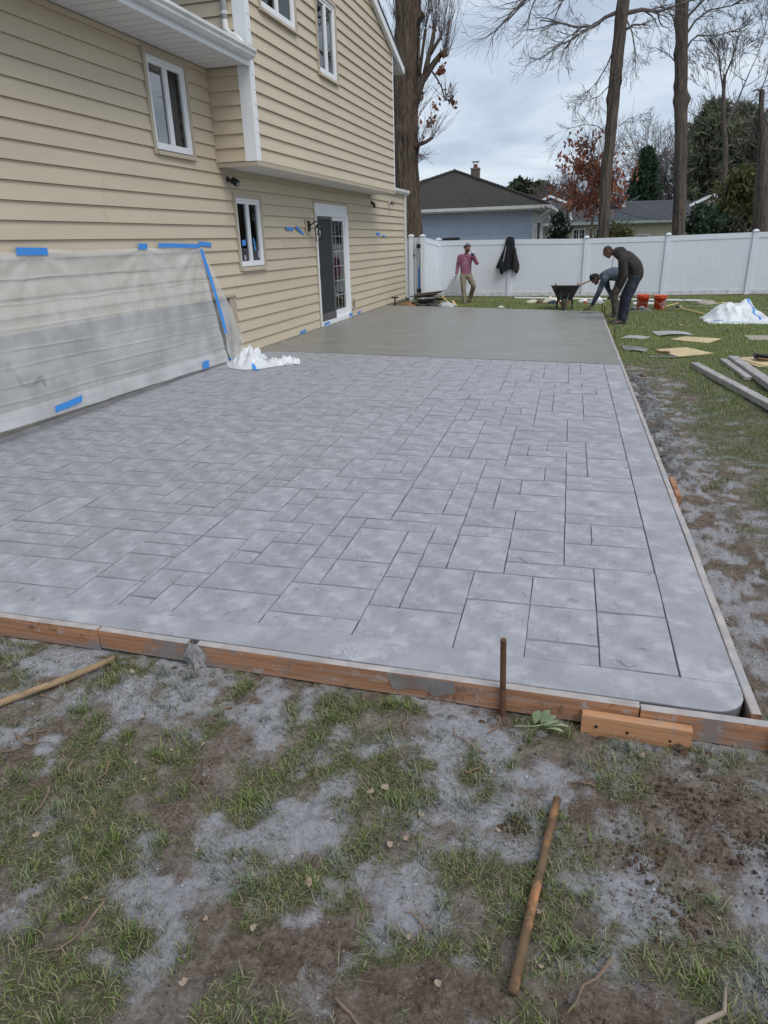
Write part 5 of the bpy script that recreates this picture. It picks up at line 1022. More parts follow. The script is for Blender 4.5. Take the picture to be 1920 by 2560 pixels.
# evergreens and shrubs
def evergreen(name, label, c, h, rad, n, size, cols, seed, shape='cone', asp=2.6, z0=.2, twigs=False, group=None):
    t = thing(name, (c[0], c[1], -.1), label, 'tree' if h > 3 else 'shrub', group); r = np.random.RandomState(seed); rg = random.Random(seed)
    MB().tube([(c[0], c[1], -.2), (c[0]+.03, c[1], h*.5), (c[0], c[1], h*.92)], [.05*rad+.05, .035*rad+.03, .01], 7).build('trunk', BARK2, t)
    mb = MB(); nb_ = int(n/46); pos = []
    for k in range(nb_):
        f = rg.random()**(.8 if shape == 'cone' else .6); z = z0+(h-z0)*f; a = rg.uniform(0, 6.283)
        rr = rad*((1-f)**.75+.06) if shape == 'cone' else rad*math.sqrt(max(.05, 1-(2*f-.95)**2))*(1+.25*math.sin(a*3+seed)+.2*rg.gauss(0, 1))
        rr = max(rr, .08)*rg.uniform(.55, 1.08); e_ = Vector((c[0]+math.cos(a)*rr, c[1]+math.sin(a)*rr, z+rr*rg.uniform(-.05, .45))); s = Vector((c[0], c[1], max(z-.1, .05))); mb.tube([s, s.lerp(e_, .6), e_], [.018, .012, .005], 3, cap=False)
        m_ = 46; u = r.uniform(.35, 1.03, m_)[:, None]; q_ = np.array(s)*(1-u)+np.array(e_)*u; pos.append(q_+r.normal(0, (.085 if shape == 'cone' else .12)*rad**.5+.02, (m_, 3)))
    mb.build('branch', TWIG, t)['kind'] = 'stuff'; leaves('foliage', t, np.concatenate(pos), size, cols, seed, asp)
    if twigs:
        mb = MB()
        for k in range(60): a = rg.uniform(0, 6.28); grow(mb, Vector((c[0]+math.cos(a)*rad*.6, c[1]+math.sin(a)*rad*.6, rg.uniform(z0, h*.7))), Vector((math.cos(a)*.5, math.sin(a)*.5, .7)).normalized(), rad*.8, .014, 1, rg, PP)
        mb.build('dead_twig', TWIGF, t)['kind'] = 'stuff'
    return t
DKG = [(.035, .065, .04), (.05, .085, .048), (.03, .055, .034), (.065, .10, .055)]; PINE = [(.13, .165, .095), (.165, .185, .11), (.10, .125, .08), (.21, .18, .14)]; OLIVE = [(.11, .12, .042), (.145, .145, .055), (.085, .095, .036), (.17, .145, .075)]
evergreen('spruce_tree', 'dense dark green conical evergreen behind the cream house', (8.75, 50), 6.5, 1.75, 15000, .11, DKG, 1, 'cone', 3.4)
evergreen('pine_tree', 'broad dark pine rising left of the broken tree', (12.6, 52), 8.9, 1.9, 20000, .10, PINE, 2, 'round', 6.0, 1.2, True)
evergreen('pine_tree', 'bushy pine just beside the broken tree top', (14.4, 53), 8.8, 1.85, 20000, .10, PINE, 3, 'round', 6.0, 1.2, True)
evergreen('cedar_bush', 'olive green feathery bush against the fence by the broken tree', (11.55, 34), 3.9, 1.05, 9000, .10, OLIVE, 4, 'round', 2.6, .3, True)
evergreen('laurel_shrub', 'dark glossy shrub behind the fence at the foot of the straight trunk', (9.75, 30), 2.42, .85, 4200, .11, DKG, 5, 'round', 2.0)
evergreen('laurel_shrub', 'low dark shrub between glossy shrub and olive bush', (10.8, 31), 2.15, .7, 3000, .11, [(.04, .05, .03), (.06, .055, .035), (.03, .04, .025)], 6, 'round', 2.0, .2, True)
evergreen('magnolia_shrub', 'dark shrub dotted with white blossoms at the blue house corner', (4.42, 30.2), 2.5, .42, 2600, .10, DKG, 7, 'round', 2.2)
ms = bpy.data.objects['magnolia_shrub']; r9 = random.Random(3); leaves('blossom', ms, [(4.35+r9.gauss(0, .22), 30.0+r9.gauss(0, .15), r9.uniform(1.5, 2.5)) for _ in range(60)], .09, [(.75, .70, .62), (.8, .76, .7)], 3, 1.2)
for x_, zt, lab in ((6.55, 1.84, 'clipped olive hedge top showing just above the fence beside the leaning trunk'),): evergreen('hedge', lab, (6.6, 31), 1.98, .9, 3500, .07, OLIVE, 8, 'round')
evergreen('pine_tree', 'distant rounded pine over the blue roof, the left of two', (-.9, 70), 6.4, 1.25, 5200, .24, [(.06, .08, .04), (.045, .06, .035)], 9, 'round', 2.4, 3.6); evergreen('pine_tree', 'distant rounded pine over the blue roof, beside the small grey gable', (.95, 71), 6.2, 1.3, 5200, .24, [(.075, .105, .04), (.055, .075, .035)], 10, 'round', 2.4, 3.4)
# far woodland of bare trees
PF = dict(seg=4, wob=.14, up=.03, kids=5, ratio=.62, spread=.95, rmin=.012); rgw = random.Random(77); fwd = MB(); fwp = MB()
spots = [(2.6, 66, 6.2), (4.2, 72, 6.6), (3.6, 60, 5.4), (6.0, 68, 5.8), (5.2, 62, 5.0), (9.6, 58, 6.6), (10.6, 56, 7.2), (11.8, 60, 8.5), (13.2, 58, 8.2), (14.6, 60, 9.0), (16.5, 62, 9.5), (18.5, 60, 8.0), (-2.5, 75, 5.6), (-4, 64, 5.2), (12.9, 55, 7.5), (10.9, 54, 6.6), (15.5, 54, 7.4), (17, 55, 8.0), (20, 66, 8), (8.0, 64, 5.8)]
for k, (x, y, h) in enumerate(spots):
    mb = fwp if k < 6 else fwd; mb.tube([(x, y, -.3), (x+rgw.gauss(0, .1), y, h*.3), (x+rgw.gauss(0, .2), y, h*.5)], [.16, .13, .09], 6, cap=False)
    for j in range(8): grow(mb, Vector((x, y, h*rgw.uniform(.15, .5))), Vector((rgw.gauss(0, .55), rgw.gauss(0, .4), 1)).normalized(), h*.38, .06, 3, rgw, PF)
# low brush
for k in range(260):
    x = rgw.uniform(9, 20); y = rgw.uniform(53, 62); grow(fwd, Vector((x, y, 0)), Vector((rgw.gauss(0, .35), 0, 1)).normalized(), rgw.uniform(1.5, 3.2), .03, 1, rgw, PF)
tag(fwd.build('woodland', TWIGF), 'tangle of bare grey-brown trees behind the neighbouring houses', 'woodland', kind='stuff'); tag(fwp.build('woodland', TWIGP), 'distant purple-brown bare treetops over the cream house', 'woodland', kind='stuff')
def snag(label, pts, r0, brs, seed): return bare_tree('bare_tree', label, pts, r0, brs, seed, BARK2, (), 4, None, .012, dict(seg=4, wob=.12, up=.06, kids=4, ratio=.62, spread=.75, rmin=.007))
snag('bare forked tree rising out of the dark pines', [(11.6, 38.5, -.2), (11.5, 38.5, 4.5), (11.1, 38.5, 6.8), (10.95, 38.5, 8.3)], [.16, .13, .10, .06], [([(11.3, 38.5, 6.2), (11.6, 38.5, 7.1), (11.9, 38.5, 8.1), (12.2, 38.5, 9)], .06, 8), ([(11.0, 38.5, 7.6), (10.7, 38.5, 8.6), (10.5, 38.5, 9.6)], .05, 8), ([(10.97, 38.5, 8.2), (11.2, 38.5, 9.0), (11.3, 38.5, 10)], .05, 8), ([(11.2, 38.5, 6.6), (10.6, 38.5, 7.4), (10.1, 38.5, 8.4)], .03, 6)], 91)
tag(MB().tube([(9.3, 52, -.2), (9.28, 52, 6.2)], [.16, .13], 9).build('utility_pole', mat('pole_wood', (.26, .19, .15), .9, .2), None, origin=(9.3, 52, -.2)), 'plain wooden utility pole beside the straight trunk', 'pole')
def wire(pts, lab, r=.012): tag(MB().tube(pts, r, 4).build('power_line', mat('wire_grey', (.28, .30, .28), .6, .1) if 'wire_grey' not in MATS else MATS['wire_grey'], None, origin=pts[0]), lab, 'wire')
def sag(a, b_, s, n=12): return [tuple(Vector(a).lerp(Vector(b_), k/n)-Vector((0, 0, s*4*(k/n)*(1-k/n)))) for k in range(n+1)]
wire(sag((7.6, 46.0, 3.45), (9.28, 52, 4.6), .1), 'drop wire from the cream house roof up to the utility pole'); wire(sag((9.28, 52, 5.9), (24, 49, 5.7), .3), 'upper power line running right from the utility pole'); wire(sag((9.28, 52, 4.4), (24, 49, 4.2), .3), 'lower power line running right from the utility pole'); wire(sag((9.28, 52, 5.6), (6.2, 46, 4.9), .1), 'power line dropping left from the utility pole behind the leaves')
sl_ = thing('string_lights', (6.4, 26.6, 1.9), 'string of small hanging bulbs looped between the trees behind the fence', 'string lights'); BULB = mat('bulb_white', (.50, .52, .53), .25, .05)
for a, b_, s, n in (((4.3, 26.5, 2.13), (6.0, 26.7, 2.10), .06, 9), ((6.2, 26.7, 2.66), (8.6, 28.6, 2.2), .16, 6), ((6.2, 26.7, 2.08), (8.6, 28.7, 2.05), .06, 6), ((6.0, 26.7, 2.60), (4.3, 26.4, 2.1), .10, 8), ((9.0, 28.8, 2.12), (11.6, 30, 1.82), .05, 7)):
    P = sag(a, b_, s, 16); MB().tube(P, .007, 4).build('wire', BLACK, sl_)
    for k in range(n):
        p = Vector(P[int((k+.5)/n*16)]); MB().tube([p, p-Vector((0, 0, .05))], .014, 6).build('socket', BLACK, sl_); MB().lathe([(.008, 0), (.017, -.02), (.014, -.036), (0, -.042)], 8, Matrix.Translation(p-Vector((0, 0, .05)))).build('bulb', BULB, sl_, True)
# ------------------------------------------------------------------ things lying about the yard
def zg(x, y): return zl(x, y)
OSB = mat('plywood', (.60, .47, .28), .75, .14, 5, .001, 60, stretch=(1, 4, 1), dirt=(.42, .33, .22), dscale=2.4, damt=.4)
GREYP = mat('grey_board', (.36, .36, .35), .8, .15, 6, dirt=(.46, .46, .46), dscale=3, damt=.6); PLANKM = mat('dusty_plank', (.33, .315, .30), .85, .22, 9, .004, 30, stretch=(1, .6, 1), dirt=(.42, .41, .41), dscale=5, damt=.8, detail=9)
def sheet_quad(name, pts, th, mt, label, cat, lift=.0, group=None, n=8, bow=.0):
    P = [Vector((x, y, 0)) for x, y in pts]; c = sum(P, Vector())/4; z0 = max(zg(p.x, p.y) for p in P)+.012+lift
    mb = MB()
    def f(u, v, dz):
        p = (P[0]*(1-u)+P[1]*u)*(1-v)+(P[3]*(1-u)+P[2]*u)*v; return (p.x, p.y, z0+dz+bow*math.sin(math.pi*u)*(1-.3*v))
    mb.grid(lambda u, v: f(u, v, th), n, n); mb.grid(lambda u, v: f(1-u, v, 0), n, n)
    m = n+1; o = m*m
    for i in range(n):
        mb.f += [(i, i+1, o+n-(i+1), o+n-i), (n*m+i+1, n*m+i, o+n*m+n-i, o+n*m+n-i-1), (i*m+n, (i+1)*m+n, o+(i+1)*m, o+i*m), ((i+1)*m, i*m, o+i*m+n, o+(i+1)*m+n)]; mb.m += [0]*4
    ob = mb.build(name, mt, None, origin=(c.x, c.y, z0)); return tag(ob, label, cat, group)
sheet_quad('plywood_sheet', [(7.13, 11.67), (7.70, 12.03), (7.36, 12.67), (6.86, 12.36)], .012, OSB, 'clean plywood square on the grass beside the wooden-handled steel trowel', 'plywood')
sheet_quad('plywood_sheet', [(7.77, 13.2), (8.09, 13.79), (7.51, 14.06), (7.21, 13.65)], .012, OSB, 'plywood square with a grey smear on one corner, next to the pale bent sheet', 'plywood')
sheet_quad('plywood_sheet', [(8.20, 10.98), (8.75, 11.25), (8.45, 11.85), (7.95, 11.62)], .012, OSB, 'plywood square carrying a black knee board', 'plywood'); sheet_quad('plywood_sheet', [(8.14, 10.93), (8.70, 11.22), (8.42, 11.80), (7.92, 11.56)], .010, OSB, 'lower plywood square under another one', 'plywood', -.0112)
sheet_quad('board_scrap', [(8.53, 13.67), (9.10, 13.68), (9.14, 14.27), (8.56, 14.29)], .012, mat('tan_board', (.36, .32, .26), .8, .1), 'tan board lying on the grass beyond the knee board', 'board')
sheet_quad('board_scrap', [(6.34, 13.72), (6.75, 13.66), (6.90, 13.95), (6.52, 14.18)], .008, GREYP, 'small pale grey sheet lying by the short stake', 'sheet', 0, None, 8, .012); sheet_quad('board_scrap', [(7.05, 14.18), (7.69, 14.25), (7.61, 14.74), (6.97, 14.72)], .008, GREYP, 'larger pale bent sheet on the grass', 'sheet', 0, None, 8, .03)
sheet_quad('board_scrap', [(6.38, 12.22), (6.68, 12.06), (6.76, 12.45), (6.30, 12.80)], .006, mat('dark_wet_board', (.17, .165, .15), .5, .3, 5, dirt=(.33, .33, .32), dscale=3, damt=.7), 'wet dark cement-smeared sheet beside the form', 'sheet', .004, None, 8, .02)
def plank(p0, p1, w_, th, label, lift=0, mt=PLANKM):
    a, b_ = Vector((*p0, 0)), Vector((*p1, 0)); c = (a+b_)/2; z = max(zg(*p0), zg(*p1))+th/2+.008+lift
    tilt = 0; ob = MB().bevbox(T(0, 0, 0, rz=math.atan2(b_.y-a.y, b_.x-a.x)), (b_-a).length, w_, th, .006).build('plank', mt, None, loc=(c.x, c.y, z)); return tag(ob, label, 'lumber', 'dusty planks on the grass')
plank((7.26, 10.84), (7.82, 7.6), .11, .075, 'long grey dusty lumber lying alone across the grass'); plank((7.86, 11.40), (8.0, 7.9), .13, .075, 'grey dusty lumber lying over a second plank by the knee board', .01); plank((7.73, 11.36), (7.80, 9.9), .10, .05, 'dusty plank half under the heavier lumber')
HANDLE = mat('ash_handle', (.56, .42, .20), .55, .15, 6, stretch=(1, 1, 8)); STEEL = mat('worn_steel', (.33, .33, .33), .38, .2, 12, metal=.7); WOODH = mat('brown_handle', (.17, .085, .055), .6, .2); 
def hand_trowel(x, y, rz, label, ln=.42, w_=.10, mt=STEEL, z=None, grip=True):
    z = zg(x, y)+.015 if z is None else z; t = thing('hand_trowel', (x, y, z), label, 'trowel')
    M_ = T(x, y, z+.003, rz=rz); pts = [(-ln/2, -w_/2), (ln/2-.03, -w_/2), (ln/2, -w_/4), (ln/2, w_/4), (ln/2-.03, w_/2), (-ln/2, w_/2)]
    mb = MB().prism(pts, 0, .004); mb.v = [tuple(M_ @ Vector(p)) for p in mb.v]; mb.build('blade', mt, t)
    if grip:
        mb = MB().tube([M_ @ Vector(p) for p in ((-.07, 0, .004), (-.07, 0, .06), (-.06, 0, .07))], .007, 6).tube([M_ @ Vector(p) for p in ((.07, 0, .004), (.07, 0, .055))], .007, 6); mb.build('shank', STEEL, t)
        MB().tube([M_ @ Vector(p) for p in ((-.085, 0, .07), (-.07, 0, .073), (0, 0, .076), (.07, 0, .073), (.09, 0, .07))], [.013, .018, .021, .018, .013], 9).build('handle', WOODH, t, True)
    return t
hand_trowel(6.92, 11.70, .03, 'steel finishing trowel with brown handle in front of the clean plywood', .44)
kb = thing('knee_board', (8.34, 11.45, zg(8.34, 11.45)), 'black curved knee board lying on plywood near the planks', 'knee board'); zk = max(zg(8.2, 10.98), zg(8.75, 11.25), zg(8.45, 11.85))+.03
MB().grid(lambda u, v: (8.16+.46*u, 11.32+.22*v, zk+.02+.05*(2*v-1)**2+.03*(2*u-1)**2), 10, 8).grid(lambda u, v: (8.16+.46*(1-u), 11.32+.22*v, zk+.0+.05*(2*v-1)**2+.03*(2*u-1)**2), 10, 8).build('pan', BLACK, kb, True)
MB().tube([(8.18, 11.30, zk+.05), (8.26, 11.29, zk+.035), (8.4, 11.285, zk+.03), (8.58, 11.30, zk+.045)], .02, 8).build('padded_rim', WOODH, kb, True)
# buckets
ORANGE = mat('orange_plastic', (.70, .075, .022), .38, .06, 5, dirt=(.55, .14, .09), dscale=6, damt=.5); BWHITE = mat('print_white', (.72, .66, .62), .6, .15, 30); BBLACK = mat('print_black', (.03, .02, .02), .6, .1)
def bucket(x, y, rz, label, back):
    z = zg(x, y)+.004; b_ = thing('bucket', (x, y, z), label, 'bucket', 'orange buckets'); M_ = T(x, y, z, rz=rz)
    MB().lathe([(0, .0), (.120, 0), (.128, .004), (.148, .30), (.157, .302), (.157, .318), (.150, .32), (.150, .335), (.158, .337), (.158, .362), (.150, .365), (.146, .36), (.124, .012), (0, .010)], 36, M_).build('pail', ORANGE, b_, True)
    for k in (-1, 1): MB().lathe([(0, 0), (.016, 0), (.014, .02), (0, .022)], 10, M_ @ T(k*.156, 0, .30, ry=k*math.pi/2)).build('ear', ORANGE, b_)
    MB().tube([M_ @ Vector((.17*math.cos(a), -.03-.165*math.sin(a), .30-.14*math.sin(a))) for a in [i*math.pi/12 for i in range(13)]], .004, 6).build('bail_handle', STEEL, b_)
    def onskin(px, pz, lift=.0022):          # flat print wrapped on the pail: px along the surface
        r_ = .128+.02*pz/.30+lift; a = -math.pi/2+px/.14; return M_ @ Vector((r_*math.cos(a), r_*math.sin(a), pz))
    def words(rows, cx, cz, size, ang, mt, nm):
        mb = MB()
        for k, tx in enumerate(rows):
            cu = bpy.data.curves.new('t', 'FONT'); cu.body = tx; cu.size = size; cu.align_x = 'CENTER'; cu.space_line = 1; tmp = bpy.data.objects.new('t', cu); me_ = tmp.to_mesh()
            b0 = len(mb.v)
            for v in me_.vertices:
                ux, uy = v.co.x, v.co.y-k*size*.82; mb.v.append(tuple(onskin(cx+ux*math.cos(ang)-uy*math.sin(ang), cz+ux*math.sin(ang)+uy*math.cos(ang))))
            for p in me_.polygons: mb.f.append(tuple(b0+i for i in p.vertices)); mb.m.append(0)
            tmp.to_mesh_clear(); bpy.data.objects.remove(tmp); bpy.data.curves.remove(cu)
        mb.build(nm, mt, b_)
    def patch(pts, mt, nm, lift=.002):
        mb = MB(); n = 6; A = [Vector(p) for p in pts]
        mb.grid(lambda u, v: tuple(onskin(*((A[0]*(1-u)+A[1]*u)*(1-v)+(A[3]*(1-u)+A[2]*u)*v), lift)), n, n); mb.build(nm, mt, b_)
    if not back:
        c, s = math.cos(.78), math.sin(.78); ctr = Vector((.085, .15))
        words(['THE', 'HOME', 'DEPOT'], .07, .17, .052, .78, BWHITE, 'lettering')
        for k in range(4):
            q = [Vector((-.085, -.085)), Vector((.085, -.085)), Vector((.085, .085)), Vector((-.085, .085))]; a, b2 = q[k], q[(k+1) % 4]; n_ = Vector((-(b2-a).y, (b2-a).x)).normalized()*.006
            rot = lambda p: (ctr.x+p.x*c-p.y*s, ctr.y+p.x*s+p.y*c); patch([rot(a), rot(b2), rot(b2+n_), rot(a+n_)], BWHITE, 'logo_frame')
    else:
        for i, (px, pz, w_, h_) in enumerate(((0, .20, .036, .014), (.0, .165, .050, .018), (0, .135, .042, .020), (0, .105, .03, .012))): patch([(px-w_/2, pz), (px+w_/2, pz), (px+w_/2*.8, pz+h_), (px-w_/2*.8, pz+h_)], BBLACK, 'warning_print')
        for sx in (-1, 1): patch([(sx*.150, .01), (sx*.135, .01), (sx*.135, .20), (sx*.150, .24)], BWHITE, 'logo_frame')
    return b_
bucket(7.10, 19.47, .15, 'orange bucket with small dark warning print, behind the grey shoes', True); bucket(7.51, 19.35, .12, 'orange bucket with white square store logo, beside the shovel', False)
def shoe(parent, M_, mt, sole, ln=.28, name='shoe'):
    def f(u, v):
        a = v*2*math.pi; x = (u-.4)*ln; w_ = .048*math.sqrt(max(.02, 1-((u-.5)/.52)**4))*(1.0 if u > .35 else .85); h = (.11-.065*sstep(.3, .65, u)) if u < .99 else .03; h *= math.sqrt(max(.05, 1-((u-.5)/.52)**6))
        return tuple(M_ @ Vector((x, w_*math.cos(a), .018+h*.5*(1+math.sin(a)))))
    o = MB().grid(f, 14, 14).build(name, mt, parent, True); s = MB().prism([(-.41*ln+.0, -.03), (-.2*ln, -.042), (.3*ln, -.048), (.55*ln, -.03), (.6*ln, 0), (.55*ln, .03), (.3*ln, .048), (-.2*ln, .042), (-.41*ln, .03)], 0, .022); s.v = [tuple(M_ @ Vector(p)) for p in s.v]; s.build('sole', sole, parent if parent.type == 'EMPTY' and False else o); return o
GSHOE = mat('grey_shoe', (.20, .21, .23), .7, .2, 9); SOLE = mat('pale_sole', (.34, .34, .33), .7, .1); DSOLE = mat('dark_sole', (.06, .055, .05), .8, .2)
for (x, y, a, lab) in ((6.84, 19.06, 2.4, 'grey sneaker tipped toward the workers, before the buckets'), (7.10, 18.98, .1, 'grey sneaker lying lengthwise before the buckets')): t = thing('sneaker', (x, y, zg(x, y)), lab, 'shoe'); shoe(t, T(x, y, zg(x, y)+.006, rz=a), GSHOE, SOLE, .30, 'upper')
# shovel, rake pole, pipes
sh = thing('shovel', (7.9, 18.9, zg(7.9, 18.9)), 'shovel with black blade and pale wooden handle running to the plastic heap', 'shovel'); zs = zg(7.9, 18.9)
MB().tube([(7.93, 19.05, zs+.10), (8.05, 18.7, zs+.07), (8.42, 17.85, zs+.04)], .019, 8).build('handle', HANDLE, sh)
MB().grid(lambda u, v: (7.60+.30*u+.03*v, 18.74+.33*u+.15*(v-.5)*(1.1-.0*u)*(min(1, u*3+.25)), zs+.02+.075*u+.05*(2*v-1)**2*u+.03*math.sin(math.pi*v)), 10, 8).build('blade', BLACK, sh, True); MB().tube([(7.86, 19.0, zs+.12), (7.95, 19.0, zs+.10)], .024, 8).build('socket', BLACK, sh)
def rod(name, p0, p1, r, mt, label, cat, z0=.0, z1=.0, group=None, n=8, flat=False):
    a = (p0[0], p0[1], zg(*p0)+r+.012+z0); b_ = (p1[0], p1[1], zg(*p1)+r+.012+z1); ob = MB().tube([a, b_], r, n).build(name, mt, None, origin=a); return tag(ob, label, cat, group)
PVC = mat('white_pvc', (.74, .75, .76), .35, .04)
rod('white_pipe', (3.5, 22.95), (8.84, 21.5), .03, PVC, 'long white pipe lying along the fence behind everything', 'pipe'); rod('white_pipe', (6.95, 20.52), (7.52, 20.40), .045, PVC, 'short thick white pipe behind the buckets', 'pipe')
rod('tool_handle', (8.2, 20.02), (10.2, 19.16), .016, mat('green_pole', (.22, .28, .20), .5, .15), 'long greenish pole lying behind the plastic heap', 'pole'); rod('tool_handle', (7.72, 19.95), (8.13, 20.9), .02, HANDLE, 'short pale wooden handle on the grass behind the shovel', 'handle'); rod('tool_handle', (8.95, 20.75), (9.35, 21.05), .016, HANDLE, 'wooden handle stub sticking out of the tan sack', 'handle')
tag(MB().tube([(8.18, 20.9, zg(8.2, 20.9)+.18), (8.42, 20.1, zg(8.4, 20.1)+.01)], .008, 6).build('thin_rod', RUST, None, origin=(8.3, 20.5, zg(8.3, 20.5))), 'thin brown rod leaning over the grass behind the shovel', 'rod')
def lump(name, c, s, mt, label, cat, seed, amp=.35, group=None, n=26, m=14, z=None, squash=True):
    z = zg(c[0], c[1]) if z is None else z
    def f(u, v):
        a = u*2*math.pi; b_ = v*math.pi/2; r = 1+amp*float(fbm(math.cos(a)*1.3+seed*3.1, math.sin(a)*1.3+v*2, 3)); return (c[0]+s[0]*r*math.cos(a)*math.cos(b_), c[1]+s[1]*r*math.sin(a)*math.cos(b_), z-.005+s[2]*(1+amp*.6*float(fbm(math.cos(a)*2+seed, math.sin(a)*2+v*3, 3)))*math.sin(b_))
    return tag(MB().grid(f, n, m).build(name, mt, None, True, origin=(c[0], c[1], z)), label, cat, group)
lump('canvas_sack', (8.78, 20.6), (.28, .16, .13), mat('canvas', (.34, .31, .25), .9, .15, 6, .004, 20), 'tan canvas sack slumped behind the plastic heap', 'sack', 3)
lump('work_glove', (7.98, 19.95), (.07, .06, .05), GSHOE, 'grey work glove crumpled on the grass by the tan handle', 'glove', 4); lump('work_glove', (8.10, 20.05), (.06, .05, .045), mat('pale_glove', (.42, .42, .44), .8, .1), 'pale work glove crumpled on the grass by the greenish pole', 'glove', 5)
# heap of plastic
hp = thing('plastic_heap', (8.95, 16.95, zg(8.9, 17)), 'crumpled heap of white plastic sheeting with blue tape on the lawn', 'plastic heap')
def heap(u, v):
    x = 8.22+1.34*u; y = 16.25+1.30*v; e_ = max(0, 1-(abs(2*u-1)**2.4))*max(0, 1-(abs(2*v-1)**2.2))
    r = fbm(u*3.1, v*3.1, 3); h = (.27*math.exp(-((u-.42)/.26)**4-((v-.52)/.32)**4)+.25*math.exp(-((u-.70)/.15)**2-((v-.66)/.24)**2)+.14*math.exp(-((u-.12)/.16)**2-((v-.6)/.3)**2)+.12*math.exp(-((u-.88)/.12)**2-((v-.5)/.3)**2)+.03)
    rid = 1-abs(float(pn(u*6+2, v*6))*1.6); fold = .035*rid*e_+.022*(1-abs(float(pn(u*15+v*7, v*13-u*4)))*1.7)*e_+.015*float(pn(u*31, v*29))*e_
    return (x+.06*float(pn(v*7, u*3)), y+.07*float(pn(u*7, v*3+4)), zg(8.9, 17)+.01+h*(e_**.45)*(1+.2*float(r))+fold)
MB().grid(heap, 110, 110).build('sheeting', PLASW, hp, True)
def htape(a, b_, w_=.03):
    mb = MB(); n = 14
    for k in range(n+1):
        u, v = a[0]+(b_[0]-a[0])*k/n, a[1]+(b_[1]-a[1])*k/n
        for s in (-1, 1): p = heap(u+s*w_*.5*(b_[1]-a[1])*1.4, v-s*w_*.5*(b_[0]-a[0])*1.4+s*w_*.3); mb.v.append((p[0], p[1], p[2]+.012))
    for k in range(n): mb.f.append((2*k, 2*k+2, 2*k+3, 2*k+1)); mb.m.append(0)
    mb.build('tape_strip', TAPE, hp)
htape((.62, .72), (.80, .20), .05); htape((.10, .16), (.24, .12), .07); htape((.28, .06), (.60, .05), .07); htape((.66, .5), (.74, .47), .08)
# wheelbarrow seen from the front
wbm = mat('cement_steel', (.045, .047, .053), .6, .3, 9, dirt=(.20, .205, .21), dscale=5, damt=.5); WBR = mat('wb_rust', (.12, .06, .045), .8, .3, 9); zw = zg(5.15, 19.0)
wb_ = thing('wheelbarrow', (5.15, 19.3, zw), 'dark cement-crusted wheelbarrow parked past the far edge of the wet concrete', 'wheelbarrow')
def tub(u, v, off=0):
    a = u*2*math.pi; top = Vector((5.145+.37*math.copysign(abs(math.cos(a))**.75, math.cos(a)), 19.38+.50*math.copysign(abs(math.sin(a))**.75, math.sin(a)), zw+.615-.03*math.sin(a))); bot = Vector((5.145+.19*math.copysign(abs(math.cos(a))**.8, math.cos(a)), 19.45+.28*math.copysign(abs(math.sin(a))**.8, math.sin(a)), zw+.27))
    w_ = v**.8; p = bot.lerp(top, w_); k = 1-off; return (5.145+(p.x-5.145)*k, 19.4+(p.y-19.4)*k, p.z+off*.25)
t_ = MB().grid(tub, 36, 10).grid(lambda u, v: tub(1-u, v, .03), 36, 10); b0 = len(t_.v); t_.v.append((5.145, 19.45, zw+.27)); t_.f += [(b0, (k+1), k) for k in range(36)]; t_.m += [0]*36; t_.build('tub', wbm, wb_, True)
MB().tube([tuple(tub(k/36, 1)) for k in range(37)], .014, 7, cap=False).build('rim', wbm, wb_, True)
MB().grid(lambda u, v: tuple(Vector(tub(u, .80, .03)).lerp(Vector((5.145, 19.4, zw+.50)), v)), 36, 3).build('residue', WBR, wb_, True)
for s in (-1, 1):
    MB().tube([(5.145+.05*s, 18.80, zw+.18), (5.145+.14*s, 19.2, zw+.25), (5.145+.24*s, 19.9, zw+.40), (5.145+.30*s, 20.5, zw+.60)], .022, 8).build('handle', mat('red_handle', (.20, .06, .04), .6, .2) if 'red_handle' not in MATS else MATS['red_handle'], wb_)
    MB().tube([(5.145+.17*s, 19.45, zw+.30), (5.145+.20*s, 19.55, zw+.15), (5.145+.205*s, 19.50, zw-.02)], .026, 6).build('leg', wbm, wb_); MB().tube([(5.145+.05*s, 18.86, zw+.20), (5.145+.11*s, 19.02, zw+.50)], .014, 6).build('brace', wbm, wb_)
MB().lathe([(.05, -.035), (.13, -.045), (.165, -.03), (.175, 0), (.165, .03), (.13, .045), (.05, .035)], 24, T(5.145, 18.88, zw+.165, ry=math.pi/2)).build('tyre', mat('tyre_rubber', (.035, .033, .03), .85, .3, 9, dirt=(.2, .19, .17), dscale=6, damt=.5), wb_, True); MB().lathe([(0, -.03), (.06, -.03), (.06, .03), (0, .03)], 12, T(5.145, 18.88, zw+.165, ry=math.pi/2)).build('hub', wbm, wb_)
tag(MB().tube([(5.45, 19.35, zw+.61), (5.80, 19.62, zw+.74)], .018, 8).build('tool_handle', MATS['red_handle'], None, origin=(5.5, 19.4, zw+.6)), 'reddish tool handle sticking out of the wheelbarrow', 'handle')
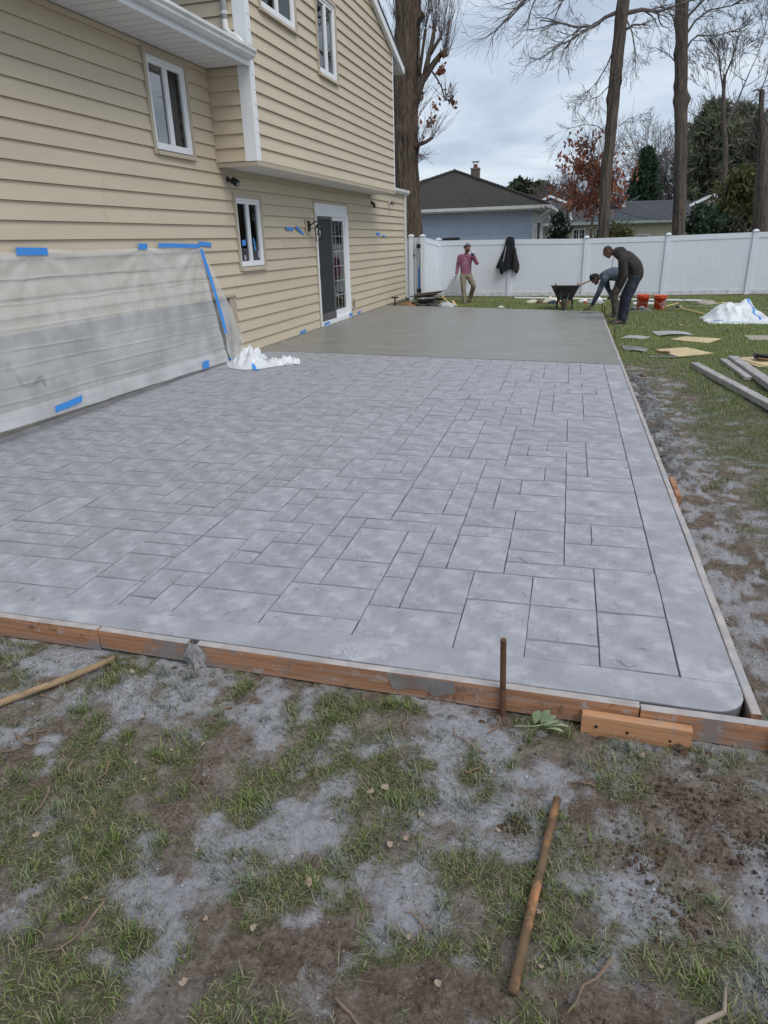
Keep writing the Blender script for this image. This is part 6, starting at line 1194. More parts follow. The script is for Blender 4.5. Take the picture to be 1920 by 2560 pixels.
# litter by the fence
RAGW = mat('pale_rag', (.62, .58, .48), .9, .12); RAGN = mat('navy_rag', (.03, .04, .075), .9, .2); RAGB = mat('brown_bag', (.17, .095, .06), .8, .3); RAGG = mat('grey_bag', (.36, .37, .38), .6, .2); RED = mat('red_print', (.45, .03, .05), .6, .1); BAGW = poly_mat('carrier_bag', .2, (.80, .82, .84), .35)
for i, (nm, c, s, mt, lab, cat) in enumerate((('cloth', (4.18, 21.6), (.20, .11, .09), RAGW, 'cream cloth on the grass left of the wheelbarrow', 'cloth'), ('paper_bag', (4.40, 21.2), (.12, .09, .12), RAGB, 'brown paper bag on the grass left of the wheelbarrow', 'bag'), ('cloth', (4.72, 21.5), (.26, .12, .16), RAGW, 'bundled cream clothing just behind the wheelbarrow tub', 'cloth'), ('cloth', (4.78, 21.0), (.15, .09, .12), RAGN, 'navy cloth bundle beside the wheelbarrow leg', 'cloth'),
    ('cement_bag', (5.62, 21.6), (.14, .09, .10), PVC, 'white and red bag end lying right of the wheelbarrow', 'bag'), ('cement_bag', (5.68, 21.2), (.05, .06, .08), RED, 'red bag corner lying right of the wheelbarrow', 'bag'), ('cement_bag', (5.95, 21.2), (.26, .12, .10), RAGG, 'grey flattened bag behind the crouching worker arm', 'bag'), ('carrier_bag', (6.0, 21.7), (.16, .12, .18), BAGW, 'thin white carrier bag standing behind the crouching worker', 'bag'), ('cup', (3.40, 20.0), (.10, .07, .06), BAGW, 'crumpled white cup and wrapper at the far slab edge', 'litter'), ('block_scrap', (5.96, 18.55), (.05, .05, .05), OSB, 'small wood scrap by the stakes at the pour corner', 'wood scrap'))):
    lump(nm, c, s, mt, lab, cat, i+11, .5)
# jacket on the fence
JK = mat('navy_jacket', (.007, .008, .014), .8, .3, 5, .004, 12); JK2 = mat('brown_jacket', (.022, .019, .018), .8, .2, 5, .004, 12)
jk = thing('hooded_jacket', (3.15, 23.72, .7), 'dark navy hooded jacket hanging over the fence top', 'jacket')
prof = [(1.79, .02), (1.76, .11), (1.68, .145), (1.55, .155), (1.40, .19), (1.25, .25), (1.08, .31), (.92, .37), (.80, .38), (.70, .34)]
def jkt(u, v):
    k = v*(len(prof)-1); i = min(int(k), len(prof)-2); z = prof[i][0]+(prof[i+1][0]-prof[i][0])*(k-i); w_ = prof[i][1]+(prof[i+1][1]-prof[i][1])*(k-i)
    a = u*math.pi; cx = 3.20-.06*max(0, (1.6-z)); x = cx-w_*math.cos(a); d = .14*math.sin(a)*(1 if z < 1.7 else .9)+.035*math.sin(a*5+z*1.5)*min(1, (1.8-z)*1.2)*math.sin(a)
    zz = z+(.12*(1-u)+.0*u+.05*math.sin(a*4))*max(0, (v-.85)/.15); return (x, 23.795-d, zz)
MB().grid(jkt, 48, 36).build('shell', JK, jk, True)
MB().grid(lambda u, v: (3.36+.02*v+.13*(u-.2)*(.4+v), 23.66-.02*math.sin(u*3)+.05*u-.045*v, 1.42-.68*v+.02*u), 8, 14).build('sleeve', JK2, jk, True)
MB().tube([(2.98, 23.63, 1.12), (2.97, 23.60, .95), (2.99, 23.60, .70), (2.98, 23.62, .66)], [.05, .07, .06, .03], 10).build('sleeve', JK, jk, True)
MB().tube([(3.10, 23.655, 1.50), (3.055, 23.61, 1.25), (3.03, 23.575, 1.05)], .007, 5).build('zip', mat('zip_white', (.6, .6, .62), .4, .1), jk)
tag(MB().grid(lambda u, v: (1.05+.95*u, 23.77-.10*(1-v), .0+(.62*math.exp(-((u-.42)/.30)**2))*v+.01), 20, 10).build('plastic_scrap', poly_mat('dirty_film', .55, (.42, .42, .42), .5), None, True, origin=(0, 0, 0)), 'dirty translucent film leaning on the fence beside the scrap pile', 'plastic')
# scrap pile by the gate
SCR = [mat('scrap_dark', (.065, .06, .055), .85, .3, 6), mat('scrap_grey', (.24, .23, .215), .85, .2, 6, stretch=(1, 4, 1)), mat('scrap_brown', (.14, .11, .085), .85, .25, 6)]
rg = random.Random(15)
z0 = -.03
for k in range(22):
    ln = rg.uniform(.5, .95); x = 1.18+rg.gauss(0, .06); y = 20.65+rg.gauss(0, .10); z0 = -.045+.0165*k
    ob = MB().bevbox(T(0, 0, 0, rz=rg.gauss(.05, .16), ry=rg.gauss(-.01-.003*k, .03)), ln, rg.uniform(.14, .4), rg.uniform(.012, .018), .002).build('scrap_board', SCR[rg.randrange(3)], None, loc=(x, y, z0+.012)); tag(ob, 'weathered scrap board in the stacked pile by the gate', 'lumber', 'scrap boards piled by the gate')
for k in range(7):
    ob = MB().bevbox(T(0, 0, 0, rz=rg.gauss(-.2, .5), ry=rg.gauss(0, .1)), rg.uniform(.3, .6), rg.uniform(.06, .14), .015, .002).build('scrap_board', SCR[rg.randrange(3)], None, loc=(.98+.55*rg.random(), 20.3+rg.gauss(0, .1), -.03+.02*k*.5)); tag(ob, 'loose weathered board at the foot of the scrap pile', 'lumber', 'loose boards by the scrap pile')
OSBY = mat('oriented_strand', (.50, .33, .13), .8, .4, 22, .004, 40, col2=(.72, .56, .30))
tag(MB().bevbox(T(0, 0, .15, ry=.75, rz=.5, rx=.2), .34, .26, .03, .003).build('board_scrap', OSBY, None, loc=(1.78, 20.4, -.05)), 'torn golden chipboard leaning on the scrap pile', 'board'); tag(MB().bevbox(T(0, 0, .07, ry=.9, rz=-.3, rx=-.2), .2, .18, .03, .003).build('board_scrap', OSBY, None, loc=(2.02, 20.35, -.05)), 'smaller golden chipboard piece beyond the leaning one', 'board')
lump('plastic_bag', (1.85, 20.0), (.26, .12, .16), mat('grey_sack', (.45, .46, .48), .5, .2, 8, .01, 9), 'grey white plastic sack in front of the scrap pile', 'bag', 30, .45); lump('dark_bag', (2.10, 19.9), (.10, .07, .05), BLACK, 'small black bag beside the grey sack', 'bag', 31)
lump('brick_rubble', (.62, 20.45), (.24, .13, .16), mat('rubble', (.26, .13, .07), .9, .35, 9, .01, 20), 'reddish brown rough log lying between house and scrap pile', 'log', 32, .35)
tag(MB().tube([(.27, 20.2, -.03), (.28, 20.2, .20)], .022, 8).tube([(.18, 20.2, .205), (.38, 20.2, .21)], .02, 8).build('post_stub', BLACK, None, origin=(.27, 20.2, -.03)), 'short black T-shaped post by the house corner', 'post')
# ------------------------------------------------------------------ foreground things
pz = lambda x, y, r: zg(x, y)+r+.016
tag(MB().tube([(5.685, 1.95, pz(5.685, 1.95, .014)), (5.66, 1.74, pz(5.66, 1.74, .014)), (5.63, 1.5, pz(5.63, 1.5, .014)), (5.60, 1.23, pz(5.6, 1.23, .014))], .0145, 12).build('steel_pipe', RUSTP, None, True, origin=(5.64, 1.6, -.1)), 'orange and brown rusty pipe lying in the mud before the front form', 'pipe')
BAMB = mat('old_pole', (.30, .21, .12), .8, .2, 8, stretch=(1, 1, 4), dirt=(.13, .09, .06), dscale=7, damt=.8)
tag(MB().tube([(3.05, 1.52, pz(3.05, 1.52, .012)), (3.3, 1.92, pz(3.3, 1.92, .012)), (3.45, 2.13, pz(3.45, 2.13, .012)), (3.575, 2.335, pz(3.575, 2.335, .012))], .0165, 10).build('wooden_rod', BAMB, None, True, origin=(3.3, 1.9, -.1)), 'weathered tan rod lying on dusty ground near the short form board', 'rod')
rg = random.Random(6); TW2 = mat('dead_twig', (.19, .13, .095), .9, .25, 12); 
for k in range(26):
    x, y = rg.uniform(3.2, 6.5), rg.uniform(1.0, 2.28); a = rg.uniform(0, 6.28); ln = rg.uniform(.06, .22); pts = []
    d = a
    for i in range(6): px_, py_ = x+math.cos(d)*ln*i/5, y+math.sin(d)*ln*i/5; d += rg.gauss(0, .12); pts.append((px_, min(py_, 2.36), zg(px_, py_)+.012+.004*rg.random()))
    tag(MB().tube(pts, [.004, .0045, .004, .0035, .003, .002], 5).build('twig', TW2, None, origin=pts[0]), 'thin dead twig lying in the muddy foreground grass', 'twig', 'dead twigs in the foreground')
tag(MB().tube([(6.02, 1.20, zg(6.02, 1.2)+.014), (6.06, 1.28, zg(6.06, 1.28)+.016), (6.13, 1.33, zg(6.13, 1.33)+.016), (6.15, 1.42, zg(6.15, 1.42)+.012)], [.006, .008, .007, .004], 6).build('bent_twig', mat('pale_twig', (.30, .24, .19), .9, .2), None, True, origin=(6.1, 1.3, -.11)), 'thick pale bent twig in the mud right of the rusty pipe', 'twig')
LEAFB = mat('dry_leaf', (.33, .25, .185), .85, .25, 20)
def leaf_mesh(sd):
    r = random.Random(sd); mb = MB(); n = 10; ln, w_ = .034, .019; mb.v.append((0, 0, .004))
    for k in range(n): a = 2*math.pi*k/n; j = r.uniform(.65, 1.1); mb.v.append((ln*.5*math.cos(a)*j, w_*math.sin(a)*j, .002+.011*abs(math.cos(a+sd))*r.random()))
    for k in range(n): mb.f.append((0, 1+k, 1+(k+1) % n)); mb.m.append(0)
    me_ = bpy.data.meshes.new('leaf'); me_.from_pydata(mb.v, [], mb.f); me_.materials.append(LEAFB); return me_
LMS = [leaf_mesh(k) for k in range(6)]
for k in range(48):
    x, y = rg.uniform(3.0, 6.6), rg.uniform(.95, 2.3); o = bpy.data.objects.new('dead_leaf', LMS[k % 6]); COL.objects.link(o); o.location = (x, y, zg(x, y)+.012); o.rotation_euler = (rg.gauss(0, .25), rg.gauss(0, .25), rg.uniform(0, 6.28)); s = rg.uniform(.35, .85); o.scale = (s, s, s); tag(o, 'curled dry tan leaf on the muddy foreground', 'leaf', 'dry leaves on the foreground lawn')
for (x, y) in ((7.55, 15.9), (7.62, 15.8), (8.35, 14.9), (8.9, 21.9), (9.3, 21.6), (8.3, 22.1), (9.8, 21.5), (7.9, 22.3), (9.1, 20.9)):
    o = bpy.data.objects.new('dead_leaf', LMS[0]); COL.objects.link(o); o.location = (x, y, zg(x, y)+.03); o.scale = (3, 3, 3); o.rotation_euler = (.2, .1, rg.uniform(0, 6)); tag(o, 'larger fallen brown leaf on the yard turf', 'leaf', 'leaves on the yard turf')
spg = thing('leaf_sprig', (5.60, 2.32, zg(5.6, 2.32)), 'green leafy sprig lying against the front form beside the stake', 'sprig'); SPR = mat('sprig_leaf', (.25, .30, .17), .6, .15, 20); zq = zg(5.6, 2.32)+.012
MB().tube([(5.50, 2.325, zq), (5.58, 2.33, zq+.012), (5.64, 2.34, zq+.03)], .003, 5).build('stem', SPR, spg)
for (x, y, a, e_, L_) in ((5.58, 2.345, 1.3, .9, .075), (5.605, 2.35, 1.0, .9, .085), (5.62, 2.345, .75, .7, .075), (5.63, 2.335, .0, .2, .09), (5.615, 2.32, -.6, .1, .10), (5.62, 2.335, .45, .45, .07)):
    def lf(u, v): w_ = .020*math.sin(math.pi*(u*.96+.02))*(2*v-1); d = L_*u; return (x+math.cos(a)*d*math.cos(e_)-math.sin(a)*w_, y+math.sin(a)*d*math.cos(e_)*.25+math.cos(a)*w_*.4, zq+.012+d*math.sin(e_)+.006*math.sin(u*3)+abs(w_)*.35)
    MB().grid(lf, 8, 4).build('leaf', SPR, spg, True)
CLOD = mat('grey_clod', (.15, .145, .14), .95, .3, 20, .006, 60); CLODB = mat('mud_clod', (.085, .052, .034), .95, .35, 20, .008, 60)
for k in range(46):
    t_ = rg.random()
    if k < 22: x, y, s = rg.uniform(5.1, 6.35), 2.33+rg.gauss(0, .02), rg.uniform(.009, .022)
    elif k < 32: x, y, s = rg.uniform(3.6, 4.5), 2.36+rg.gauss(0, .015), rg.uniform(.008, .018)
    else: x, y, s = float(xb(6))+.08+abs(rg.gauss(0, .10)), rg.uniform(6.2, 10.3), rg.uniform(.02, .05)
    lump('clod', (x, y), (s*1.3, s, s*.9), CLOD if rg.random() < .6 else CLODB, 'lump of dark soil or broken concrete along the form boards', 'clod', 100+k, .5, 'clods along the forms', 12, 6)
# poured concrete spilling over the broken form
lump('concrete_spill', (3.97, 2.415), (.045, .022, .10), mat('grey_spill', (.27, .265, .27), .9, .25, 20, .006, 60), 'rough dark concrete spill in the gap between front forms', 'concrete', 250, .9, None, 40, 16, -.12)
# mud ridge along the side form
tag(MB().grid(lambda u, v: (float(xb(5.6+5*u))+.01+.30*v, 5.6+5.0*u, zg(6.6, 5.6+5*u)-.01+.07*math.sin(math.pi*min(1, v*1.05))*(.55+.6*float(fbm(u*14, v*2, 3)))*math.sin(math.pi*u)**.5+.02*float(fbm(u*50, v*8, 3))), 200, 20).build('mud_ridge', mat('dark_wet_mud', (.105, .10, .095), .8, .4, 9, .02, 30, dirt=(.31, .31, .33), dscale=5, damt=.85), None, True), 'ridge of dark muddy soil heaped along the side forms', 'soil', kind='structure')
# ------------------------------------------------------------------ people
def loft(mb, pts, rad, side, n=16, per=5, cap=True):
    """smooth limb through pts; rad = (half width along side, half depth) per point; rounded ends"""
    P = [Vector(p) for p in pts]; R2 = [(r, r) if not hasattr(r, '__len__') else r for r in rad]; S = Vector(side); rings = []
    m = (len(P)-1)*per
    for k in range(m+1):
        s = k/m; c = crv([tuple(p) for p in P], s); t = (crv([tuple(p) for p in P], min(1, s+.02))-crv([tuple(p) for p in P], max(0, s-.02))).normalized()
        q_ = min(s, .9999)*(len(P)-1); i = int(q_); f = q_-i; f = f*f*(3-2*f); ra = R2[i][0]+(R2[i+1][0]-R2[i][0])*f; rb = R2[i][1]+(R2[i+1][1]-R2[i][1])*f; rings.append((c, t, ra, rb))
    if cap:
        c, t, ra, rb = rings[0]; rings = [(c-t*min(ra, rb)*.6, t, ra*.35, rb*.35), (c-t*min(ra, rb)*.4, t, ra*.75, rb*.75)]+rings; c, t, ra, rb = rings[-1]; rings += [(c+t*min(ra, rb)*.4, t, ra*.75, rb*.75), (c+t*min(ra, rb)*.6, t, ra*.35, rb*.35)]
    vs = []; fs = []
    for c, t, ra, rb in rings:
        a = S-t*S.dot(t); a = a.normalized() if a.length > 1e-4 else t.orthogonal().normalized(); b_ = t.cross(a); vs += [c+a*ra*math.cos(2*math.pi*k/n)+b_*rb*math.sin(2*math.pi*k/n) for k in range(n)]
    for i in range(len(rings)-1): fs += [(i*n+k, i*n+(k+1) % n, (i+1)*n+(k+1) % n, (i+1)*n+k) for k in range(n)]
    fs += [tuple(range(n))[::-1], tuple((len(rings)-1)*n+k for k in range(n))]; return mb.add(vs, fs)
def fuse(mb, name, mt, parent, vox, it=6):
    o = mb.build(name, mt, parent, True); r = o.modifiers.new('fuse', 'REMESH'); r.mode = 'VOXEL'; r.voxel_size = vox; r.use_smooth_shade = True; s = o.modifiers.new('soften', 'SMOOTH'); s.factor = .5; s.iterations = it; return o
SKIN = mat('skin', (.30, .155, .10), .55, .08, 8); SKIND = mat('skin_dark', (.17, .085, .055), .55, .1, 8); HAIR = mat('black_hair', (.012, .011, .011), .8, .3, 30, .004, 90); HAIRS = mat('short_hair', (.055, .035, .028), .85, .2, 30)
def ell(mb, c, r, M_=None, n=16, m=10):
    M_ = M_ or Matrix(); mb.grid(lambda u, v: tuple(Vector(c)+M_ @ Vector((r[0]*math.cos(u*6.2832)*math.cos((v-.5)*math.pi), r[1]*math.sin(u*6.2832)*math.cos((v-.5)*math.pi), r[2]*math.sin((v-.5)*math.pi)))), n, m); return mb
def head_shape(c, M_, parent, skinm, hairm, hat=None, beard=None):
    """face details on a head at c: M_ maps local (+x forward, +y left, +z crown)."""
    W_ = lambda p: tuple(Vector(c)+M_ @ Vector(p))
    f = MB(); f.hexa([W_(p) for p in ((.088, -.016, -.026), (.118, -.014, -.028), (.118, .014, -.028), (.088, .016, -.026), (.088, -.007, .025), (.100, -.006, .022), (.100, .006, .022), (.088, .007, .025))]); f.build('nose', skinm, parent, True)
    for s in (-1, 1):
        ell(MB(), W_((-.005, s*.080, -.005)), (.022, .012, .032), M_, 10, 8).build('ear', skinm, parent, True); ell(MB(), W_((.084, s*.034, .022)), (.010, .014, .008), M_, 8, 6).build('eye', HAIR, parent, True); MB().tube([W_((.093, s*.016, .040)), W_((.092, s*.035, .045)), W_((.080, s*.055, .038))], .0065, 5).build('eyebrow', HAIR, parent)
    MB().tube([W_((.084, -.026, -.058)), W_((.096, 0, -.056)), W_((.084, .026, -.058))], .007, 6).build('mouth', mat('lips', (.16, .06, .05), .6, .1) if 'lips' not in MATS else MATS['lips'], parent)
    if hairm:
        def hf(u, v):
            a = (u-.5)*2*math.pi; e_ = v*math.pi/2; lo = -.55 if abs(a) > 1.15 else .28+.1*math.cos(a*2); el = lo+(math.pi/2-lo)*v
            return W_((-.012+.100*math.cos(el)*math.cos(a), .085*math.cos(el)*math.sin(a), .012+.118*math.sin(el)))
        MB().grid(hf, 28, 10).build('hair', hairm, parent, True)
    if beard: MB().grid(lambda u, v: W_((.055+.045*math.cos((u-.5)*2.4)*(1-.15*v), .062*math.sin((u-.5)*2.4)*(1-.2*v), -.065-.052*v)), 12, 5).build('beard', beard, parent, True)
def hand(mb, wrist, dirn, side, palm, curl=.5, ln=.088, g=0.0):
    d = Vector(dirn).normalized(); s = Vector(side); s = (s-d*s.dot(d)).normalized(); n = d.cross(s).normalized()*palm; w_ = Vector(wrist)
    loft(mb, [w_-d*.02, w_+d*.03, w_+d*.085], [(.026+g, .021+g), (.036+g, .018+g), (.040+g, .015+g)], s, 12, 3)
    for o_, L_ in ((-.030, .85), (-.010, 1.0), (.010, .95), (.030, .76)):
        b0 = w_+d*.075+s*o_; m1 = b0+(d*(1-curl*.4)+n*curl).normalized()*ln*L_*.55; m2 = m1+(d*(1-curl*1.3)+n*curl*1.5).normalized()*ln*L_*.45; loft(mb, [b0, m1, m2], [.0098+g, .009+g, .0075+g], s, 8, 3)
    b0 = w_+d*.02-s*.024; m1 = b0+(d*.6-s*.75+n*.3).normalized()*.042; m2 = m1+(d*.95-s*.1+n*.5).normalized()*.034; loft(mb, [b0, m1, m2], [.013+g, .011+g, .009+g], s, 8, 3)
def person(loc, label, J, torso, side, clothes, skinm, head, hands, group=None):
    """J joints; torso = [(pos, (half width, half depth))...] pelvis to collar; side = body left-right axis"""
    p = thing('person', loc, label, 'person', group); S = Vector(side); g3 = lambda k: Vector(J[k])
    b = MB(); loft(b, [q for q, r in torso]+[g3('neck'), g3('head')], [(r[0]*.8, r[1]*.8) for q, r in torso]+[.055, .06], S)
    M_ = head[0]; h = g3('head'); W_ = lambda v: h+M_ @ Vector(v)
    loft(b, [W_((.035, 0, -.105)), W_((.022, 0, -.055)), W_((.004, 0, .0)), W_((-.008, 0, .055)), W_((-.012, 0, .095))], [(.036, .034), (.060, .068), (.074, .092), (.074, .094), (.050, .062)], M_ @ Vector((0, 1, 0)), 18, 4)
    for s in 'LR':
        loft(b, [g3(s+'sho'), g3(s+'elb'), g3(s+'wrist')], [.05, .038, .027], S, 10); loft(b, [g3(s+'hip'), g3(s+'kne'), g3(s+'ank'), g3(s+'toe')], [.07, .05, .036, .03], S, 10)
    for pre, d, sd, pl, cu in hands: hand(b, J[pre+'wrist'], d, sd, pl, cu)
    fuse(b, 'body', skinm, p, .0065, 3); head_shape(J['head'], head[0], p, skinm, *head[1:])
    (tn, tm, tw_, cuff, ar), (ln_, lm, lw, lhem) = clothes
    c = MB(); loft(c, [q for q, r in torso], [(r[0]+tw_, r[1]+tw_) for q, r in torso], S, 22, 6)
    for s in 'LR': e0, e1 = g3(s+'elb'), g3(s+'wrist'); loft(c, [g3('chest').lerp(g3(s+'sho'), .55), g3(s+'sho'), g3(s+'sho').lerp(e0, .5)+Vector((0, 0, .004)), e0, e0.lerp(e1, .5), e0.lerp(e1, cuff)], [ar*1.05, ar*1.12, ar, ar*.86, ar*.76, ar*.66], S, 14)
    fuse(c, tn, tm, p, .011, 5)
    c = MB(); pv = Vector(torso[0][0]); loft(c, [g3('Lhip').lerp(g3('Rhip'), -.05), g3('Lhip').lerp(g3('Rhip'), .5)+Vector((0, 0, .05)), g3('Lhip').lerp(g3('Rhip'), 1.05)], [lw*1.0, lw*1.12, lw*1.0], S.cross(Vector((0, 0, 1))), 14)
    loft(c, [pv, pv+(Vector(torso[1][0])-pv)*.55], [(torso[0][1][0]+.006, torso[0][1][1]+.006)]*2, S, 18)
    for s in 'LR': k0, k1 = g3(s+'kne'), g3(s+'ank'); loft(c, [g3(s+'hip')+Vector((0, 0, .02)), g3(s+'hip').lerp(k0, .5), k0, k0.lerp(k1, .5), k0.lerp(k1, lhem-.06), k0.lerp(k1, lhem)], [lw*1.05, lw*.95, lw*.78, lw*.70, lw*.66, lw*.70], S, 14)
    fuse(c, ln_, lm, p, .011, 4); return p
def basis(fwd, crown):
    f = Vector(fwd).normalized(); c = Vector(crown); c = (c-f*c.dot(f)).normalized(); l = c.cross(f); return Matrix((f, l, c)).transposed().to_4x4()
BOOT = mat('dirty_boot', (.085, .08, .078), .8, .3, 12, dirt=(.26, .26, .26), dscale=9, damt=.6)
# --- A: drinking in a pink shirt
za = zg(2.12, 21.5)
A = {k: (v[0], v[1], v[2]+za) for k, v in dict(chest=(2.14, 21.62, 1.30), neck=(2.15, 21.61, 1.44), head=(2.175, 21.57, 1.575), Lsho=(1.955, 21.63, 1.345), Lelb=(1.878, 21.66, 1.07), Lwrist=(1.858, 21.57, .83), Rsho=(2.335, 21.61, 1.335), Relb=(2.485, 21.50, 1.15), Rwrist=(2.40, 21.385, 1.36),
    Lhip=(2.055, 21.60, .80), Lkne=(2.085, 21.52, .43), Lank=(2.115, 21.50, .085), Ltoe=(2.15, 21.33, .035), Rhip=(2.225, 21.62, .80), Rkne=(2.375, 21.60, .50), Rank=(2.235, 21.92, .12), Rtoe=(2.22, 21.78, .05)).items()}
TA = [((2.14, 21.62, .775+za), (.162, .122)), ((2.135, 21.62, .90+za), (.160, .122)), ((2.13, 21.61, 1.08+za), (.168, .125)), ((2.135, 21.62, 1.24+za), (.182, .118)), ((2.145, 21.62, 1.35+za), (.165, .095)), ((2.15, 21.61, 1.42+za), (.070, .062))]
PINK = mat('pink_jersey', (.31, .115, .19), .85, .22, 5, .03, 9, dirt=(.42, .2, .28), dscale=6, damt=.4); KHAKI = mat('khaki_trousers', (.25, .205, .15), .9, .3, 7, .035, 9, dirt=(.36, .33, .28), dscale=6, damt=.5); KNIT = mat('grey_knit', (.13, .14, .155), .9, .12, 30, .003, 70)
fa_ = basis((.55, -.83, .16), (0, .1, 1)); HA = [('L', (-.05, -.1, -1), (.4, -.9, 0), 1, .35), ('R', (-.35, .25, .9), (.75, .5, .2), 1, .9)]
pa = person((2.14, 21.6, za), 'person in pink shirt, khaki trousers and grey cap drinking from a bottle', A, TA, (1, 0, 0), (('shirt', PINK, .004, .93, .068), ('trousers', KHAKI, .098, .96)), SKIN, (fa_, HAIR, None, HAIR), HA)
hb = Vector(A['head']); MB().grid(lambda u, v: tuple(hb+fa_ @ Vector((-.012+.112*math.cos(v*1.5708)*math.cos(u*6.2832), .094*math.cos(v*1.5708)*math.sin(u*6.2832), .045+.02*math.cos(u*6.2832)+.085*math.sin(v*1.5708)))), 24, 8).build('cap', KNIT, pa, True)
MB().tube([tuple(hb+fa_ @ Vector((-.012+.113*math.cos(k*.2618), .096*math.sin(k*.2618), .045+.02*math.cos(k*.2618)))) for k in range(25)], .014, 6).build('cap_brim', KNIT, pa, True)
NAVYG = mat('navy_glove', (.03, .045, .10), .8, .2); GREYG = mat('grey_glove', (.40, .39, .36), .8, .2)
for (pre, d, sd, pl, cu), mt in zip(HA, (GREYG, NAVYG)): b = MB(); hand(b, A[pre+'wrist'], d, sd, pl, cu, .09, .004); fuse(b, 'glove', mt, pa, .006, 2)
shoe(pa, T(2.125, 21.47, za-.002, rz=-1.3), BOOT, DSOLE, .30, 'boot'); shoe(pa, T(2.235, 21.90, za+.02, rz=-1.5), BOOT, DSOLE, .29, 'boot')
sp_ = MB(); r5 = random.Random(4)
for k in range(34):
    x = 2.14+r5.gauss(.02, .055); z = 1.17+za+r5.gauss(0, .09); yf = 21.62-.128*math.sqrt(max(.05, 1-((x-2.135)/.186)**2)); sp_.hexa([(x+dx, yf+(.01 if k2 else -.006), z+dz) for k2 in (1, 0) for dx, dz in ((-.004, -.008), (.004, -.008), (.006, .009), (-.001, .009))])
o = sp_.build('print_fleck', mat('cream_print', (.66, .58, .58), .8, .1), pa); o['kind'] = 'stuff'
bo = thing('water_bottle', (2.29, 21.36, 1.40+za), 'small clear plastic bottle held to the mouth of the drinking person', 'bottle'); mo = hb+fa_ @ Vector((.105, 0, -.055)); hd = Vector(A['Rwrist'])+Vector((-.03, .0, .09)); MBt = Matrix.Translation(hd+(hd-mo).normalized()*.07) @ (mo-hd).to_track_quat('Z', 'Y').to_matrix().to_4x4()
MB().lathe([(0, 0), (.028, .0), (.030, .02), (.030, .11), (.012, .15), (.012, .17), (0, .17)], 14, MBt).build('bottle_body', poly_mat('pet_plastic', .5, (.75, .8, .85), .1), bo, True); MB().lathe([(.031, .03), (.031, .08)], 14, MBt).build('wrapper', mat('bottle_label', (.65, .68, .72), .5, .2), bo)
# --- B: standing and stooping, dark hoodie
zb_ = zg(6.4, 16.3)
Bp = dict(chest=(6.45, 16.30, 1.26), neck=(6.20, 16.30, 1.385), head=(6.055, 16.30, 1.41), Lsho=(6.37, 16.09, 1.265), Lelb=(6.425, 16.01, .95), Lwrist=(6.345, 16.07, .69), Rsho=(6.37, 16.51, 1.265), Relb=(6.38, 16.59, .97), Rwrist=(6.30, 16.50, .72),
    Lhip=(6.66, 16.20, .88), Lkne=(6.54, 16.17, .48), Lank=(6.50, 16.16, .03), Ltoe=(6.33, 16.14, -.03), Rhip=(6.66, 16.40, .88), Rkne=(6.49, 16.44, .50), Rank=(6.45, 16.45, .03), Rtoe=(6.28, 16.47, -.03))
TB = [((6.66, 16.3, .88), (.185, .145)), ((6.655, 16.3, 1.0), (.188, .155)), ((6.60, 16.3, 1.13), (.195, .155)), ((6.47, 16.3, 1.26), (.205, .145)), ((6.33, 16.3, 1.35), (.17, .115)), ((6.22, 16.3, 1.395), (.085, .080))]
HOOD = mat('dark_hoodie', (.036, .029, .028), .9, .3, 6, .035, 8, dirt=(.07, .06, .058), dscale=4, damt=.5); JEAN = mat('dark_jeans', (.024, .028, .045), .88, .35, 6, .03, 8, dirt=(.075, .08, .095), dscale=4, damt=.5)
pb = person((6.45, 16.3, zb_), 'person in dark hooded sweatshirt and navy jeans stooping at the slab edge', Bp, TB, (0, 1, 0), (('hoodie', HOOD, .010, .95, .080), ('jeans', JEAN, .118, .97)), SKIND, (basis((-.80, -.12, -.58), (-.58, 0, .8)), HAIRS, None, None), [('L', (-.45, .1, -.9), (-.3, -.9, 0), 1, .5), ('R', (-.3, -.1, -.95), (-.3, -.9, 0), 1, .5)])
b = MB(); loft(b, [(6.17, 16.30, 1.385), (6.24, 16.30, 1.43), (6.34, 16.30, 1.45), (6.42, 16.30, 1.40)], [(.095, .06), (.115, .075), (.12, .06), (.10, .03)], (0, 1, 0), 18); fuse(b, 'hood', HOOD, pb, .01, 5)
MB().tube([(6.19, 16.24, 1.33), (6.165, 16.22, 1.20), (6.16, 16.22, 1.09)], .006, 5).build('drawstring', mat('drawstring', (.05, .06, .09), .7, .1), pb)
shoe(pb, T(6.45, 16.16, zb_+.0, rz=math.pi+.05), BOOT, DSOLE, .32, 'boot'); shoe(pb, T(6.40, 16.45, zb_+.0, rz=math.pi-.08), BOOT, DSOLE, .32, 'boot')
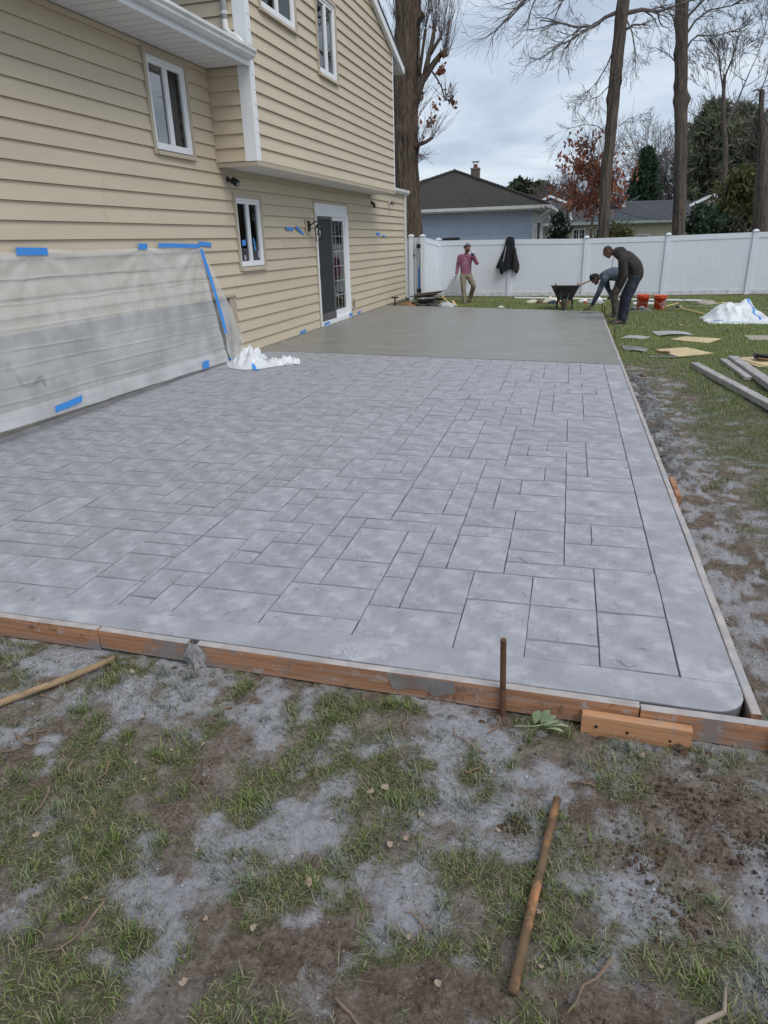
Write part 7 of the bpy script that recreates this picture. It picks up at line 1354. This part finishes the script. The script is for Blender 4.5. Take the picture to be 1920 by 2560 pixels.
# --- C: bent double with the trowel
zc_ = zg(6.3, 17.6)
Cp = dict(chest=(6.15, 17.60, .87), neck=(5.97, 17.60, .84), head=(5.855, 17.60, .80), Lsho=(6.06, 17.42, .80), Lelb=(5.955, 17.46, .50), Lwrist=(5.835, 17.73, .195), Rsho=(6.08, 17.78, .82), Relb=(6.16, 17.86, .58), Rwrist=(6.24, 17.72, .44),
    Lhip=(6.46, 17.53, .80), Lkne=(6.31, 17.50, .42), Lank=(6.37, 17.48, .03), Ltoe=(6.21, 17.46, -.035), Rhip=(6.47, 17.72, .80), Rkne=(6.32, 17.76, .43), Rank=(6.43, 17.80, .03), Rtoe=(6.28, 17.82, -.03))
TC = [((6.46, 17.62, .82), (.17, .14)), ((6.38, 17.62, .87), (.175, .145)), ((6.27, 17.61, .90), (.18, .145)), ((6.15, 17.60, .885), (.19, .13)), ((6.06, 17.60, .865), (.15, .105)), ((5.98, 17.60, .845), (.075, .07))]
SLATE = mat('slate_blue_shirt', (.065, .088, .115), .88, .3, 6, .03, 8, dirt=(.12, .14, .16), dscale=4, damt=.5); OLV = mat('olive_trousers', (.06, .058, .048), .9, .3, 7, .03, 8, dirt=(.15, .145, .13), dscale=5, damt=.5)
HC = [('L', (-.72, .45, -.62), (-.5, -.85, 0), 1, .45), ('R', (-.2, -.5, -.8), (-.6, -.6, 0), 1, .6)]
bm = basis((-.62, -.1, -.78), (-.78, 0, .62))
pc = person((6.35, 17.6, zc_), 'person in slate blue shirt bent double smoothing concrete with a trowel', Cp, TC, (0, 1, 0), (('shirt', SLATE, .008, .97, .072), ('trousers', OLV, .108, .96)), SKIND, (bm, HAIR, None, HAIR), HC)
hc = Vector(Cp['head'])
MB().grid(lambda u, v: tuple(hc+bm @ Vector((-.014+.110*math.cos(v*1.5708)*math.cos(u*6.2832), .095*math.cos(v*1.5708)*math.sin(u*6.2832), .028+.025*math.cos(u*6.2832)+.100*math.sin(v*1.5708)))), 24, 8).build('cap', HAIR, pc, True)
shoe(pc, T(6.33, 17.48, zc_, rz=math.pi+.05), BOOT, DSOLE, .31, 'boot'); shoe(pc, T(6.40, 17.80, zc_, rz=math.pi-.1), BOOT, DSOLE, .31, 'boot')
hand_trowel(5.72, 17.86, .05, 'steel float pressed on the wet concrete by the crouching person', .40, .12, STEEL, .008)
